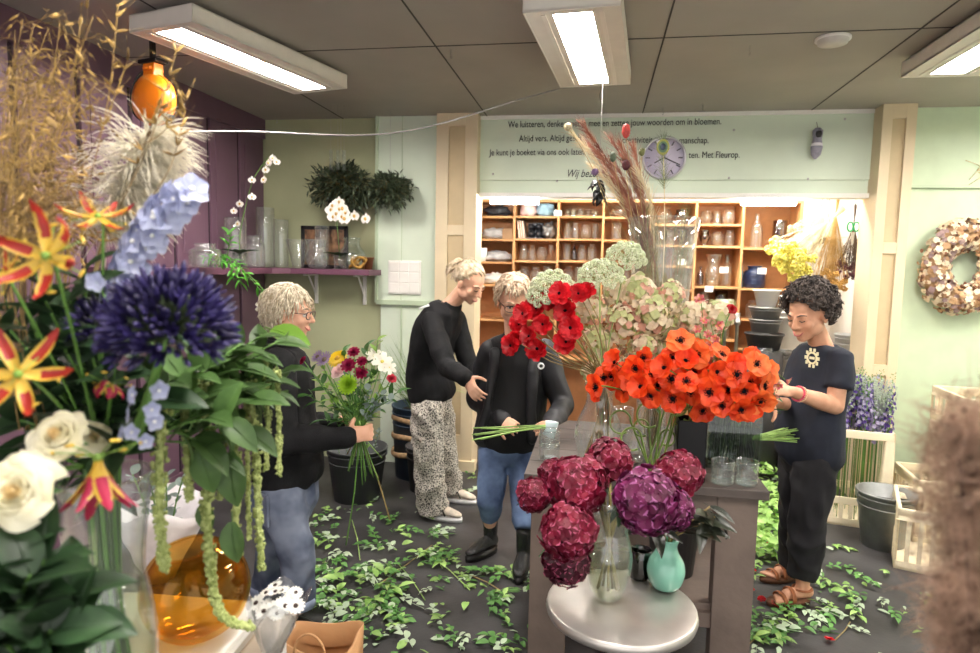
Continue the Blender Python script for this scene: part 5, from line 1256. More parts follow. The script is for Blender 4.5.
# peacock feather, protea bud, poppy heads
a = pt+V((.0, -.03, .04)); b = at(663, 140, 2.93)
r = thing('peacock_feather', 'peacock feather with dark blue eye standing before the clock', 'feather', a)
P = spline([a, at(664, 250, 2.93), b], 8); part('quill', MB().tube(P, [.0022]*len(P), 5), m_pale, r, world=True)
part('barbs', plume(P, 260, .07, .0005, spread=.5, seed=7, t0=.72), mat('green bronze barb', '6c7a4c', .5, .2, var=.3), r, world=True)
f_ = basis((0, 0, 1), (0, -1, 0)); e0 = at(663, 147, 2.91)
for rr, nm, cc, dy in ((.034, 'eye_ring', '8a8a3c', 0), (.024, 'eye_bronze', '4f6a4c', -.003), (.015, 'eye_spot', '10243a', -.006)):
    part(nm, MB().ell(e0+V((0, dy, 0)), (rr*.82, .0022, rr)), mat('feather '+nm, cc, .4, .1, var=.1), r, world=True)
for k, (px, py, nm, lab, hx, s) in enumerate(((626, 131, 'dried_protea', 'red dried seed head at the very top of the dried bouquet', 'c2473f', (.018, .018, .032)), (626, 165, 'poppy_pod', 'dark maroon seed pod in the middle of the dried plumes', '5a2328', (.018, .018, .024)), (613, 157, 'poppy_pod', 'grey green seed pod in the dried plumes', '5e6b54', (.014, .014, .022)), (568, 127, 'teasel', 'spiky cream seed head at the left tip of the dried bouquet', 'cdbf9a', (.018, .018, .018)), (595, 172, 'dried_thistle', 'purple thistle at the left of the dried bouquet', '7a5f86', (.016, .016, .016)), (642, 152, 'peacock_bud', 'small bronze seed head left of the clock', '6a6a3c', (.012, .01, .018)))):
    p = at(px, py, 2.93); r = thing(nm, lab, 'seed head', p); part('pod', MB().ell((0, 0, 0), s, ns=14, nr=10), mat(nm+hx, hx, .6, var=.3, sc=60), r)
    mb = MB()
    for j in range(40): 
        q = V((math.sin(j*2.4), math.cos(j*2.4), U(-.6, 1))).normalized(); q0 = V((q.x*s[0], q.y*s[1], q.z*s[2])); mb.tube([q0, q0*1.35], [.0009, .0003], 4)
    part('spikes', mb, MC[nm+hx], r); part('stem', MB().tube([tuple(v-p) for v in spline([p, at(px*.6+640*.4, py+50, 2.96), V((pt.x-.02, 3.0, ZT+ht*.6)), pt+V((0, 0, .06))], 5)], .0015, 5), m_dry, r)
# black leaf-like ornament hanging on a thread in front of the board
p = at(599, 186, 3.6)
r = thing('hanging_ornament', 'black crinkled leaf ornament hanging on a thread from the ceiling', 'ornament', p)
mb = MB()
for k in range(16):
    a = k*2.4; mb.blade(TM((0, 0, .03-.006*k), E_(U(-1.2, .4), U(-.5, .5), a)), .07, .035, leafp, .2, -1.2, .5, 4, 1)
part('leaf_cluster', mb, m_dkmetal, r, solid=.001); part('thread', MB().tube([(0, 0, .03), (0, 0, ZC-p.z)], .001, 4), m_steel, r)
# ================================================================ BOUQUET IN THE HAND OF THE WOMAN AT THE LEFT
YBq = 2.56
hp = vv(359, 432, YBq)
def simple(n, L, W, b0, bend, cup, hx, nm, cr=.01, chx='e3c23c', layers=1, prof=petp, hx2=None):
    mb = MB()
    for l in range(layers):
        for k in range(n): mb.blade(TM((0, 0, .002*l), E_(z=2*PI*(k+.5*l)/n)), L*(1-.18*l), W, prof, b0+.3*l, bend, cup, 4, 1)
    m = mat(nm, hx, .5, var=.12, sc=30, tl=.3, hx2=hx2)
    return mb.mesh('petals', m), MB().ell((0, 0, .004), (cr, cr, cr*.6), ns=12, nr=8).mesh('centre', mat('centre'+chx, chx, .7, var=.3, sc=120))
F_yel = simple(18, .038, .010, .1, -.1, .2, 'f0d020', 'yellow petal', .012, 'c99a1a', 2)
F_wht = simple(6, .036, .02, .5, -.6, .3, 'f4f0df', 'white petal', .006, 'd8c95a')
F_mag = simple(10, .028, .013, .15, .2, .5, 'a01848', 'magenta petal', .005, '50102a', 4)
F_lil = simple(14, .028, .007, .2, .1, .2, '8f7a9e', 'lilac petal', .008, '6a5a4a', 1)
GC = simple(18, .034, .009, .05, .5, .5, 'a9d236', 'lime chrysanthemum petal', .006, '7fae2a', 6)[0]
PPY = rose_mesh(.032, 26, mat('blush peony petal', 'f6c9c6', .5, var=.08, tl=.3, hx2='fbe6e0'), 9, .5)
CRL = rose_mesh(.028, 24, mat('coral petal', 'e8455c', .5, var=.1, tl=.3), 10, .5)
BQ = [(338, 359, 'yellow_gerbera', F_yel, 'yellow daisy-like bloom at the top left of the held bouquet', .9), (340, 373, 'blush_peony', (PPY,), 'round blush pink bloom left in the held bouquet', 1.), (349, 385, 'lime_chrysanthemum', (GC,), 'lime green chrysanthemum low in the front of the held bouquet', 1.1),
      (354, 353, 'pink_snapdragon', F_mag, 'magenta blossom at the peak of the held bouquet', .8), (349, 366, 'burgundy_bloom', F_mag, 'burgundy bloom in the middle of the held bouquet', 1.), (361, 373, 'burgundy_bloom', F_mag, 'burgundy bloom right of the middle in the held bouquet', .9), (362, 362, 'burgundy_bloom', F_mag, 'small burgundy bloom near the top right of the held bouquet', .7),
      (391, 379, 'coral_rose', (CRL,), 'coral pink rose at the far right of the held bouquet', .75), (382, 362, 'white_lily', F_wht, 'white star-shaped bloom at the upper right of the held bouquet', 1.), (374, 356, 'white_lily', F_wht, 'white star-shaped bloom at the top, right of the magenta one', .8), (389, 368, 'white_lily', F_wht, 'small white star-shaped bloom next to the coral rose', .7),
      (325, 360, 'lilac_aster', F_lil, 'dusky lilac spiky bloom at the left top of the held bouquet', 1.1), (318, 357, 'lilac_aster', F_lil, 'dusky lilac spiky bloom furthest left in the held bouquet', .9), (304, 361, 'red_bloom', F_mag, 'small red bloom just in front of the jacket of the woman at the left', .6)]
for px, py, nm, ms, lab, s in BQ:
    p = at(px, py, YBq+U(-.06, .03)); d = V(((px-350)*.018, -.9, .6-(py-370)*.02)); s *= 1.3; o, inv = froot(nm, lab, 'flower', p, d, 'flowers of the held bouquet', sc=s)
    part('petals', ms[0], None, o)
    if len(ms) > 1: part('centre', ms[1], None, o)
    f_ = hp+(hp-p)*.35; f_.z = hp.z-U(.05, .25); stem(o, inv, spline([p, p.lerp(hp, .5)+V((0, 0, -.01)), hp, V((f_.x, f_.y, f_.z))], 4), .0022/s, m_stem)
m_euc = mat('grey green eucalyptus', '8a9a92', .6, var=.2, tl=.2, rv=.15)
RL = MB().blade(TM((0, 0, 0)), .03, .028, ovalp, .1, -.2, .2, 4, 1).mesh('leaf', m_euc)
LV = leafmesh(.07, .028, m_green, -.5, m2=None)
m_lgr = mat('bright leaf green', '8fb552', .5, var=.2, sc=14, tl=.3, rv=.25)
LV2 = leafmesh(.05, .022, m_lgr, -.5)
def sprig(name, lab, cat, a, b, me, n, grp=None, s=(.7, 1.1), m=m_stem, r=.002, t0=.3, out=.8, seed=None):
    a = V(a); b = V(b); o = thing(name, lab, cat, a, 0, grp); P = spline([a, a.lerp(b, .5)+V((U(-.02, .02), 0, .015)), b], 5)
    part('stem', MB().tube(P, r, 5), m, o, world=True); K = len(P)-1; d = (b-a).normalized(); ax = d.orthogonal().normalized(); bz = d.cross(ax)
    for k in range(n):
        t = t0+(1-t0)*k/max(1, n-1); j = min(int(t*K), K-1); p = P[j].lerp(P[j+1], t*K-j); th = k*2.4+U(-.4, .4)
        dd = d*.6+(ax*math.cos(th)+bz*math.sin(th))*out; l = part('leaf', me, None, o); l.matrix_basis = TM(p-a, basis(dd, (U(-.5, .5), U(-.6, 0), 1)), U(*s))
    return o
for k, (x, y) in enumerate(((368, 390), (382, 395), (376, 404), (390, 400))): sprig('eucalyptus_sprig', 'grey green eucalyptus sprig in the held bouquet, '+nth(k, 4), 'foliage', hp, at(x, y, YBq-.03), RL, 12, 'eucalyptus of the held bouquet')
for k, (x, y) in enumerate(((318, 380), (308, 395), (330, 400), (325, 420), (378, 340), (368, 345), (372, 415), (398, 392), (346, 405), (356, 410), (334, 388), (343, 352), (366, 384), (376, 372), (385, 388), (312, 372), (322, 366), (351, 396))): sprig('green_sprig', 'leafy green sprig among the blooms of the held bouquet, '+nth(sorted([308, 318, 325, 330, 346, 356, 368, 372, 378, 398, 334, 343, 366, 376, 385, 312, 322, 351]).index(x), 18), 'foliage', hp, at(x, y, YBq+.02), LV if k % 2 else LV2, 9, 'green sprigs of the held bouquet')
for k in range(12):
    f_ = at(345+k*3.2+U(-3, 3), U(450, 480), YBq+.03); solo('cut_stalk', MB().tube([f_, hp.lerp(f_, .4), hp+V((0, 0, .05))], .0026, 5), m_stem2 if k % 3 else m_brst, 'green stem below the fist of the woman at the left, '+nth(k, 12), 'stem', f_, 'stems of the held bouquet')
for k, (x, y) in enumerate(((346, 545), (390, 520))): f_ = at(x, y, YBq+.05); solo('long_stalk', MB().tube(spline([f_, hp.lerp(f_, .5)+V((.01, 0, 0)), hp], 4), .0035, 6), m_stem if not k else m_brst, ('long green stem hanging straight down from the held bouquet', 'long brown stem hanging slanted from the held bouquet')[k], 'stem', f_)
# ================================================================ BACK LEFT: BUCKETS AND PLANTS
def bucket(name, lab, loc, r1, r0, h, m, handle=True, soil=None, cat='bucket'):
    o = pot(name, lab, loc, r1, r0, h, m, cat, 36, 2)
    if handle:
        part('handle', MB().tube([V((r1*1.02*math.cos(a), -.02-.3*r1*math.sin(a), h*.93+r1*.25*-math.sin(a))) for a in [PI*i/16 for i in range(17)]], .003, 6), m_steel, o)
        for s in (-1, 1): part('ear', MB().box((s*(r1+.006), 0, h*.92), (.006, .04, .035)), m, o, bev=.002)
    if soil: part('fill', MB().lathe([(0, soil*h), (r0+(r1-r0)*soil-.004, soil*h)], 24), mat('dark water', '15171a', .1), o)
    return o
gb = G(357, 497, 0); 
bucket('grey_bucket', 'large dark grey plastic bucket behind the held bouquet', (gb.x, gb.y, 0), .215, .165, .38, mat('dark grey plastic', '4a4d4e', .5, var=.08), soil=.7)
for k in range(5): sprig('leafy_cutting', 'leafy cutting with pale blossoms in the dark grey bucket, '+nth(k, 5), 'foliage', (gb.x-.12+.06*k, gb.y, .27), (gb.x-.16+.09*k+U(-.03, .03), gb.y-.1, .27+U(.22, .34)), LV2 if k % 2 else RL, 12, 'cuttings in the grey bucket', t0=.4)
tb = G(412, 482, 0); tb.y = 4.92
bucket('blue_tub', 'tall dark blue tub with tan stripes standing by the green wall', (tb.x, tb.y, 0), .22, .19, .58, mat('dark blue enamel', '35475a', .5, var=.3, sc=6), handle=False)
for k in range(3): solo('raffia_band', MB().tube([V((tb.x+.213*math.cos(a), tb.y+.213*math.sin(a), .2+.14*k+.01*math.sin(3*a+k))) for a in [2*PI*i/40 for i in range(41)]], .014, 8, flat=1.6, cap=False), mat('tan raffia', 'a98b66', .8, var=.3, sc=30), 'tan raffia band around the dark blue tub, '+('lowest', 'middle', 'highest')[k], 'band', V((tb.x, tb.y, .2+.14*k)), 'bands on the blue tub')
# spiky grass plant
o = thing('grass_plant', 'spiky green grass-like plant in the dark blue tub', 'plant', (tb.x-.02, tb.y, .5))
part('root_ball', MB().ell((0, 0, 0), (.16, .16, .06)), mat('dark soil', '2a211b', .9), o)
mb = MB()
for k in range(130):
    a = U(0, 6.28); l = U(.35, .75)*(.6 if math.cos(a) > .2 else 1); mb.blade(TM((U(-.06, .06), U(-.06, .06), .02), E_(z=a) @ E_(x=0)), l, .012, lambda t: (1-t)**.6, U(1.2, 1.5) if math.cos(a) > .2 else U(.95, 1.5), U(-.3, 0) if math.cos(a) > .2 else U(-1.3, -.1), .4, 6, 1)
part('leaf_blades', mb, mat('grass plant leaf', '5f8c3a', .5, var=.3, tl=.25, sc=8, hx2='9cbc66'), o)
for k in range(2): bucket('black_bucket', ('black bucket between the grey bucket and the blue tub', 'black bucket left of the grey bucket against the wall')[k], (gb.x+(.44, -.62)[k], gb.y+(.28, .3)[k], 0), .15, .12, .34, m_potd, handle=False)
# ================================================================ OLIVE BUSHES
m_ol = mat('dark olive leaf', '33402c', .5, var=.35, sc=20, rv=.2, hx2='56634a')
def bush(name, lab, cat, c, rad, n, L, W, m, seed, hang=True, group=None):
    random.seed(seed); rg = random.Random(seed); o = thing(name, lab, cat, c, 0, group); mb = MB(); tw = MB()
    for k in range(n//9):
        z = 1-2*rg.random(); th = rg.uniform(0, 6.28); q = V((math.sqrt(1-z*z)*math.cos(th), math.sqrt(1-z*z)*math.sin(th), z)); k_ = rg.uniform(.65, 1.05)
        tip = V((q.x*rad[0], q.y*rad[1], q.z*rad[2]))*k_; mid = tip*.5+V((0, 0, .03)); tw.tube([(0, 0, 0), mid, tip], [.004, .002, .0008], 4)
        for j in range(9):
            t = .45+.55*j/8; p = mid.lerp(tip, (t-.45)/.55) if t > .5 else mid; dd = (q+V((rg.uniform(-1, 1), rg.uniform(-1, 1), rg.uniform(-.8, .8)))).normalized()
            mb.blade(TM(p, basis(dd, (rg.uniform(-.5, .5), rg.uniform(-.5, .5), 1))), L*rg.uniform(.7, 1.2), W, leafp, .1, -.4, .3, 3, 1)
    part('leaves', mb, m, o, label='small narrow grey green leaves'); part('twigs', tw, m_brst, o)
    if hang: part('hanging_wire', MB().tube([(0, 0, 0), (0, 0, ZC-c[2])], .0012, 4), m_steel, o)
    return o
p = at(341, 188, 4.95); bush('olive_bush', 'round dark olive bush hanging above the white orchid', 'bush', p, (.28, .19, .20), 2800, .052, .018, m_ol, 1, group='hanging olive bushes')
p2 = at(390, 192, 4.96); bush('olive_bush', 'smaller dark olive bush hanging before the light green board', 'bush', p2, (.2, .17, .16), 1500, .05, .017, m_ol, 2, group='hanging olive bushes')
for k, px in enumerate((331, 338, 344)): 
    q = at(px, 170, 4.76); solo('glass_tube', MB().lathe([(0, 0), (.013, 0), (.014, .15), (.012, .15), (.011, .004), (0, .004)], 16, c=q), g_thick, 'slim glass tube hanging in the round olive bush, '+('left', 'middle', 'right')[k], 'tube', q, 'glass tubes in the olive bush')
    solo('thread', MB().tube([q+V((0, 0, .15)), V((q.x, q.y, ZC))], .0008, 4), m_steel, 'thread carrying a slim glass tube from the ceiling, '+('left', 'middle', 'right')[k], 'thread', q, 'threads of the glass tubes')
# ================================================================ ORCHIDS
m_orw = mat('white orchid petal', 'f6f2ee', .45, var=.03, tl=.3)
mb = MB(); 
for a, l, w in ((0, .034, .04), (PI, .034, .04), (PI/2, .034, .022), (-2.2, .03, .02), (-.95, .03, .02)): mb.blade(TM((0, 0, 0), E_(z=a-PI/2)), l, w, ovalp, .2, -.2, .1, 4, 2)
ORP = mb.mesh('petals', m_orw); ORC = MB().ell((0, 0, .008), (.007, .01, .009), ns=10, nr=6).mesh('lip', mat('orchid lip', 'd8b36a', .5))
def orchid(lab, pts, Y, potloc, fls, s=1., leaf=True):
    o = thing('orchid', lab, 'orchid', potloc); P = spline([V(potloc)+V((0, 0, .08))]+[at(x, y, Y) for x, y in pts], 6)
    part('flower_stem', MB().tube(P, .003, 6), m_stem, o, world=True)
    part('pot', MB().lathe([(0, 0), (.045, 0), (.055, .11), (.05, .11), (.042, .01), (0, .01)], 24), g_thick, o)
    for x, y in fls:
        p = at(x, y, Y-.02); f = part('bloom', ORP, None, o, label='white orchid bloom'); f.matrix_basis = TM(p-V(potloc), rmat((U(-.4, .5), -1, U(-.2, .3))), s*U(.85, 1.15)); c = part('lip', ORC, None, f)
    for k in range(4 if leaf else 0):
        l = part('leaf', LF, None, o); l.matrix_basis = TM((0, 0, .1), basis((math.cos(k*1.6+.4), math.sin(k*1.6+.4), .35), (0, 0, 1)), 1.2)
    return o
q = at(240, 262, 4.35); orchid('white orchid with a long arching spray before the plum boards', [(240, 235), (246, 205), (254, 178), (268, 158)], 4.35, (q.x, 4.35, S), [(234, 211), (240, 204), (252, 197), (252, 180), (264, 180), (269, 163), (277, 162), (266, 170), (238, 224), (273, 158)], .85)
q = at(340, 262, 4.9); orchid('white orchid with dense blooms on the plum corner shelf', [(338, 235), (337, 215), (345, 205)], 4.70, (q.x, 4.9, S), [(333, 206), (339, 202), (343, 209), (336, 214), (342, 217), (333, 217), (346, 213), (339, 209), (355, 216), (366, 219), (331, 210), (345, 219)], 1.35)
# trailing green plant at the near end of the shelf
q = at(228, 285, 3.9)
def leafy(name, lab, cat, root, ends, Y, me, n, grp=None, m=m_stem, s=(.7, 1.1)):
    for k, e in enumerate(ends): sprig(name, lab+', '+nth(k, len(ends)), cat, root, at(e[0], e[1], Y+U(-.06, .06)), me, n, grp, s, m)
LT = leafmesh(.075, .02, mat('fresh green leaf', '5fae3a', .45, var=.2, tl=.3, rv=.2), -.7)
leafy('trailing_fern', 'bright green trailing frond hanging over the plum shelf', 'plant', (q.x, 3.9, S+.08), [(205, 258), (214, 262), (222, 262), (230, 232), (233, 278), (240, 282), (246, 275), (262, 292)], 3.85, LT, 10, 'trailing fronds on the shelf')
p = at(262, 307, 3.1); o, inv = froot('white_daisy', 'small white daisy left of the platinum-haired head', 'flower', p, (.2, -1, .2)); part('petals', F_wht[0], None, o); part('centre', F_wht[1], None, o); stem(o, inv, spline([p, p+V((-.1, .2, .08)), V((q.x, 3.9, S+.08))], 5), .002, m_stem)
# ================================================================ HANGING DRIED BUNCHES (storeroom right)
m_ygd = mat('sulphur yellow achillea', 'f0e04c', .7, var=.15, sc=80, hx2='f7ef8a')
def hangbunch(lab, tie, tip, n, spread, m, L, headm=None, hr=.012, nh=0, seed=0, Y=5.55, nm='dried_bunch'):
    rg = random.Random(seed); a = V(tie); b = V(tip); d = (b-a); l = d.length; d.normalize(); ax = d.orthogonal().normalized(); bz = d.cross(ax); o = thing(nm, lab, 'dried flowers', a, group='dried bunches hanging in the storeroom'); st = MB(); hd = MB(); pl = MB()
    for k in range(n):
        t = rg.random()**.5*spread; th = rg.uniform(0, 6.28); e = a+d*l*rg.uniform(.75, 1.05)+(ax*math.cos(th)+bz*math.sin(th))*t; P = [a-d*.12-(e-a)*.12, a, a.lerp(e, .5)+(e-b)*.05, e]
        st.tube(P, .0016, 4)
        plume(P, L, .07, .0011, spread=.4, seed=seed*100+k, mb=pl, t0=.55)
        if headm and k < nh: 
            for j in range(24): hd.ell(e+V((rg.gauss(0, 1), rg.gauss(0, 1), rg.gauss(0, 1))).normalized()*hr*1.6, hr*rg.uniform(.4, .8), ns=6, nr=4)
    part('stalks', st, m, o, world=True); part('plumes', pl, m, o, world=True)
    if headm: part('flower_heads', hd, headm, o, world=True, stuff=True)
    part('tie_string', MB().tube([a+ax*.02, a+V((0, 0, .05)), V((a.x, a.y, ZC))], .002, 5), m_dkmetal, o, world=True); return o
hangbunch('dried bunch with sulphur yellow flower heads above the dark curly hair', at(828, 222, 5.6), at(782, 262, 5.5), 60, .20, mat('cream straw', 'e2d4b0', .7, var=.15), 16, m_ygd, .020, 46, 1)
hangbunch('golden wheat bunch hanging right of the yellow flower heads', at(836, 215, 5.65), at(826, 290, 5.6), 55, .15, mat('golden wheat', 'cf9f52', .7, var=.25, hx2='e3bd7c'), 22, mat('wheat ears', 'd7a85c', .7, var=.2), .012, 34, 2)
hangbunch('pale straw bunch hanging at the top left, beside the rack end', at(822, 208, 5.8), at(806, 238, 5.75), 40, .16, m_pale, 18, mat('bleached head', 'b7a98a', .7, var=.3), .012, 20, 3)
hangbunch('dark brown dried bunch hanging beside the right column', at(854, 225, 5.6), at(850, 275, 5.55), 34, .09, mat('dark brown dried', '5f4a3a', .8, var=.3), 18, mat('dusky berry', '6a3a44', .6, var=.3), .011, 20, 4)
p = at(853, 232, 5.35)
o = thing('scissors', 'green handled scissors hanging at the storeroom edge beside the column', 'scissors', p)
for s in (-1, 1): part('handle', MB().tube([V((s*.022+.02*math.cos(a), 0, .035*math.sin(a)+.04)) for a in [2*PI*i/20 for i in range(21)]], .0065, 8, cap=False), mat('green plastic', '149a58', .35), o)
part('blade', MB().box((.004, 0, -.05), (.012, .003, .1), R=E_(y=.08)), m_steel, o, bev=.001); part('blade', MB().box((-.004, .003, -.05), (.012, .003, .1), R=E_(y=-.08)), m_steel, o, bev=.001)
part('hook', MB().tube([(0, 0, .07), (0, .02, .1), (0, .1, .11)], .003, 6), m_steel, o)
# ================================================================ WREATH
m_wc = mat('cream dried flower', 'ead9bd', .7, var=.1, rv=.1); m_wb = mat('tan dried flower', 'c09a72', .7, var=.2); m_wp = mat('mauve dried flower', 'a58a86', .7, var=.2); m_wd = mat('brown seed pod', '7a5238', .7, var=.3)
wc_ = at(964, 268, 5.125); WR = at(964, 268, 5.08).x-at(932, 268, 5.08).x
o = thing('wreath', 'large wreath of cream, tan and mauve dried flowers on the pale green wall', 'wreath', wc_)
part('ring', MB().tube([V((WR*math.cos(a), 0, WR*1.12*math.sin(a))) for a in [2*PI*i/48 for i in range(49)]], .07, 12, cap=False), mat('straw ring', 'a98560', .8, var=.3, sc=30), o)
for nm, m, n, kind in (('cream_blossoms', m_wc, 240, 0), ('tan_blossoms', m_wb, 200, 0), ('mauve_blossoms', m_wp, 120, 0), ('seed_pods', m_wd, 90, 1)):
    mb = MB()
    for k in range(n):
        a = U(0, 6.28); b = U(0, 6.28); q = V((math.cos(a)*math.cos(b), -abs(math.sin(b)) if U(0, 1) < .9 else .3, math.sin(a)*math.cos(b))); p = V((WR*math.cos(a), 0, WR*1.12*math.sin(a)))+V((q.x*.09, q.y*.08, q.z*.10))*U(.85, 1.25)
        if kind: mb.ell(p, (.012, .012, .016), ns=8, nr=6)
        else: floret(mb, TM(p, rmat(q+V((U(-.4, .4), U(-.4, .4), U(-.4, .4))))), U(.016, .030), 0, 5, cup=.5)
    part(nm, mb, m, o, label=nm.replace('_', ' '), stuff=True)
# small twig ornament at the top right of the wall
p = at(976, 172, 5.185); o = thing('twig_ornament', 'small dry twig hung on the white upper wall above the wreath', 'ornament', p)
mb = MB()
for k in range(9): mb.tube(spline([(0, 0, 0), (U(-.06, .1), -.02, U(-.04, .05)), (U(-.12, .16), -.03, U(-.1, .08))], 3), [.004]+[.002]*6, 4)
part('twigs', mb, m_dry, o)
# ================================================================ CRATES, BUCKETS AT RIGHT
m_crate = mat('cream plastic crate', 'eee0c0', .5, var=.05, sc=5); 
def crate(name, lab, loc, rz, W, Dp, H, group=None, m=m_crate, base=.30, slots=True):
    """auction flower crate: slotted tub below, four posts and a ring above"""
    o = thing(name, lab, 'crate', loc, rz, group); w, d = W/2, Dp/2; t = .012; hb = H*base
    mb = MB().bx(-w, w, -d, d, 0, .02)
    for s in (-1, 1):
        mb.bx(s*w, s*(w-t), -d, d, 0, .05); mb.bx(s*w, s*(w-t), -d, d, hb-.05, hb); mb.bx(-w, w, s*d, s*(d-t), 0, .05); mb.bx(-w, w, s*d, s*(d-t), hb-.05, hb)
        n = 7
        for k in range(n+1):
            x = -w+(2*w)*k/n; mb.bx(max(-w, x-.012), min(w, x+.012), s*d, s*(d-t), .05, hb-.05); y = -d+2*d*k/n; mb.bx(s*w, s*(w-t), max(-d, y-.012), min(d, y+.012), .05, hb-.05)
    part('tub', mb, m, o, bev=.002)
    for sx in (-1, 1):
        for sy in (-1, 1):
            part('post', MB().loft([(V((sx*(w-.035), sy*(d-.035), hb-.05)), V((.042, 0, 0)), V((0, .042, 0))), (V((sx*(w-.03), sy*(d-.03), H-.04)), V((.030, 0, 0)), V((0, .030, 0)))], 16, pw=.4), m, o, bev=.002)
    mb = MB()
    for s in (-1, 1): mb.bx(s*w, s*(w-.022), -d, d, H-.055, H); mb.bx(-w, w, s*d, s*(d-.022), H-.055, H)
    part('top_ring', mb, m, o, bev=.006); return o
cr = G(862, 526, 0); crate('flower_crate', 'cream plastic crate filled with purple delphiniums behind the dark trousered woman', (cr.x-.02, cr.y+.16, 0), R_(-12), .40, .40, .66, 'cream flower crates')
cx_, cy_ = cr.x-.02, cr.y+.16
m_dl = mat('pale lilac floret', 'b3a6cf', .5, var=.15, tl=.3, rv=.15, hx2='d2cbe2'); m_dp = mat('violet floret', '5b3f95', .5, var=.2, tl=.3, rv=.2, hx2='7d63b5'); m_gyp = mat('pale grey green filler', 'b9c4b2', .6, var=.15, tl=.2)
def spike(L, n, fr, m, seed, ratio=.8):
    random.seed(seed); mb = MB(); b = MB()
    for i in range(n):
        t = (i+.5)/n; th = i*2.4; rr = .026*(1-t*.7)+.006; q = V((math.cos(th), math.sin(th), .25)).normalized(); p = V((q.x*rr, q.y*rr, L*(.1+.9*t)))
        if t < ratio: floret(mb, TM(p, rmat(q)), fr*(1-.45*t), 0, 5, cup=.4)
        else: b.ell(p*1., .004, ns=6, nr=4)
        b.tube([(0, 0, p.z-.01), p], .0008, 3)
    return mb.mesh('florets', m), b.mesh('buds', m_stem)
SP = [spike(.30, 34, .017, m_dp, 1), spike(.30, 34, .017, m_dl, 2), spike(.26, 30, .014, m_dp, 3)]
DPs = sorted([(U(-.16, .17), U(-.17, .17)) for k in range(38)])
for k, (dx, dy) in enumerate(DPs):
    H = U(.52, .74); o = thing('delphinium', 'violet or lilac flower spike in the cream crate, '+nth(k, 38), 'flower', (cx_+dx, cy_+dy, .03), U(0, 6), 'flower spikes in the crate')
    part('stem', MB().tube([(0, 0, 0), (0, 0, H+.25)], .003, 5), m_stem, o)
    f = part('florets', SP[(k*2) % 3 if k % 5 else 1][0], None, o); f.location = (0, 0, H); f = part('buds', SP[k % 3][1], None, o); f.location = (0, 0, H)
LGY = MB()
random.seed(2)
for k in range(150): a = V((U(-.07, .07), U(-.07, .07), U(-.02, .2))); LGY.ell(a, .006, ns=6, nr=4); LGY.tube([(0, 0, -.05), a], .0006, 3)
LGY = LGY.mesh('filler_cloud', m_gyp)
for k in range(10): o = thing('filler_sprig', 'pale airy filler sprig in the delphinium crate, '+nth(k, 10), 'foliage', (cx_-.17+.035*k, cy_+U(-.15, .12), .05), 0, 'airy filler in the crate'); part('stem', MB().tube([(0, 0, 0), (0, 0, .75)], .0018, 4), m_stem, o); f = part('filler_cloud', LGY, None, o); f.location = (0, 0, .74)
zb_ = G(889, 553, 0); bucket('zinc_bucket', 'grey zinc bucket standing in front of the delphinium crate', (zb_.x+.01, zb_.y+.12, 0), .165, .12, .35, mat('worn zinc', '8b8d8b', .45, .6, var=.18, sc=8, bump=.05), handle=True, soil=.75)
c2 = G(925, 575, 0)
crate('flower_crate', 'cream slotted crate right of the zinc bucket, nearest to the camera', (c2.x+.14, c2.y+.22, 0), R_(-20), .42, .5, .36, 'cream flower crates', base=.95)
crate('flower_crate', 'cream crate standing further back at the pale green wall, right of the zinc bucket', (c2.x+.34, c2.y+.62, 0), R_(-6), .40, .42, .42, 'cream flower crates', base=.95)
p = at(968, 440, 4.5)
for k in range(4): crate('stacked_crate', 'pale slotted crate stacked at the right wall, '+('lowest', 'second lowest', 'second highest', 'topmost')[k]+' of the stack', (p.x+.12, 4.6, .42+.235*k-.42+.001*k), R_(-4), .40, .5, .23, 'crates stacked at the right wall', base=.95)
# ================================================================ FLOOR LEAVES
m_f = [mat('cut leaf green', '86b455', .5, var=.2, tl=.2, rv=.3, hx2='aed07c'), mat('cut leaf dark', '5f9148', .5, var=.25, tl=.2, rv=.25), mat('cut leaf grey', 'b4c7a8', .6, var=.12, tl=.15, rv=.15)]
FT = []
random.seed(5)
for s in range(9):
    mb = MB(); m = m_f[s % 3 if s != 5 else 0]
    n = (1, 3, 5, 2, 7, 4, 1, 6, 3)[s]; L0 = .065 if n < 3 else .05
    if n > 1: mb.tube([(0, 0, .006), (.01, .05*n*.35, .014), (0, .032*n, .008)], .0016, 4)
    for k in range(n):
        sd = (-1)**k; a = sd*U(.5, 1.1) if n > 1 and k < n-1 else U(-.2, .2)
        mb.blade(TM((0, .03*k*.9, .01+U(0, .012)), E_(U(-.1, .25), U(-.35, .35), -a)), L0*U(.8, 1.25), L0*U(.5, .7), leafp, .25, -.6+U(-.3, .2), .35, 4, 1)
    FT.append(mb.mesh('leaf_cutting', m))
def poly(px, py, P):
    c = False; j = len(P)-1
    for i in range(len(P)):
        if (P[i][1] > py) != (P[j][1] > py) and px < (P[j][0]-P[i][0])*(py-P[i][1])/(P[j][1]-P[i][1])+P[i][0]: c = not c
        j = i
    return c
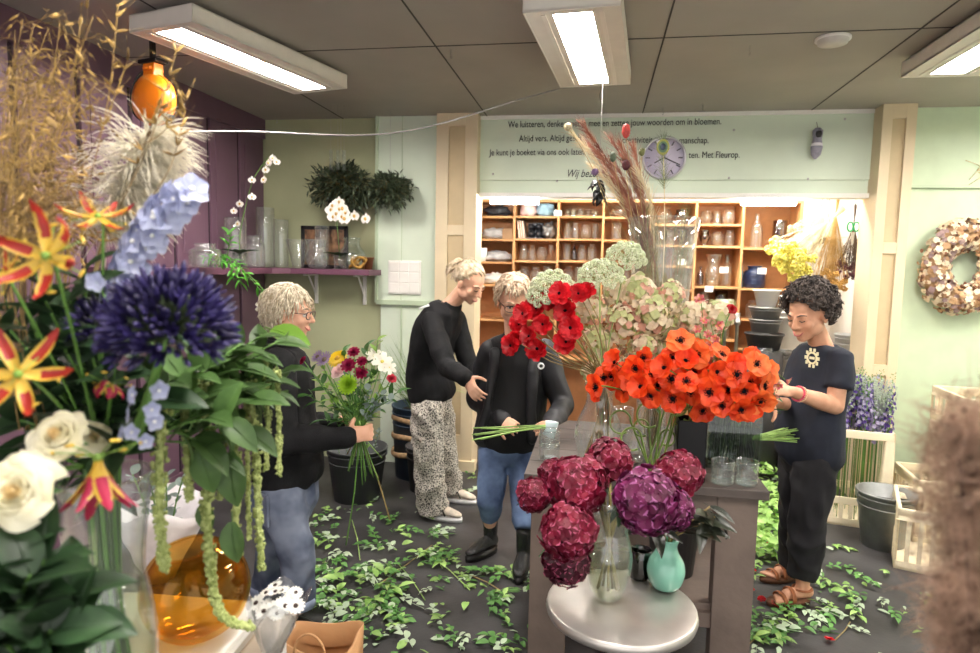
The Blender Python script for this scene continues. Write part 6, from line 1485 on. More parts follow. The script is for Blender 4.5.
REG = [([(300, 500), (345, 495), (440, 500), (455, 545), (430, 600), (445, 640), (340, 645), (300, 600)], 150, 'cut green leaf sprig on the floor between the two blonde women', 'leaf cuttings on the left floor'),
       ([(425, 545), (470, 570), (545, 575), (545, 600), (470, 602), (440, 590)], 35, 'cut green leaf sprig on the floor around the black boots', 'leaf cuttings at the boots'),
       ([(440, 600), (540, 600), (540, 653), (360, 653)], 18, 'cut green leaf sprig on the floor left of the round steel table', 'leaf cuttings by the steel table'),
       ([(742, 480), (790, 470), (800, 540), (775, 560), (742, 600)], 30, 'cut green leaf sprig in the pile right of the work table', 'leaf cuttings right of the table'),
       ([(735, 595), (815, 600), (825, 640), (740, 653)], 32, 'cut green leaf sprig on the floor in front of the brown sandals', 'leaf cuttings at the sandals'),
       ([(815, 545), (850, 545), (868, 600), (862, 635), (820, 625)], 22, 'cut green leaf sprig on the floor right of the brown sandals', 'leaf cuttings right of the sandals'),
       ([(860, 560), (920, 575), (950, 640), (880, 653)], 6, 'cut green leaf sprig on the bare floor before the zinc bucket', 'leaf cuttings before the bucket'),
       ([(440, 470), (475, 470), (480, 500), (455, 505)], 6, 'cut green leaf sprig on the floor beside the column foot', 'leaf cuttings at the column')]
rg = random.Random(77); nl = 0
clump = [(rg.uniform(300, 450), rg.uniform(500, 640)) for _ in range(9)]
for P, n, lab, grp in REG:
    xs = [p[0] for p in P]; ys = [p[1] for p in P]; k = 0
    while k < n:
        x, y = rg.uniform(min(xs), max(xs)), rg.uniform(min(ys), max(ys))
        if not poly(x, y, P): continue
        if rg.random() < .85 and noise.noise(V((x*.035, y*.06, 2))) < 0: continue
        if n > 100 and k % 3 and min(math.hypot((x-a), (y-b)*1.6) for a, b in clump) > 34: continue
        q = G(x, y, .002+rg.random()*.012); me = FT[rg.randrange(9)]
        o = bpy.data.objects.new('leaf_cutting', me); C.objects.link(o); o.location = (q.x, q.y, q.z if n < 60 or k % 4 else q.z+.01); o.rotation_euler = (rg.uniform(-.12, .12), rg.uniform(-.12, .12), rg.uniform(0, 6.28)); s_ = rg.uniform(.6, 1.1); o.scale = (s_, s_, s_)
        tag(o, lab, 'leaf', grp); k += 1
# fine litter nobody could count
mb = MB(); rl = random.Random(31)
for P, n, lab, grp in REG:
    xs = [p[0] for p in P]; ys = [p[1] for p in P]; k = 0; nn = n*3
    while k < nn:
        x, y = rl.uniform(min(xs), max(xs)), rl.uniform(min(ys), max(ys))
        if not poly(x, y, P): continue
        k += 1
        if noise.noise(V((x*.035, y*.06, 2))) < .06: continue
        q = G(x, y, .004+rl.random()*.012); mb.blade(TM(q, E_(rl.uniform(-.25, .25), rl.uniform(-.3, .3), rl.uniform(0, 6.3))), rl.uniform(.02, .065), rl.uniform(.01, .038), leafp, .15, -.5, .3, 3, 1, m=rl.randrange(3))
o = part('leaf_litter', mb, m_f); tag(o, 'fine litter of small cut leaves spread over the dark floor', 'leaf litter', kind='stuff')
# leafy mound right of the table
mb = MB(); rg = random.Random(8)
for k in range(520):
    x, y = rg.uniform(742, 792), rg.uniform(468, 565)
    q = G(x, y, 0); z = rg.uniform(0, .16)*math.exp(-((x-758)/26)**2)
    mb.blade(TM((q.x, q.y, z+.01), E_(rg.uniform(-.8, .8), rg.uniform(-.8, .8), rg.uniform(0, 6.3))), rg.uniform(.05, .09), rg.uniform(.03, .05), leafp, .2, -.6, .3, 3, 1)
o = part('leaf_pile', mb, m_f[0]); tag(o, 'mounded pile of cut green leaves on the floor right of the work table', 'leaf pile', kind='stuff')
for k in range(7):
    x, y = ((757, 553), (775, 605), (762, 600), (829, 640), (750, 590), (752, 570), (770, 545))[k]; q = G(x, y, .012); o = part('red_petal', PV2[0][0] if 0 else AV[0][0]); o.location = q; o.rotation_euler = (U(-.3, .3), U(-.3, .3), U(0, 6)); o.scale = (.5,)*3; tag(o, 'fallen red bloom on the floor right of the table, '+nth(sorted([757, 775, 762, 829, 750, 752, 770]).index(x), 7), 'flower', 'fallen red blooms')
for k, (x0, y0, x1, y1) in enumerate(((378, 585, 432, 545), (395, 560, 425, 600), (835, 640, 850, 622), (430, 555, 470, 590), (745, 648, 760, 630), (360, 560, 352, 520), (470, 575, 500, 590))):
    a = G(x0, y0, .006); b = G(x1, y1, .008); solo('cut_stalk', MB().tube([a, a.lerp(b, .5)+V((.01, 0, .004)), b], .003, 6), m_stem2 if k % 2 else m_brst, 'thin cut stem lying on the floor, '+nth(sorted([378, 395, 835, 430, 745, 360, 470]).index(x0), 7), 'stem', a, 'stems lying on the floor')
# ================================================================ FOREGROUND LEFT: DISPLAY TABLE
ZD = .82
m_tray = mat('off white tray', 'dcd6cb', .4, var=.05)
P0 = G(296, 611, ZD); _u = (G(268, 655, ZD)-P0).normalized(); TRZ = math.atan2(_u.x, -_u.y)
r = thing('display_table', 'pale display table in the lower left corner carrying the vases', 'table', (P0.x, P0.y, 0), TRZ)
part('table_top', MB().bx(-1.1, 0, -1.25, 0, ZD-.04, ZD), mat('pale table', 'cbbba8', .5, var=.1, sc=4), r, bev=.004)
for x in (-1.06, -.04):
    for y in (-1.2, -.05): part('leg', MB().bx(x-.025, x+.025, y-.025, y+.025, 0, ZD-.04), m_white, r, bev=.003)
a0, a1 = G(150, 640, ZD+.055), G(287, 600, ZD+.055)
r = thing('plastic_tray', 'off white plastic tray under the amber glass vase', 'tray', (G(278, 606, ZD+.055).x-.225, G(278, 606, ZD+.055).y-.20, ZD+.001), TRZ*.5)
part('tray_body', MB().loft([(V((0, 0, 0)), V((.19, 0, 0)), V((0, .19, 0))), (V((0, 0, .006)), V((.20, 0, 0)), V((0, .20, 0))), (V((0, 0, .044)), V((.206, 0, 0)), V((0, .206, 0))), (V((0, 0, .052)), V((.200, 0, 0)), V((0, .200, 0)))], 48, pw=.22), m_tray, r); part('tray_rim', MB().loft([(V((0, 0, .034)), V((.214, 0, 0)), V((0, .214, 0))), (V((0, 0, .044)), V((.214, 0, 0)), V((0, .214, 0)))], 48, pw=.22), m_tray, r)
ta = G(205, 632, ZD+.055); ra = 45/640*(V((ta.x, ta.y, ZD+.15))-ANG).length
g_amb = g_amber
r = thing('amber_vase', 'round amber glass bowl vase lying slightly tilted on the white tray', 'vase', (ta.x, ta.y, ZD+.055))
mb = MB().lathe([(0, .0), (.3*ra, .002), (.62*ra, .12*ra), (.93*ra, .5*ra), (1.0*ra, .9*ra), (.93*ra, 1.3*ra), (.7*ra, 1.62*ra), (.5*ra, 1.74*ra), (.47*ra, 1.74*ra), (.66*ra, 1.58*ra), (.88*ra, 1.27*ra), (.95*ra, .9*ra), (.88*ra, .54*ra), (.58*ra, .2*ra), (0, .1*ra)], 48, R=E_(x=.10, y=-.12))
part('vessel_body', mb, g_amb, r, sub=1); part('rim', MB().tube([E_(x=.10, y=-.12) @ V((.485*ra*math.cos(a), .485*ra*math.sin(a), 1.745*ra)) for a in [2*PI*i/40 for i in range(41)]], .003, 8, cap=False), g_amb, r)
# tall bottle-bodied vase in front
pv2 = G(108, 905, ZD); vx = at(106, 560, .92)
VB = vessel('foreground_vase', 'bell', .080, .52, g_thick, 'large clear bell shaped glass vase in the left foreground', 'vase', (vx.x, .92, ZD+.001), water=.62, n=48, t=.004)
mouthF = V((vx.x, .92, ZD+.52))
for k in range(16):
    a = k*.4; o = part('water_stalk', MB().tube(spline([V((.025*math.cos(a), .025*math.sin(a), .55)), V((.02*math.cos(a+.5), .02*math.sin(a+.5), .3)), V((.05*math.cos(a+1), .05*math.sin(a+1), .02))], 4), .004, 6), m_stem if k % 2 else mat('dark stem', '3f5a2a', .5, var=.2)); o.location = (vx.x, .92, ZD+.003); tag(o, 'green stem standing in water in the foreground bell vase', 'stem', 'stems in the foreground vase')
mF = mouthF
def fstem(o, inv, p, d=None, r=.003, m=None, via=None, to=None):
    to = to or mF; P = [p]+([via] if via else [p.lerp(to, .5)+V((0, 0, .02))])+[to, to-V((0, 0, .08))]
    stem(o, inv, spline(P, 5), r, m or m_stem)
# roses
m_rosin = mat('warm cream inner petal', 'f3dfae', .5, var=.06, tl=.35)
RS = rose_mesh(.048, 46, [m_cream, m_rosin], 14, .85, hgt=1.0, mi=lambda t: 1 if t < .22 else 0)
for k, (px, py, Y, s, lab, d) in enumerate(((58, 436, .74, .90, 'cream rose at the top, between the other two cream roses', (.15, -.75, .6)), (20, 492, .62, 1.0, 'largest cream rose, lowest at the left frame edge', (.25, -1, .35)), (94, 437, .84, .66, 'smaller cream rose facing right, nearest the crimson lily', (.9, -.5, .5)))):
    p = at(px, py, Y); o, inv = froot('cream_rose', lab, 'flower', p-V(d).normalized()*.02, d, 'cream roses', sc=s); part('petals', RS, None, o); fstem(o, inv, p, r=.004/s)
    mb = MB()
    for j in range(5): mb.blade(TM((0, 0, .0), E_(z=j*1.256)), .035, .012, leafp, .5, -1.4, .3, 4, 1)
    part('sepals', mb, m_green, o)
# gloriosa lilies
m_gr = mat('gloriosa red', 'a32a20', .45, var=.15, tl=.3, sc=30); m_gy = mat('gloriosa yellow', 'd3b044', .45, var=.1, tl=.3); m_gm = mat('gloriosa magenta', 'b52c50', .45, var=.15, tl=.3)
def gloriosa(seed, red, recurve=1.9, L=.078, b0=-.5):
    random.seed(seed); mb = MB(); s = MB(); an = MB()
    for k in range(6):
        mb.blade(TM((0, 0, 0), E_(z=k*PI/3+U(-.15, .15))), L*U(.9, 1.1), .019, lambda t: math.sin(PI*(t*.9+.08))**.7, b0+U(-.2, .2), recurve*U(.7, 1.15), .5, 9, 3, mc=lambda t, j: 1 if t < .24 or (j in (0, 5) and t < .75) else 0, ruf=.018)
        a = k*PI/3+.5; tip = V((.045*math.cos(a), .045*math.sin(a), -.012)); s.tube(curve((0, 0, 0), tip*.5+V((0, 0, -.004)), tip, 4), .0009, 5)
    s.ell((0, 0, .0), .006, ns=10, nr=6)
    return mb.mesh('petals', [red, m_gy]), s.mesh('filaments', m_lgr), MB().ell((0, 0, 0), (.0018, .007, .0022), ns=8, nr=6).mesh('anther', mat('yellow anther', 'e8c34a', .5))
GL = [gloriosa(1, m_gr), gloriosa(2, m_gr, 1.3), gloriosa(3, m_gm, 2.6, .05), gloriosa(5, m_gm, -.35, .075, 1.15)]
for k, (px, py, Y, s, gi, d, lab) in enumerate(((46, 256, .68, .95, 0, (.15, -1, .25), 'open red and yellow flame lily, highest in the left foreground'), (18, 374, .66, .9, 1, (.5, -.8, .5), 'red and yellow flame lily at the left edge, above the cream roses'),
                               (98, 216, .85, .8, 1, (.3, -.3, 1), 'red and yellow flame lily seen from the side beside the pale blue delphinium'), (98, 458, .72, 1.1, 3, (.25, -.3, -.9), 'crimson drooping flame lily over the mouth of the foreground vase'), (108, 385, .8, .65, 2, (.1, -.5, -.8), 'small crimson flame lily in shade between roses and violet globe'), (0, 276, .7, .6, 1, (-.4, -.7, .4), 'partly cut flame lily at the left frame edge'))):
    p = at(px, py, Y); o, inv = froot('flame_lily', lab, 'flower', p, d, 'flame lilies', sc=s)
    part('petals', GL[gi][0], None, o); part('filaments', GL[gi][1], None, o); [setattr(part('anther', GL[gi][2], None, o), 'matrix_basis', TM((.045*math.cos(q*PI/3+.5), .045*math.sin(q*PI/3+.5), -.012), E_(z=q*PI/3+.5))) for q in range(6)]; fstem(o, inv, p+V((0, .01, 0)), r=.002/s)
# agapanthus
m_ag = mat('deep violet floret', '201a40', .45, var=.3, tl=.1, hx2='372e66', sc=30); m_agb = mat('violet green pedicel', '4c5a3c', .5, var=.2)
def agap(seed, n=110, Rr=.085):
    random.seed(seed); f = MB(); pd = MB(); g = 2.39996
    for i in range(n):
        z = 1-1.3*(i+.5)/n; rr = math.sqrt(1-z*z); q = V((rr*math.cos(g*i), rr*math.sin(g*i), z)); e = q*Rr*U(.75, 1.05); b = e*.62
        pd.tube([(0, 0, 0), b*.6, b], .0011, 4)
        d = (q+V((U(-.3, .3), U(-.3, .3), U(-.1, .4)))).normalized(); B = basis(d, (0, .3, 1))
        if i % 3 == 0:
            for k in range(6): f.blade(TM(b, B @ E_(y=k*PI/3)), .027, .0062, lambda t: .5+.5*math.sin(PI*min(1, t)), .12, .35, .3, 4, 1)
        else: f.tube([b, b+d*.010, b+d*.020, b+d*.027], [.0016, .0034, .0036, .001], 6)
    return f.mesh('florets', m_ag), pd.mesh('pedicels', m_agb)
ag = agap(4, 240, .095)
p = at(170, 330, .80); o, inv = froot('agapanthus', 'large deep violet globe of narrow buds in the left foreground', 'flower', p, (.1, -.25, 1), sc=1.12)
part('florets', ag[0], None, o); part('pedicels', ag[1], None, o); fstem(o, inv, p, r=.0055, via=at(135, 430, .85))
ag2 = agap(5, 60, .06); p = at(100, 330, .86); o, inv = froot('agapanthus', 'smaller violet bud cluster left of the large violet globe', 'flower', p, (-.3, -.1, 1), sc=.9); part('florets', ag2[0], None, o); part('pedicels', ag2[1], None, o); fstem(o, inv, p, r=.005)
# pale blue delphinium
m_db = mat('pale blue petal', 'a9b0d6', .5, var=.1, tl=.3, hx2='ccd1ea')
random.seed(6)
def dfl(seed):
    random.seed(seed); mb = MB()
    for k in range(5): mb.blade(TM((0, 0, 0), E_(z=k*1.256+U(-.1, .1))), .022, .021, ovalp, .25, -.2, .3, 4, 2, ruf=.03)
    return mb.mesh('petals', m_db)
DF = [dfl(1), dfl(2)]
DC = MB().ell((0, 0, .003), (.004, .004, .003), ns=8, nr=6).mesh('centre', m_wht)
def delph(lab, P, Y, n, s=1.):
    pts = spline([at(x, y, Y) for x, y in P], 5); base = pts[0]; o = thing('delphinium', lab, 'flower', base, group='pale blue delphiniums'); part('stem', MB().tube([mF-V((0, 0, .05)), mF]+pts, .003, 6), m_stem, o, world=True)
    for k in range(n):
        t = k/n*(len(pts)-1); j = min(int(t), len(pts)-2); q = pts[j].lerp(pts[j+1], t-j); th = k*2.4; d = V((math.cos(th), -.55+.4*math.sin(th), .35*math.sin(th*1.3)+.1)).normalized()
        f = part('floret', DF[k % 2], None, o); f.matrix_basis = TM(q+d*.022-base, rmat(d), s*U(.8, 1.15)); part('centre', DC, None, f)
delph('tall pale blue delphinium spike rising beside the cream pampas plume', [(120, 300), (135, 262), (155, 230), (172, 208), (190, 194)], .92, 40, 1.05)
delph('short pale blue delphinium under the large violet globe', [(138, 440), (148, 412), (150, 385)], .80, 9, .62)
p = at(96, 282, .8); f, inv = froot('blue_bell', 'single pale blue floret between the flame lily and the violet globe', 'flower', p, (.3, -1, 0), sc=.7); part('petals', DF[0], None, f); stem(f, inv, [p, p+V((.02, .02, -.06)), mF], .0015, m_stem)
# pampas plume
m_pam = mat('cream pampas', 'fbf4e4', .7, var=.06, tl=.3, sc=20)
YP = 1.08; a = at(96, 330, YP); b = at(160, 128, YP)
P = spline([mF-V((0, 0, .05)), at(70, 420, YP), at(96, 270, YP), at(122, 190, YP), at(150, 135, YP)], 6)
r = thing('pampas_plume', 'fluffy cream pampas plume below the orange cable reel', 'dried grass', P[0]); part('stalk', MB().tube(P, .004, 6), m_dry, r, world=True)
mb = MB(); rg = random.Random(9)
for i in range(1500):
    t = rg.uniform(.60, 1.0); x = t*(len(P)-1); j = min(int(x), len(P)-2); p = P[j].lerp(P[j+1], x-j); side = 1 if rg.random() < .8 else -.4
    v = V((side*rg.uniform(.2, 1.1), rg.gauss(0, .35), rg.uniform(-.25, .75))).normalized(); l = .115*rg.uniform(.4, 1.1)*(1.15-.55*abs(2*t-1.6)); Q = [p]
    for s in range(5): v = (v+V((.02, 0, -.22))).normalized(); p = p+v*l/5; Q.append(p)
    mb.tube(Q, [.0011, .0014, .0012, .001, .0007, .0003], 3, cap=False)
part('plume', mb, m_pam, r, world=True)
# dried golden grasses, upper left
m_gold = mat('golden oat grass', '6e532c', .5, var=.35, sc=20, rv=.35, hx2='b39250')
rg = random.Random(12)
SPK = MB(); SPK.tube([(0, 0, 0), (0, .006, 0), (0, .014, 0), (0, .024, 0)], [.0006, .0026, .0020, .0003], 5); SPK.tube([(0, .02, 0), (.002, .045, 0)], .0003, 3)
for g in range(50):
    x0 = rg.uniform(-25, 60); Y = rg.uniform(.82, 1.15); lean = rg.gauss(.18, .25); xt = x0+lean*190+rg.uniform(-15, 15); yt = rg.uniform(15, 190) if g % 3 else rg.uniform(150, 260)
    if xt > 100: xt = rg.uniform(5, 100)
    P = spline([at(rg.uniform(0, 55), 430, Y), at(x0+8, 290, Y), at((x0+xt)/2, (yt+230)/2, Y), at(xt, yt, Y)], 6)
    r = thing('oat_stalk', 'dry golden grass stalk with drooping spikelets in the upper left foreground', 'dried grass', P[0], group='golden grasses at the upper left'); part('stalk', MB().tube(P, .0011, 4), m_gold, r, world=True)
    mb = MB()
    for i in range(26):
        t = rg.uniform(.40, 1.0); x = t*(len(P)-1); j = min(int(x), len(P)-2); p = P[j].lerp(P[j+1], x-j); v = V((rg.gauss(.1, .6), rg.gauss(0, .5), rg.uniform(-.1, .9))).normalized(); l = rg.uniform(.015, .055); q = p+v*l; q2 = q+V((v.x*.01, v.y*.01, -.006))
        mb.tube([p, q, q2], .00045, 3, cap=False); d = (V((v.x*.6, v.y*.6, rg.uniform(-.9, .3)))).normalized(); mb.inst(SPK, TM(q2, basis(d), rg.uniform(.5, .95)))
    part('spikelets', mb, m_gold, r, world=True, stuff=True)
for k, (x1, y1, x2, y2) in enumerate(((100, 230, 158, 105), (118, 210, 176, 52), (60, 200, 128, 60), (150, 200, 185, 112), (90, 180, 118, 6), (130, 150, 186, 100))):
    P = spline([at(x1, y1, 1.0), at((x1+x2)/2+4, (y1+y2)/2+8, 1.0), at(x2, y2, 1.0)], 6); r = thing('oat_stalk', 'single long dry grass stalk reaching towards the orange reel, '+nth(sorted([158, 176, 128, 185, 118, 186]).index(x2), 6), 'dried grass', P[0], group='long stalks near the reel'); part('stalk', MB().tube(P, .0009, 4), m_gold, r, world=True); mb = MB()
    for i in range(12): j = len(P)-1-i//2 if i//2 < len(P) else 0; mb.inst(SPK, TM(P[j], basis(V((rg.uniform(-1, 1), rg.uniform(-1, 1), rg.uniform(.2, 1)))), 1.))
    part('spikelets', mb, m_gold, r, world=True)
# amaranthus tassels and leaves
m_am = mat('pale green tassel', '8c9a4e', .7, var=.25, sc=90, hx2='b4be7a'); m_aml = mat('amaranth leaf', '446430', .5, var=.25, sc=10, tl=.25, rv=.35, hx2='67884a')
def tassel(lab, P, Y, r0, seed):
    rg = random.Random(seed); pts = spline([at(x, y, Y) for x, y in P], 8); o = thing('amaranth_tassel', lab, 'flower', pts[0], group='hanging amaranth tassels'); part('core', MB().tube(pts, [r0*.6]*(len(pts)-1)+[r0*.3], 6), m_am, o, world=True)
    part('stem', MB().tube(spline([pts[0], pts[0]+V((-.02, 0, .03)), mF.lerp(pts[0], .5)+V((0, 0, .05)), mF], 4), .0025, 5), m_stem, o, world=True)
    mb = MB(); K = len(pts)-1; L = sum((pts[i+1]-pts[i]).length for i in range(K)); n = int(L/r0*9)
    for i in range(n):
        t = i/n; x = t*K; j = min(int(x), K-1); p = pts[j].lerp(pts[j+1], x-j); q = V((rg.gauss(0, 1), rg.gauss(0, 1), rg.gauss(0, .5))).normalized(); rr = r0*(1.0+.7*noise.noise(p*45))*(1-.45*t); mb.ell(p+q*rr, r0*rg.uniform(.22, .42), ns=6, nr=4)
    part('buds', mb, m_am, o, world=True)
TS = [([(166, 395), (160, 450), (160, 520), (166, 572)], .95, .0095, 'thick pale tassel left of the amber vase'), ([(205, 380), (208, 440), (207, 510), (212, 575), (222, 615), (252, 628)], 1.05, .0105, 'longest pale tassel curling over the amber vase'),
      ([(232, 400), (236, 470), (236, 530), (240, 555)], 1.1, .008, 'medium tassel right of the longest tassel'), ([(250, 380), (256, 450), (258, 510), (262, 570)], 1.15, .0085, 'long tassel against the jeans of the woman at the left'), ([(264, 360), (268, 420), (266, 470)], 1.2, .006, 'slim tassel left of the black jacket hem'),
      ([(277, 370), (279, 420), (279, 475)], 1.2, .006, 'slim tassel furthest right over the black jacket'), ([(186, 390), (186, 440), (190, 500)], 1.0, .0075, 'short tassel between the thick and the longest tassel'), ([(222, 390), (222, 450), (219, 500)], 1.1, .0065, 'thin tassel just right of the longest tassel'), ([(246, 360), (247, 420), (249, 540)], 1.18, .006, 'narrow tassel beside the long one over the jeans')]
for k, (P, Y, r0, lab) in enumerate(TS): tassel(lab, P, Y, r0*1.25, k)
TOPA = at(170, 420, .95)
AMF = leafmesh(.085, .048, m_aml, -.7, .3)
leaves = [(215, 350, 1.1), (240, 345, 1.1), (262, 352, 1.2), (285, 338, 1.25), (270, 380, 1.2), (255, 400, 1.1), (235, 385, 1.1), (280, 392, 1.25), (225, 420, 1.), (195, 400, 1.), (205, 370, 1.), (180, 375, .95), (245, 365, 1.15), (292, 370, 1.3), (218, 460, 1.05), (196, 440, 1.), (250, 430, 1.1), (262, 335, 1.2)]
for k, (x, y, Y) in enumerate(sorted(leaves)):
    sprig('amaranth_branch', 'leafy green amaranth branch above the hanging tassels, '+nth(k, len(leaves)), 'foliage', mF.lerp(TOPA, .6), at(x, y, Y), AMF, 5, 'amaranth branches', (.7, 1.15), t0=.55, out=.9)
for k, (x, y, s, lab, dn) in enumerate(((230, 470, 1.7, 'large green leaf hanging straight down beside the longest tassel', -1), (232, 540, 1.3, 'pale green leaf hanging over the amber vase', -1), (205, 520, 1.0, 'small green leaf beside the longest tassel', -1))):
    o = part('hanging_leaf', AMF); q = at(x, y-18, 1.06); o.matrix_basis = TM(q, basis((.15, -.2, -1), (.2, -1, .2)), s*.75); tag(o, lab, 'leaf')
o = part('bright_leaf', leafmesh(.1, .05, mat('yellow green leaf', '74a03c', .4, tl=.35), -.3)); o.matrix_basis = TM(at(272, 329, 1.3), basis((1, -.2, -.28), (0, -.7, 1)), 1.05); tag(o, 'bright green leaf in front of the neck of the woman at the left', 'leaf')
# dark leaves and general foliage filling the foreground bouquet
m_dkl = mat('deep green leaf', '1f3520', .45, var=.3, sc=12, tl=.15, rv=.25, hx2='36552f')
DKF = leafmesh(.095, .055, m_dkl, -.6, .25)
fol = [(70, 300, .8), (110, 300, .85), (60, 340, .75), (30, 320, .75), (90, 350, .8), (120, 380, .85), (60, 395, .8), (130, 420, .85), (100, 410, .85), (150, 400, .85), (45, 300, .75), (20, 420, .8), (140, 350, .9), (85, 270, .85), (170, 420, .95), (10, 330, .8), (75, 375, .85), (115, 450, .8), (5, 300, .85), (0, 360, .85), (25, 400, .9), (40, 440, .9), (15, 460, .9), (70, 460, .9), (100, 500, .95), (45, 500, .95), (5, 420, .9), (75, 320, .9), (35, 270, .9)]
for k, (x, y, Y) in enumerate(sorted(fol)): sprig('leafy_branch', 'dark green leafy branch behind the flame lilies, '+nth(k, len(fol)), 'foliage', mF, at(x, y, Y+.05), DKF, 6, 'dark leafy branches', (.6, 1.), t0=.45, out=.8)
low = [(15, 545, .62), (45, 560, .62), (70, 590, .64), (20, 600, .6), (50, 630, .6), (0, 640, .58), (75, 620, .62), (30, 575, .6)]
base = at(15, 700, .62)
for k, (x, y, Y) in enumerate(sorted(low)): sprig('rose_branch', 'dark rose foliage in the lower left corner, '+nth(k, len(low)), 'foliage', base, at(x, y, Y), DKF, 7, 'rose foliage', (.55, .9), t0=.4, out=.7)
vessel('foreground_cylinder', 'cyl', .05, .22, g_clear, 'glass cylinder hidden under the dark rose foliage at the lower left', 'vase', (base.x, .66, ZD+.001))
# wrapped bunches behind the tassels
m_cel = glass('cellophane', 'f2f4f6', .12, .6, .18)
def wrapb(nm, lab, c, rr, h, tilt, seed, m, fl=None):
    rg = random.Random(seed); o = thing(nm, lab, 'wrapped flowers', c); n = 26; vs = []; N = 7
    for i in range(N):
        t = i/(N-1)
        for j in range(n): a = 2*PI*j/n; r_ = rr*(.25+.75*t)*(1+.12*math.sin(5*a+seed+3*t)+rg.uniform(-.05, .05)); vs.append((r_*math.cos(a)+tilt[0]*t, r_*math.sin(a)+tilt[1]*t, h*t+.02*t*math.sin(4*a)))
    mb = MB().add(vs, [(i*n+j, i*n+(j+1) % n, (i+1)*n+(j+1) % n, (i+1)*n+j) for i in range(N-1) for j in range(n)]); part('wrapper', mb, m, o, solid=.0008)
    if fl:
        for k in range(fl[1]):
            a = k*2.4; q = rr*.75*math.sqrt((k+.5)/fl[1]); f = part('bloom', fl[0][0], None, o); f.matrix_basis = TM((q*math.cos(a)+tilt[0]*.95, q*math.sin(a)+tilt[1]*.95, h*.93+U(-.01, .02)), rmat((math.cos(a)*.4, math.sin(a)*.4-.4, 1)), fl[2]*U(.85, 1.1)); part('centre', fl[0][1], None, f)
    return o
F_wd = simple(13, .026, .009, .25, -.1, .2, 'f8f5ee', 'daisy white', .007, '3a2a22')
F_wd2 = simple(13, .026, .009, .25, -.1, .2, 'f8f5ee', 'daisy white', .007, 'd9823c')
q = G(279, 607, ZD+.12)
q2 = V((q.x-.02, q.y+.02, ZD-.02)); 
wrapb('wrapped_daisies', 'cellophane wrapped bunch of white daisies with dark centres beside the jeans', (q.x-.02, q.y, ZD+.001), .065, .15, (.03, -.02), 3, m_cel, (F_wd, 15, .72))
m_wp_ = mat('white crinkled wrapping', 'e9e4e6', .5, var=.08, sc=20, tl=.2)
q = at(165, 600, 1.5); wrapb('wrapped_bunch', 'bunch in crinkled white wrapping behind the hanging tassels', (at(160, 560, 1.52).x, 1.52, ZD+.001), .12, .22, (.02, 0), 5, m_wp_)
for k in range(4): sprig('wrapped_sprig', 'pale green sprig poking out of the crinkled white wrapping, '+nth(k, 4), 'foliage', (at(160, 560, 1.52).x+.01*k, 1.52, ZD+.1), (at(160, 560, 1.52).x-.06+.05*k, 1.50, ZD+.30), RL, 9, 'sprigs in the white wrapping')
# box under the daisies, paper bag and small jar at the table edge
pb_ = G(325, 646, .62)
r = thing('paper_bag', 'brown paper bag standing open at the bottom edge beside the display table', 'bag', (at(322, 650, 1.80).x, 1.80, 0))
zt_ = at(322, 650, 1.72).z; n = 28; vs = []
for i, t in enumerate((0, .3, .6, .85, 1, 1, .85)):
    for j in range(n):
        a = 2*PI*j/n; k = (abs(math.cos(a))**4+abs(math.sin(a))**4)**-.25; s = (1 if i < 5 else .95)*(1+.03*math.sin(3*a+i)); vs.append((.125*k*s*math.cos(a), .09*k*s*math.sin(a), zt_*t+.02*math.sin(2*a+1)*t))
part('bag_body', MB().add(vs, [(i*n+j, i*n+(j+1) % n, (i+1)*n+(j+1) % n, (i+1)*n+j) for i in range(6) for j in range(n)]), mat('kraft paper', 'b98b5e', .75, var=.12, sc=6, bump=.3, bsc=20), r)
part('bag_handle', MB().tube([V((.05*math.cos(a), -.088, zt_-.02+.07*math.sin(a))) for a in [PI*i/12 for i in range(13)]], .004, 6), MC['kraft paper'], r)
r = thing('cardboard_box', 'white cardboard box beside the tray at the table edge', 'box', (at(250, 645, 1.1).x, 1.1, ZD+.001), R_(-15))
part('box_body', MB().bx(-.05, .05, -.05, .05, 0, .04), m_tray, r, bev=.003); part('lid_flap', MB().bx(-.05, .05, -.051, -.049, .036, .06), m_tray, r, bev=.0005)
r = thing('daisy_tub', 'small terracotta and white lidded tub at the table edge below the daisies', 'tub', (at(262, 632, 1.0).x, 1.0, ZD+.001)); part('tub_body', MB().lathe([(0, 0), (.028, 0), (.033, .04), (0, .04)], 28), mat('peach plastic', 'e6a877', .4), r); part('lid', MB().lathe([(0, .04), (.036, .04), (.036, .047), (0, .05)], 28), m_white, r)
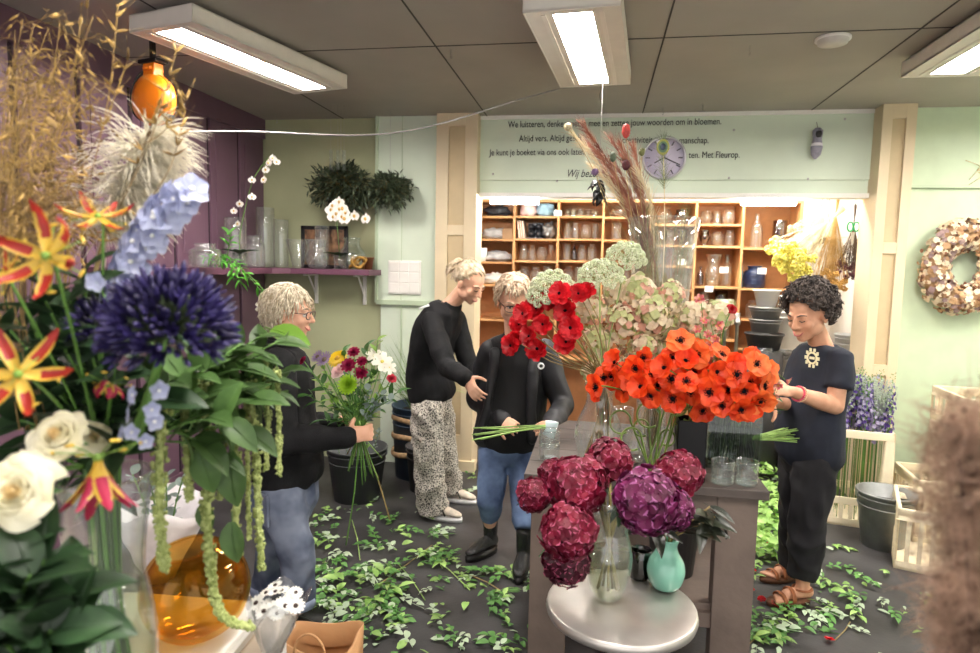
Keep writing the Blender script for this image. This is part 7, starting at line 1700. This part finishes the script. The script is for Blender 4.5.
# ================================================================ FOREGROUND RIGHT: SMOKE BUSH HAZE
m_sm = mat('brown smoke bush haze', 'a07f68', .7, var=.3, sc=14, tl=.35, hx2='cfae96'); m_smt = mat('dark brown seed', '4a2e28', .7, var=.3)
rg = random.Random(21)
tops = [(958, 432, .66), (985, 425, .64), (948, 462, .72), (976, 470, .66), (1000, 450, .64), (945, 505, .74), (972, 520, .66), (996, 540, .62), (952, 560, .72), (975, 590, .66), (1000, 600, .62), (950, 615, .74), (972, 645, .66), (1010, 500, .62), (962, 600, .7), (1012, 570, .6), (985, 640, .64), (955, 655, .74), (1008, 650, .62)]
vb = at(975, 900, .6)
for k, (px, py, Y) in enumerate(sorted(tops)):
    e = at(px, py, Y); r = thing('smoke_bush_plume', 'hazy brown dried plume in the right foreground, '+nth(k, len(tops)), 'dried grass', (vb.x, vb.y, 1.0), group='brown plumes at the lower right')
    P = spline([V((vb.x, vb.y, 1.0)), V((vb.x, vb.y, 1.0)).lerp(e, .6)+V((.01, 0, 0)), e], 4); part('stalk', MB().tube(P, .0016, 4), m_smt, r, world=True)
    mb = MB(); sd = MB()
    for i in range(300):
        v = V((rg.gauss(0, 1), rg.gauss(0, 1), rg.gauss(0, 1))).normalized(); c0_ = e+V((rg.gauss(0, .012), rg.gauss(0, .012), rg.gauss(0, .016))); l = rg.uniform(.015, .045); Q = [c0_, c0_+v*l*.5+V((0, 0, rg.uniform(-.004, .004))), c0_+v*l]; mb.tube(Q, [.00045, .0004, .0002], 3, cap=False)
        if i % 14 == 0: sd.ell(c0_+v*l*.7, .0016, ns=6, nr=4)
    part('haze', mb, m_sm, r, world=True); part('seeds', sd, m_smt, r, world=True, stuff=True)
r = vessel('foreground_jug', 'cyl', .05, .30, mat('brown stoneware', '5f4638', .5, var=.2), 'brown stoneware jar under the hazy plumes at the lower right', 'vase', (vb.x, vb.y, .80)); 
r2 = thing('plant_stand', 'slim dark plant stand under the stoneware jar at the lower right', 'stand', (vb.x, vb.y, 0)); part('stand_top', MB().lathe([(0, .77), (.12, .77), (.12, .799), (0, .799)], 32), m_potd, r2)
for k in range(3): part('leg', MB().tube([(.05*math.cos(k*2.1), .05*math.sin(k*2.1), .77), (.13*math.cos(k*2.1), .13*math.sin(k*2.1), 0.006)], .009, 8), m_potd, r2)
# ================================================================ CAMERA, WORLD, VIEW
cam = bpy.data.cameras.new('camera'); co = bpy.data.objects.new('camera', cam); C.objects.link(co)
cam.sensor_width = 36; cam.lens = FPX/980*36; cam.clip_start = .02
co.matrix_world = Matrix.Translation(V((0, 0, CH))) @ Matrix((RGT, UPV, -DIR)).transposed().to_4x4()
cam.dof.use_dof = True; cam.dof.focus_distance = 2.7; cam.dof.aperture_fstop = 3.2
sc = bpy.context.scene; sc.camera = co
w = bpy.data.worlds.new('world'); sc.world = w; w.use_nodes = True
w.node_tree.nodes['Background'].inputs[0].default_value = (1, .97, .95, 1); w.node_tree.nodes['Background'].inputs[1].default_value = .6
sc.view_settings.view_transform = 'Standard'; sc.view_settings.look = 'None'; sc.view_settings.gamma = 1; sc.view_settings.use_curve_mapping = False
sc.view_settings.exposure = 1.7
cy = sc.cycles; cy.max_bounces = 8; cy.transparent_max_bounces = 40; cy.diffuse_bounces = 4; cy.glossy_bounces = 3; cy.sample_clamp_indirect = 6; cy.use_denoising = True; cy.caustics_reflective = False; cy.caustics_refractive = False
